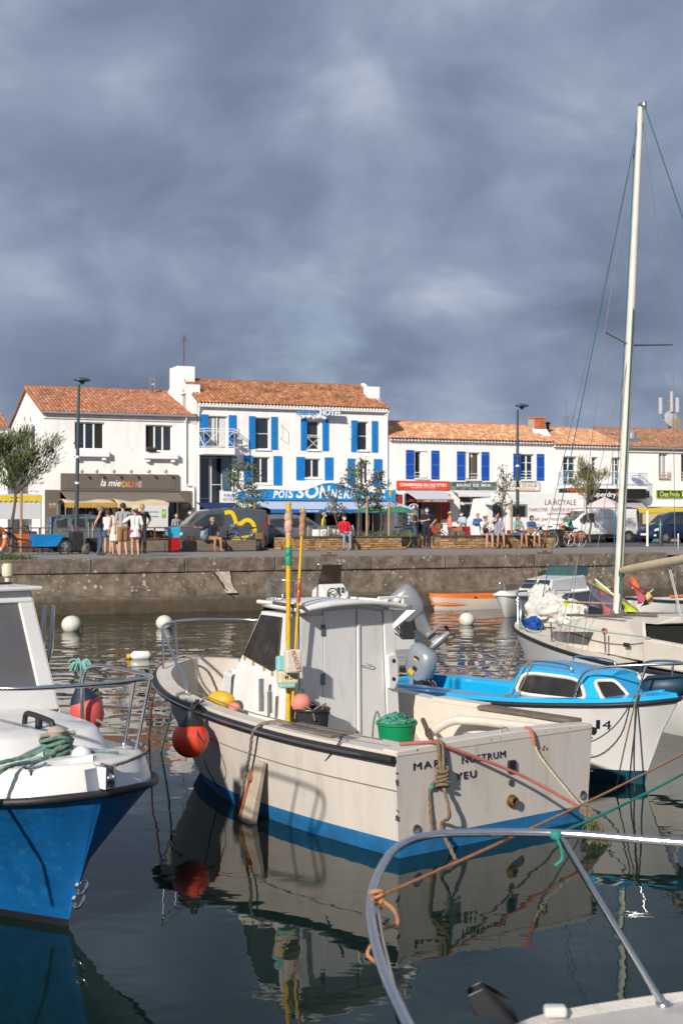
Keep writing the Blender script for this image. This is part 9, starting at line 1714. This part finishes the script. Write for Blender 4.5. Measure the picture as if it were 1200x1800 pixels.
def weeds(label, px, t, z, n, r_, m):
 b = MB(); rg = random.Random(px)
 for i in range(n): p = V((rg.gauss(0, r_), rg.gauss(0, r_ * 0.4), 0)); d = V((rg.gauss(0, 0.07), rg.gauss(0, 0.07), rg.uniform(0.05, 0.22))); b.quad(p, p + V((0.03, 0, 0.01)), p + d)
 o = b.build('weeds', m); place(o, (ts(px, t), t, z)); tag(o, label, 'weeds'); o['kind'] = 'stuff'
weeds('clump of weeds on the quay edge by the lifebuoy', 12, 0.4, 0.0, 500, 0.38, mat('weed_green', (0.06, 0.10, 0.03), 0.8)); weeds('green tuft growing from the quay wall face', 958, -0.1, -0.75, 260, 0.14, MAT['weed_green'])
# lamp posts, bollards, posts
def lamp(label, px, t, ytop, z0=0.0, lean=0.0, arm=0.0):
 zt = tz(px, ytop, t); o = thing('lamp_post', label, 'lamp post', (ts(px, t), t, z0), 0, 'tall street lamps', True); MB().tube([(0, 0, 0), (lean * 0.4, 0, zt * 0.4), (lean, 0, zt - 0.25)], [0.085, 0.075, 0.05], 12).build('post', M_lamp, o, 40)
 b = MB(); b.lathe([(0.05, -0.1), (0.10, 0.0), (0.30, 0.05), (0.28, 0.10), (0.12, 0.16), (0.0, 0.17)], (lean + arm, 0, zt - 0.15), 18, None, (1.15, 0.8, 1)); b.build('lamp_head', M_lamp, o, 40); b = MB(); b.lathe([(0.12, 0), (0.12, 0.35), (0.09, 0.4)], n=12); b.build('base', M_lamp, o, 40)
 for z in (2.6, 3.6): b = MB(); b.lathe([(0.082, z), (0.082, z + 0.08)], (lean * z / zt, 0, 0), 10); b.build('sticker', M_white, o)
 b = MB(); b.box(lean * 0.62 - 0.16, lean * 0.62 + 0.16, -0.04, 0.04, zt * 0.62, zt * 0.62 + 0.06); b.build('bracket', M_lamp, o)
lamp('tall dark lamp post in front of the bakery sign', 134, 9.0, 664, lean=0.11, arm=0.12); lamp('tall dark lamp post in front of the food truck', 909, 10.5, 710, arm=0.22)
def post(name, label, px, t, ytop, r_, m, band=None):
 zt = tz(px, ytop, t); o = thing(name, label, name.replace('_', ' '), (ts(px, t), t, 0), 0, None, True); MB().lathe([(r_, 0), (r_, zt - 0.02), (r_ * 0.8, zt), (0, zt)], n=12).build('shaft', m, o, 40); b = MB(); b.lathe([(r_ * 1.4, 0), (r_ * 1.4, 0.06)], n=12); b.build('foot', m, o)
 if band: b = MB(); b.lathe([(r_ * 1.05, zt - 0.30), (r_ * 1.05, zt - 0.20)], n=12); b.build('reflective_band', band, o)
M_bandg = mat('green_band', (0.02, 0.40, 0.16), 0.4)
post('bollard', 'dark bollard beside the old grey-green van', 90, 8.9, 908, 0.075, M_lamp, mat('blue_band', (0.05, 0.08, 0.4), 0.4)); post('white_post', 'white post in front of the white panel van', 1137, 10.4, 898, 0.05, M_white); post('bollard', 'dark bollard with green and violet bands by the navy car', 1160, 10.4, 912, 0.075, M_lamp, M_bandg); post('bollard', 'dark bollard beside the left end of the stone planter', 533, 9.0, 912, 0.075, M_lamp, MAT['blue_band']); post('steel_post', 'thin grey steel post near the stair head', 1191, 3.5, 938, 0.03, M_alu)
for px in (578, 957): o = thing('mooring_ring', 'rusty mooring plate on the quay edge %s' % ('below the woman in red' if px < 600 else 'below the seated row'), 'mooring ring', (ts(px, 0.6), 0.6, 0), 0, None, True); MB().box(-0.28, 0.28, -0.08, 0.08, 0.0, 0.04).build('plate', M_rust, o); b = MB(); b.tube([(0.06 * math.cos(a), 0.06 * math.sin(a), 0.09) for a in [2 * math.pi * k / 12 for k in range(12)]], 0.025, 5, True); b.build('ring', M_rust, o)
# market stalls
def stall(label, px0, px1, t, y0, cloth_m, val_m, depth=2.2, hump=0.18, back=None, n_scallop=16):
 s0_ = ts(px0, t); L = ts(px1, t) - s0_; z = tz((px0 + px1) / 2, y0, t); o = thing('market_stall', label, 'market stall', (s0_, t, -0.1), 0, None, True); z += 0.1
 b = MB(); b.grid(lambda i, j: (L * i, depth * j, z + hump * math.sin(math.pi * j) * (0.7 + 0.3 * math.cos(8 * i)) + 0.12), 20, 8); b.build('canopy', cloth_m, o, 60, solid=0.015); b = MB()
 for i in range(n_scallop): c = L * (i + 0.5) / n_scallop; hw_ = L / n_scallop / 2; b.prism([(c + hw_ * math.cos(a), -0.015, z - 0.06 - 0.08 * math.sin(a)) for a in [math.pi * k / 6 for k in range(7)]] + [(c - hw_, -0.015, z + 0.13), (c + hw_, -0.015, z + 0.13)], (0, 0.012, 0))
 b.build('valance', val_m, o)
 for x in (0.05, L - 0.05):
  for y in (0.03, depth - 0.05): MB().tube([(x, y, 0), (x, y, z + 0.1)], 0.025, 6).build('pole', M_alu, o)
 MB().box(0.15, L - 0.15, 0.4, depth - 0.4, 0.0, 0.85).build('counter', mat('stall_counter', (0.10, 0.055, 0.035), 0.8, var=0.4, scale=5), o)
 if back: MB().box(0.1, L - 0.1, depth - 0.03, depth, back[0], z).build('back_sheet', back[1], o)
 return o, L, z
M_cream = mat('cream_canopy', (0.60, 0.50, 0.32), 0.9, var=0.08, scale=2); M_ochre = mat('ochre_valance', (0.45, 0.27, 0.06), 0.9, var=0.15); M_sheet = mat('white_sheet', (0.55, 0.55, 0.57), 0.9, var=0.05); M_yel = mat('yellow_canopy', (0.66, 0.48, 0.03), 0.85, var=0.08)
stall('cream-canopied market stall in front of the bakery, nearer the lamp post', 114, 205, 22.5, 888, M_cream, M_ochre); o, L, z = stall('cream-canopied market stall with a white banner beside the bakery', 206, 297, 22.0, 888, M_cream, M_cream)
bn = MB().box(L * 0.28, L * 0.98, -0.04, -0.025, z - 1.25, z - 0.02).build('banner', mat('pale_banner', (0.6, 0.61, 0.60), 0.8, var=0.03), o); MB().box(L * 0.86, L * 0.94, -0.05, -0.041, z - 0.62, z - 0.2).build('green_label', mat('label_green', (0.16, 0.40, 0.05), 0.6), bn); ftext(bn, 'A', L * 0.872, L * 0.897, z - 0.45, z - 0.28, -0.052, M_white); ftext(bn, 'B', L * 0.903, L * 0.928, z - 0.45, z - 0.28, -0.052, M_white); 
for i in range(2): MB().box(L * 0.58, L * 0.80, -0.046, -0.041, z - 0.36 - i * 0.22, z - 0.30 - i * 0.22).build('print_line', mat('grey_print', (0.25, 0.27, 0.25), 0.7), bn)
o, L, z = stall('white-sheeted stall with yellow edging behind the left tamarisk', -70, 75, 14.0, 876, M_sheet, M_yel, 2.6, 0.1); MB().box(0.05, L - 0.05, 0.03, 0.05, z - 0.85, z - 0.1).build('front_sheet', M_sheet, o)
o, L, z = stall('yellow market stall with cream side sheets behind the navy car', 1122, 1215, 27.2, 898, M_yel, M_yel, 2.4, 0.12); MB().box(0.3, L - 0.2, 0.02, 0.05, 1.05, z - 0.05).build('front_sheet', mat('cream_sheet', (0.58, 0.45, 0.22), 0.9, var=0.1), o)
o = thing('parasol', 'pale pink parasol behind the white panel van', 'parasol', (ts(1062, 28), 28, 0), 0, None, True); MB().tube([(0, 0, 0), (0, 0, 2.2)], 0.025, 6).build('pole', M_alu, o); b = MB(); b.lathe([(1.3, 1.95), (0.7, 2.3), (0.02, 2.6)], n=8); b.build('canopy', mat('pale_pink_cloth', (0.6, 0.5, 0.48), 0.85), o, solid=0.01)
for i, (px, lab) in enumerate(((655, 'green parasol under the fishmonger awning, behind the tall tree'), (700, 'green parasol beside the postcard racks'))): o = thing('parasol', lab, 'parasol', (ts(px, 24), 24, -0.1), 0, None, True); MB().tube([(0, 0, 0), (0, 0, 1.95)], 0.025, 6).build('pole', M_alu, o); b = MB(); b.lathe([(1.15, 1.72), (0.6, 1.92), (0.02, 2.05)], n=8); b.build('canopy', mat('green_parasol', (0.03, 0.20, 0.10), 0.8), o, solid=0.01)
for i, px in enumerate((707, 722)): # postcard racks
 o = thing('postcard_rack', ('postcard rack beside the bearded man' if i else 'postcard rack next to the green parasol'), 'postcard rack', (ts(px, 25 + i), 25 + i, -0.1), 0, None, True); MB().tube([(0, 0, 0), (0, 0, 1.9)], 0.02, 6).build('pole', M_alu, o); rg = random.Random(i)
 for r_ in range(9):
  for c in range(3): cc = [rg.uniform(0.2, 0.6) for _ in range(3)]; MB().box(-0.28 + c * 0.19, -0.12 + c * 0.19, -0.16, -0.14, 0.3 + r_ * 0.18, 0.44 + r_ * 0.18).build('postcard', mat('card_%d' % ((r_ * 3 + c) % 6), [(0.6, 0.6, 0.6), (0.1, 0.25, 0.45), (0.5, 0.55, 0.6), (0.25, 0.35, 0.4), (0.6, 0.4, 0.2), (0.5, 0.5, 0.45)][(r_ * 3 + c) % 6], 0.5), o)
# barriers
for i, px in enumerate((541, 577)):
 o = thing('crowd_barrier', ('steel crowd barrier with a no-entry notice' if i == 0 else 'steel crowd barrier with taped white papers'), 'crowd barrier', (ts(px, 10.8), 10.8, -0.1), 0, None, True); L = ts(px + 35, 10.8) - ts(px, 10.8)
 MB().tube(spline([(0, 0, 0), (0, 0, 0.95), (0.1, 0, 1.06), (L - 0.1, 0, 1.06), (L, 0, 0.95), (L, 0, 0)], 4), 0.02, 6).build('frame', M_alu, o, 60); MB().tube([(0, 0, 0.25), (L, 0, 0.25)], 0.015, 6).build('rail', M_alu, o)
 for k in range(1, 9): MB().tube([(L * k / 9, 0, 0.25), (L * k / 9, 0, 1.06)], 0.009, 5).build('bar', M_alu, o)
 for k in range(2): MB().box(L * (0.2 + 0.4 * k), L * (0.55 + 0.36 * k), -0.04, -0.03, 0.55 + 0.08 * i * k, 0.92 + 0.08 * i * k).build('notice', M_white, o)
 if i == 0: b = MB(); b.tube([(L * 0.78 + 0.08 * math.cos(a), -0.045, 0.76 + 0.08 * math.sin(a)) for a in [2 * math.pi * k / 14 for k in range(14)]], 0.012, 5, True); b.build('prohibition_ring', M_darkred, o)
# luggage
def suitcase(label, loc, w, h, d, m, handle=0.4): o = thing('suitcase', label, 'suitcase', loc, 0.15, None, True); MB().box(-w / 2, w / 2, -d / 2, d / 2, 0.05, h).build('shell', m, o, None, 0.04); MB().box(-w * 0.35, w * 0.35, -d / 2 - 0.02, -d / 2 + 0.01, h * 0.15, h * 0.6).build('front_pocket', m, o, None, 0.015); b = MB(); b.tube([(-w * 0.2, d * 0.4, h - 0.02), (-w * 0.2, d * 0.4, h + handle), (w * 0.2, d * 0.4, h + handle), (w * 0.2, d * 0.4, h - 0.02)], 0.01, 5); b.build('handle', M_alu, o); [MB().lathe([(0.04, -0.015), (0.04, 0.015)], (x, 0, 0.04), 10, RX90).build('wheel', M_tyre, o) for x in (-w * 0.35, w * 0.35)]; return o
M_bagblk = mat('black_nylon', (0.02, 0.02, 0.022), 0.75, var=0.25, bump=0.4, bscale=12)
suitcase('tall black wheeled duffel bag by the cargo bike', at(134, 972.5), 0.46, 0.80, 0.36, M_bagblk, 0.22); suitcase('black trolley case with raised handle behind the navy-topped woman', at(161, 971.5), 0.38, 0.56, 0.26, M_bagblk, 0.58); suitcase('bright red suitcase standing by the timber wall', at(306, 971), 0.42, 0.56, 0.26, mat('red_shell', (0.42, 0.008, 0.014), 0.35, var=0.06), 0.05)
p = at(306, 971); o = thing('shopping_bag', 'cyan shopping bag standing on the red suitcase', 'bag', (p[0], p[1], 0.565), 0.1, None, True); b = MB(); b.add([(-0.20, -0.1, 0), (0.20, -0.1, 0), (0.20, 0.1, 0), (-0.20, 0.1, 0), (-0.24, -0.07, 0.38), (0.23, -0.07, 0.40), (0.23, 0.07, 0.38), (-0.24, 0.07, 0.37)], [(0, 1, 5, 4), (1, 2, 6, 5), (2, 3, 7, 6), (3, 0, 4, 7), (0, 3, 2, 1)]); b.build('bag', mat('cyan_bag', (0.02, 0.36, 0.58), 0.6, var=0.1, dirt=(0.2, 0.16, 0.08), dirt_amt=0.7, dscale=5), o)
def lump(name, label, cat, loc, r_, m, seed, amp=0.25): o = thing(name, label, cat, loc, 0.3, None, True); b = MB(); crumple(b, (0, 0, r_[2] * 0.95), r_, seed, amp, 20, 14); b.build('sack', m, o, 60); MB().tube(spline([(-r_[0] * 0.4, -r_[1], r_[2] * 1.2), (0, -r_[1] * 1.2, r_[2] * 2.0), (r_[0] * 0.4, -r_[1], r_[2] * 1.2)], 5), 0.012, 5).build('strap', m, o); return o
lump('backpack', 'patterned backpack at the foot of the black trolley case', 'backpack', at(152, 974), (0.16, 0.12, 0.2), mat('pattern_bag', (0.10, 0.09, 0.07), 0.8, var=0.7, scale=14), 2); lump('backpack', 'blue patterned backpack beside the seated blond woman', 'backpack', (ts(360, 7.7), 7.75, 0.44), (0.17, 0.13, 0.22), mat('blue_pattern_bag', (0.16, 0.22, 0.28), 0.8, var=0.8, scale=12), 4); lump('duffel_bag', 'black bags piled behind the timber wall', 'bag', (ts(285, 8.9), 8.9, 0.1), (0.45, 0.25, 0.25), M_bagblk, 5); lump('carrier_bag', 'white carrier bag beside the woman in red', 'bag', (ts(618, 8.3), 8.4, 0.57), (0.17, 0.1, 0.22), M_sheet, 6); lump('carrier_bag', 'pale blue bag beside the blue-jacketed woman', 'bag', (ts(946, 9.0), 9.0, 0.57), (0.22, 0.14, 0.10), mat('pale_blue_bag', (0.35, 0.5, 0.62), 0.7), 7); lump('handbag', 'black handbag on the lap of the floral-trousered woman', 'bag', (ts(853, 8.4), 8.40, 0.66), (0.17, 0.07, 0.11), M_bagblk, 8, 0.1)
p = (ts(931, 8.36), 8.36, 0.66); o = thing('paper_bag', 'brown paper bag held by the blue-jacketed woman', 'bag', p, 0.1, None, True); MB().box(-0.13, 0.13, -0.06, 0.06, 0, 0.26).build('bag', mat('kraft_paper', (0.34, 0.20, 0.09), 0.85), o, None, 0.01)
# lifebuoy on its post
o = thing('lifebuoy', 'orange lifebuoy with white bands on a post', 'lifebuoy', (ts(-4, 1.0), 1.0, 0), 0.5, None, True); b = MB(); b.tube([(0.30 * math.cos(a), 0, 0.62 + 0.36 * math.sin(a)) for a in [2 * math.pi * k / 28 for k in range(28)]], 0.075, 10, True); b.build('ring', mat('lifebuoy_orange', (0.60, 0.16, 0.05), 0.6), o, 60)
for a in (0.3, 1.9, 3.4, 5.0): b = MB(); b.tube([(0.30 * math.cos(a + d), 0, 0.62 + 0.36 * math.sin(a + d)) for d in (-0.13, 0, 0.13)], 0.079, 10); b.build('band', M_white, o, 60)
MB().box(-0.05, 0.05, 0.09, 0.15, 0, 1.2).build('post', M_white, o)
# orange-covered tables, sandwich boards, crates, banner, scooters
for i, (px, lab) in enumerate(((42, 'orange-covered cafe table behind the cargo bike handlebar'), (58, 'orange-covered cafe table nearer the old van'))): o = thing('cafe_table', lab, 'table', (ts(px, 13), 13, -0.1), 0, None, True); MB().box(-0.5, 0.5, -0.4, 0.4, 0.70, 0.75).build('table_top', mat('orange_cover', (0.62, 0.13, 0.02), 0.7), o, None, 0.01); MB().box(-0.5, 0.5, -0.41, -0.4, 0.42, 0.70).build('cloth_front', MAT['orange_cover'], o); [MB().tube([(x, y, 0), (x, y, 0.7)], 0.02, 6).build('leg', M_rust, o) for x in (-0.45, 0.45) for y in (-0.35, 0.35)]
for px, lab, m_ in ((824, 'red sandwich board near the stone wall', M_darkred), (833, 'white sandwich board near the stone wall', M_white), (803, 'terracotta menu board by the pale blue shirt', mat('terracotta_board', (0.45, 0.14, 0.06), 0.7))): o = thing('sandwich_board', lab, 'sign', (ts(px, 17), 17, -0.1), 0.1, None, True); [MB().prism([(-0.3, 0.25 * sg, 0), (0.3, 0.25 * sg, 0), (0.26, 0.02 * sg, 1.0), (-0.26, 0.02 * sg, 1.0)], (0, 0.02 * sg, 0)).build('panel', m_, o) for sg in (-1, 1)]
for px, lab, c in ((1118, 'blue crate under the yellow stall', (0.01, 0.12, 0.32)), (1130, 'red crate under the yellow stall', (0.55, 0.02, 0.02)), (1142, 'teal crate by the navy car', (0.02, 0.25, 0.3))): o = thing('crate', lab, 'crate', (ts(px, 26), 26, -0.1), 0.05, 'crates under the yellow stall', True); b = MB(); w = 0.3; b.box(-w, w, -0.2, 0.2, 0, 0.03); [b.box(*q) for q in ((-w, w, -0.2, -0.18, 0.03, 0.36), (-w, w, 0.18, 0.2, 0.03, 0.36), (-w, -w + 0.02, -0.18, 0.18, 0.03, 0.36), (w - 0.02, w, -0.18, 0.18, 0.03, 0.36))]; b.build('walls', mat('crate_' + lab[:4], c, 0.5), o); MB().box(-w - 0.01, w + 0.01, -0.21, 0.21, 0.33, 0.36).build('rim', mat('crate_' + lab[:4], c), o)
o = thing('banner', 'bright blue banner with a yellow emblem beside the red cannery sign', 'banner', (ts(686, 26), 26, 0), 0, None, True); MB().box(-0.32, 0.32, 0, 0.03, tz(686, 881, 26), tz(686, 861, 26)).build('cloth', mat('banner_blue', (0.005, 0.28, 0.62), 0.6), o); b = MB(); b.ell((0, -0.01, tz(686, 868, 26)), (0.10, 0.02, 0.22), 10, 8); b.build('emblem', M_yellow, o); MB().tube([(0.3, 0.03, 0), (0.3, 0.03, tz(686, 860, 26))], 0.03, 6).build('pole', M_alu, o)
def scooter(label, px, t, rot): 
 o = thing('scooter', label, 'scooter', (ts(px, t), t, -0.1), rot, None, True); [wheel(o, x, 0, 0.27, 0.11, -1) for x in (-0.6, 0.6)]; b = MB(); b.ell((-0.25, 0, 0.62), (0.5, 0.17, 0.20), 14, 10); b.build('body', M_blackp, o, 60); b = MB(); b.ell((-0.25, 0, 0.82), (0.40, 0.14, 0.07), 12, 8); b.build('seat', M_tyre, o, 60); MB().prism([(0.35, -0.16, 0.35), (0.52, -0.16, 0.35), (0.62, -0.12, 1.0), (0.5, -0.12, 1.0)], (0, 0.30, 0)).build('fairing', M_blackp, o, None, 0.04); b = MB(); b.tube([(0.6, 0, 0.27), (0.48, 0, 1.0)], 0.03, 6); b.tube([(0.42, -0.32, 1.05), (0.48, 0, 1.02), (0.42, 0.32, 1.05)], 0.018, 6); b.build('handlebar', M_blackp, o); b = MB(); b.ell((0.62, 0, 0.88), (0.06, 0.1, 0.09), 10, 8); b.build('headlight', M_lamp_w, o, 60)
scooter('black scooter beside the helmeted rider', 322, 17.0, 2.6); scooter('black scooter parked behind the end of the stone wall', 968, 13.0, 2.9)
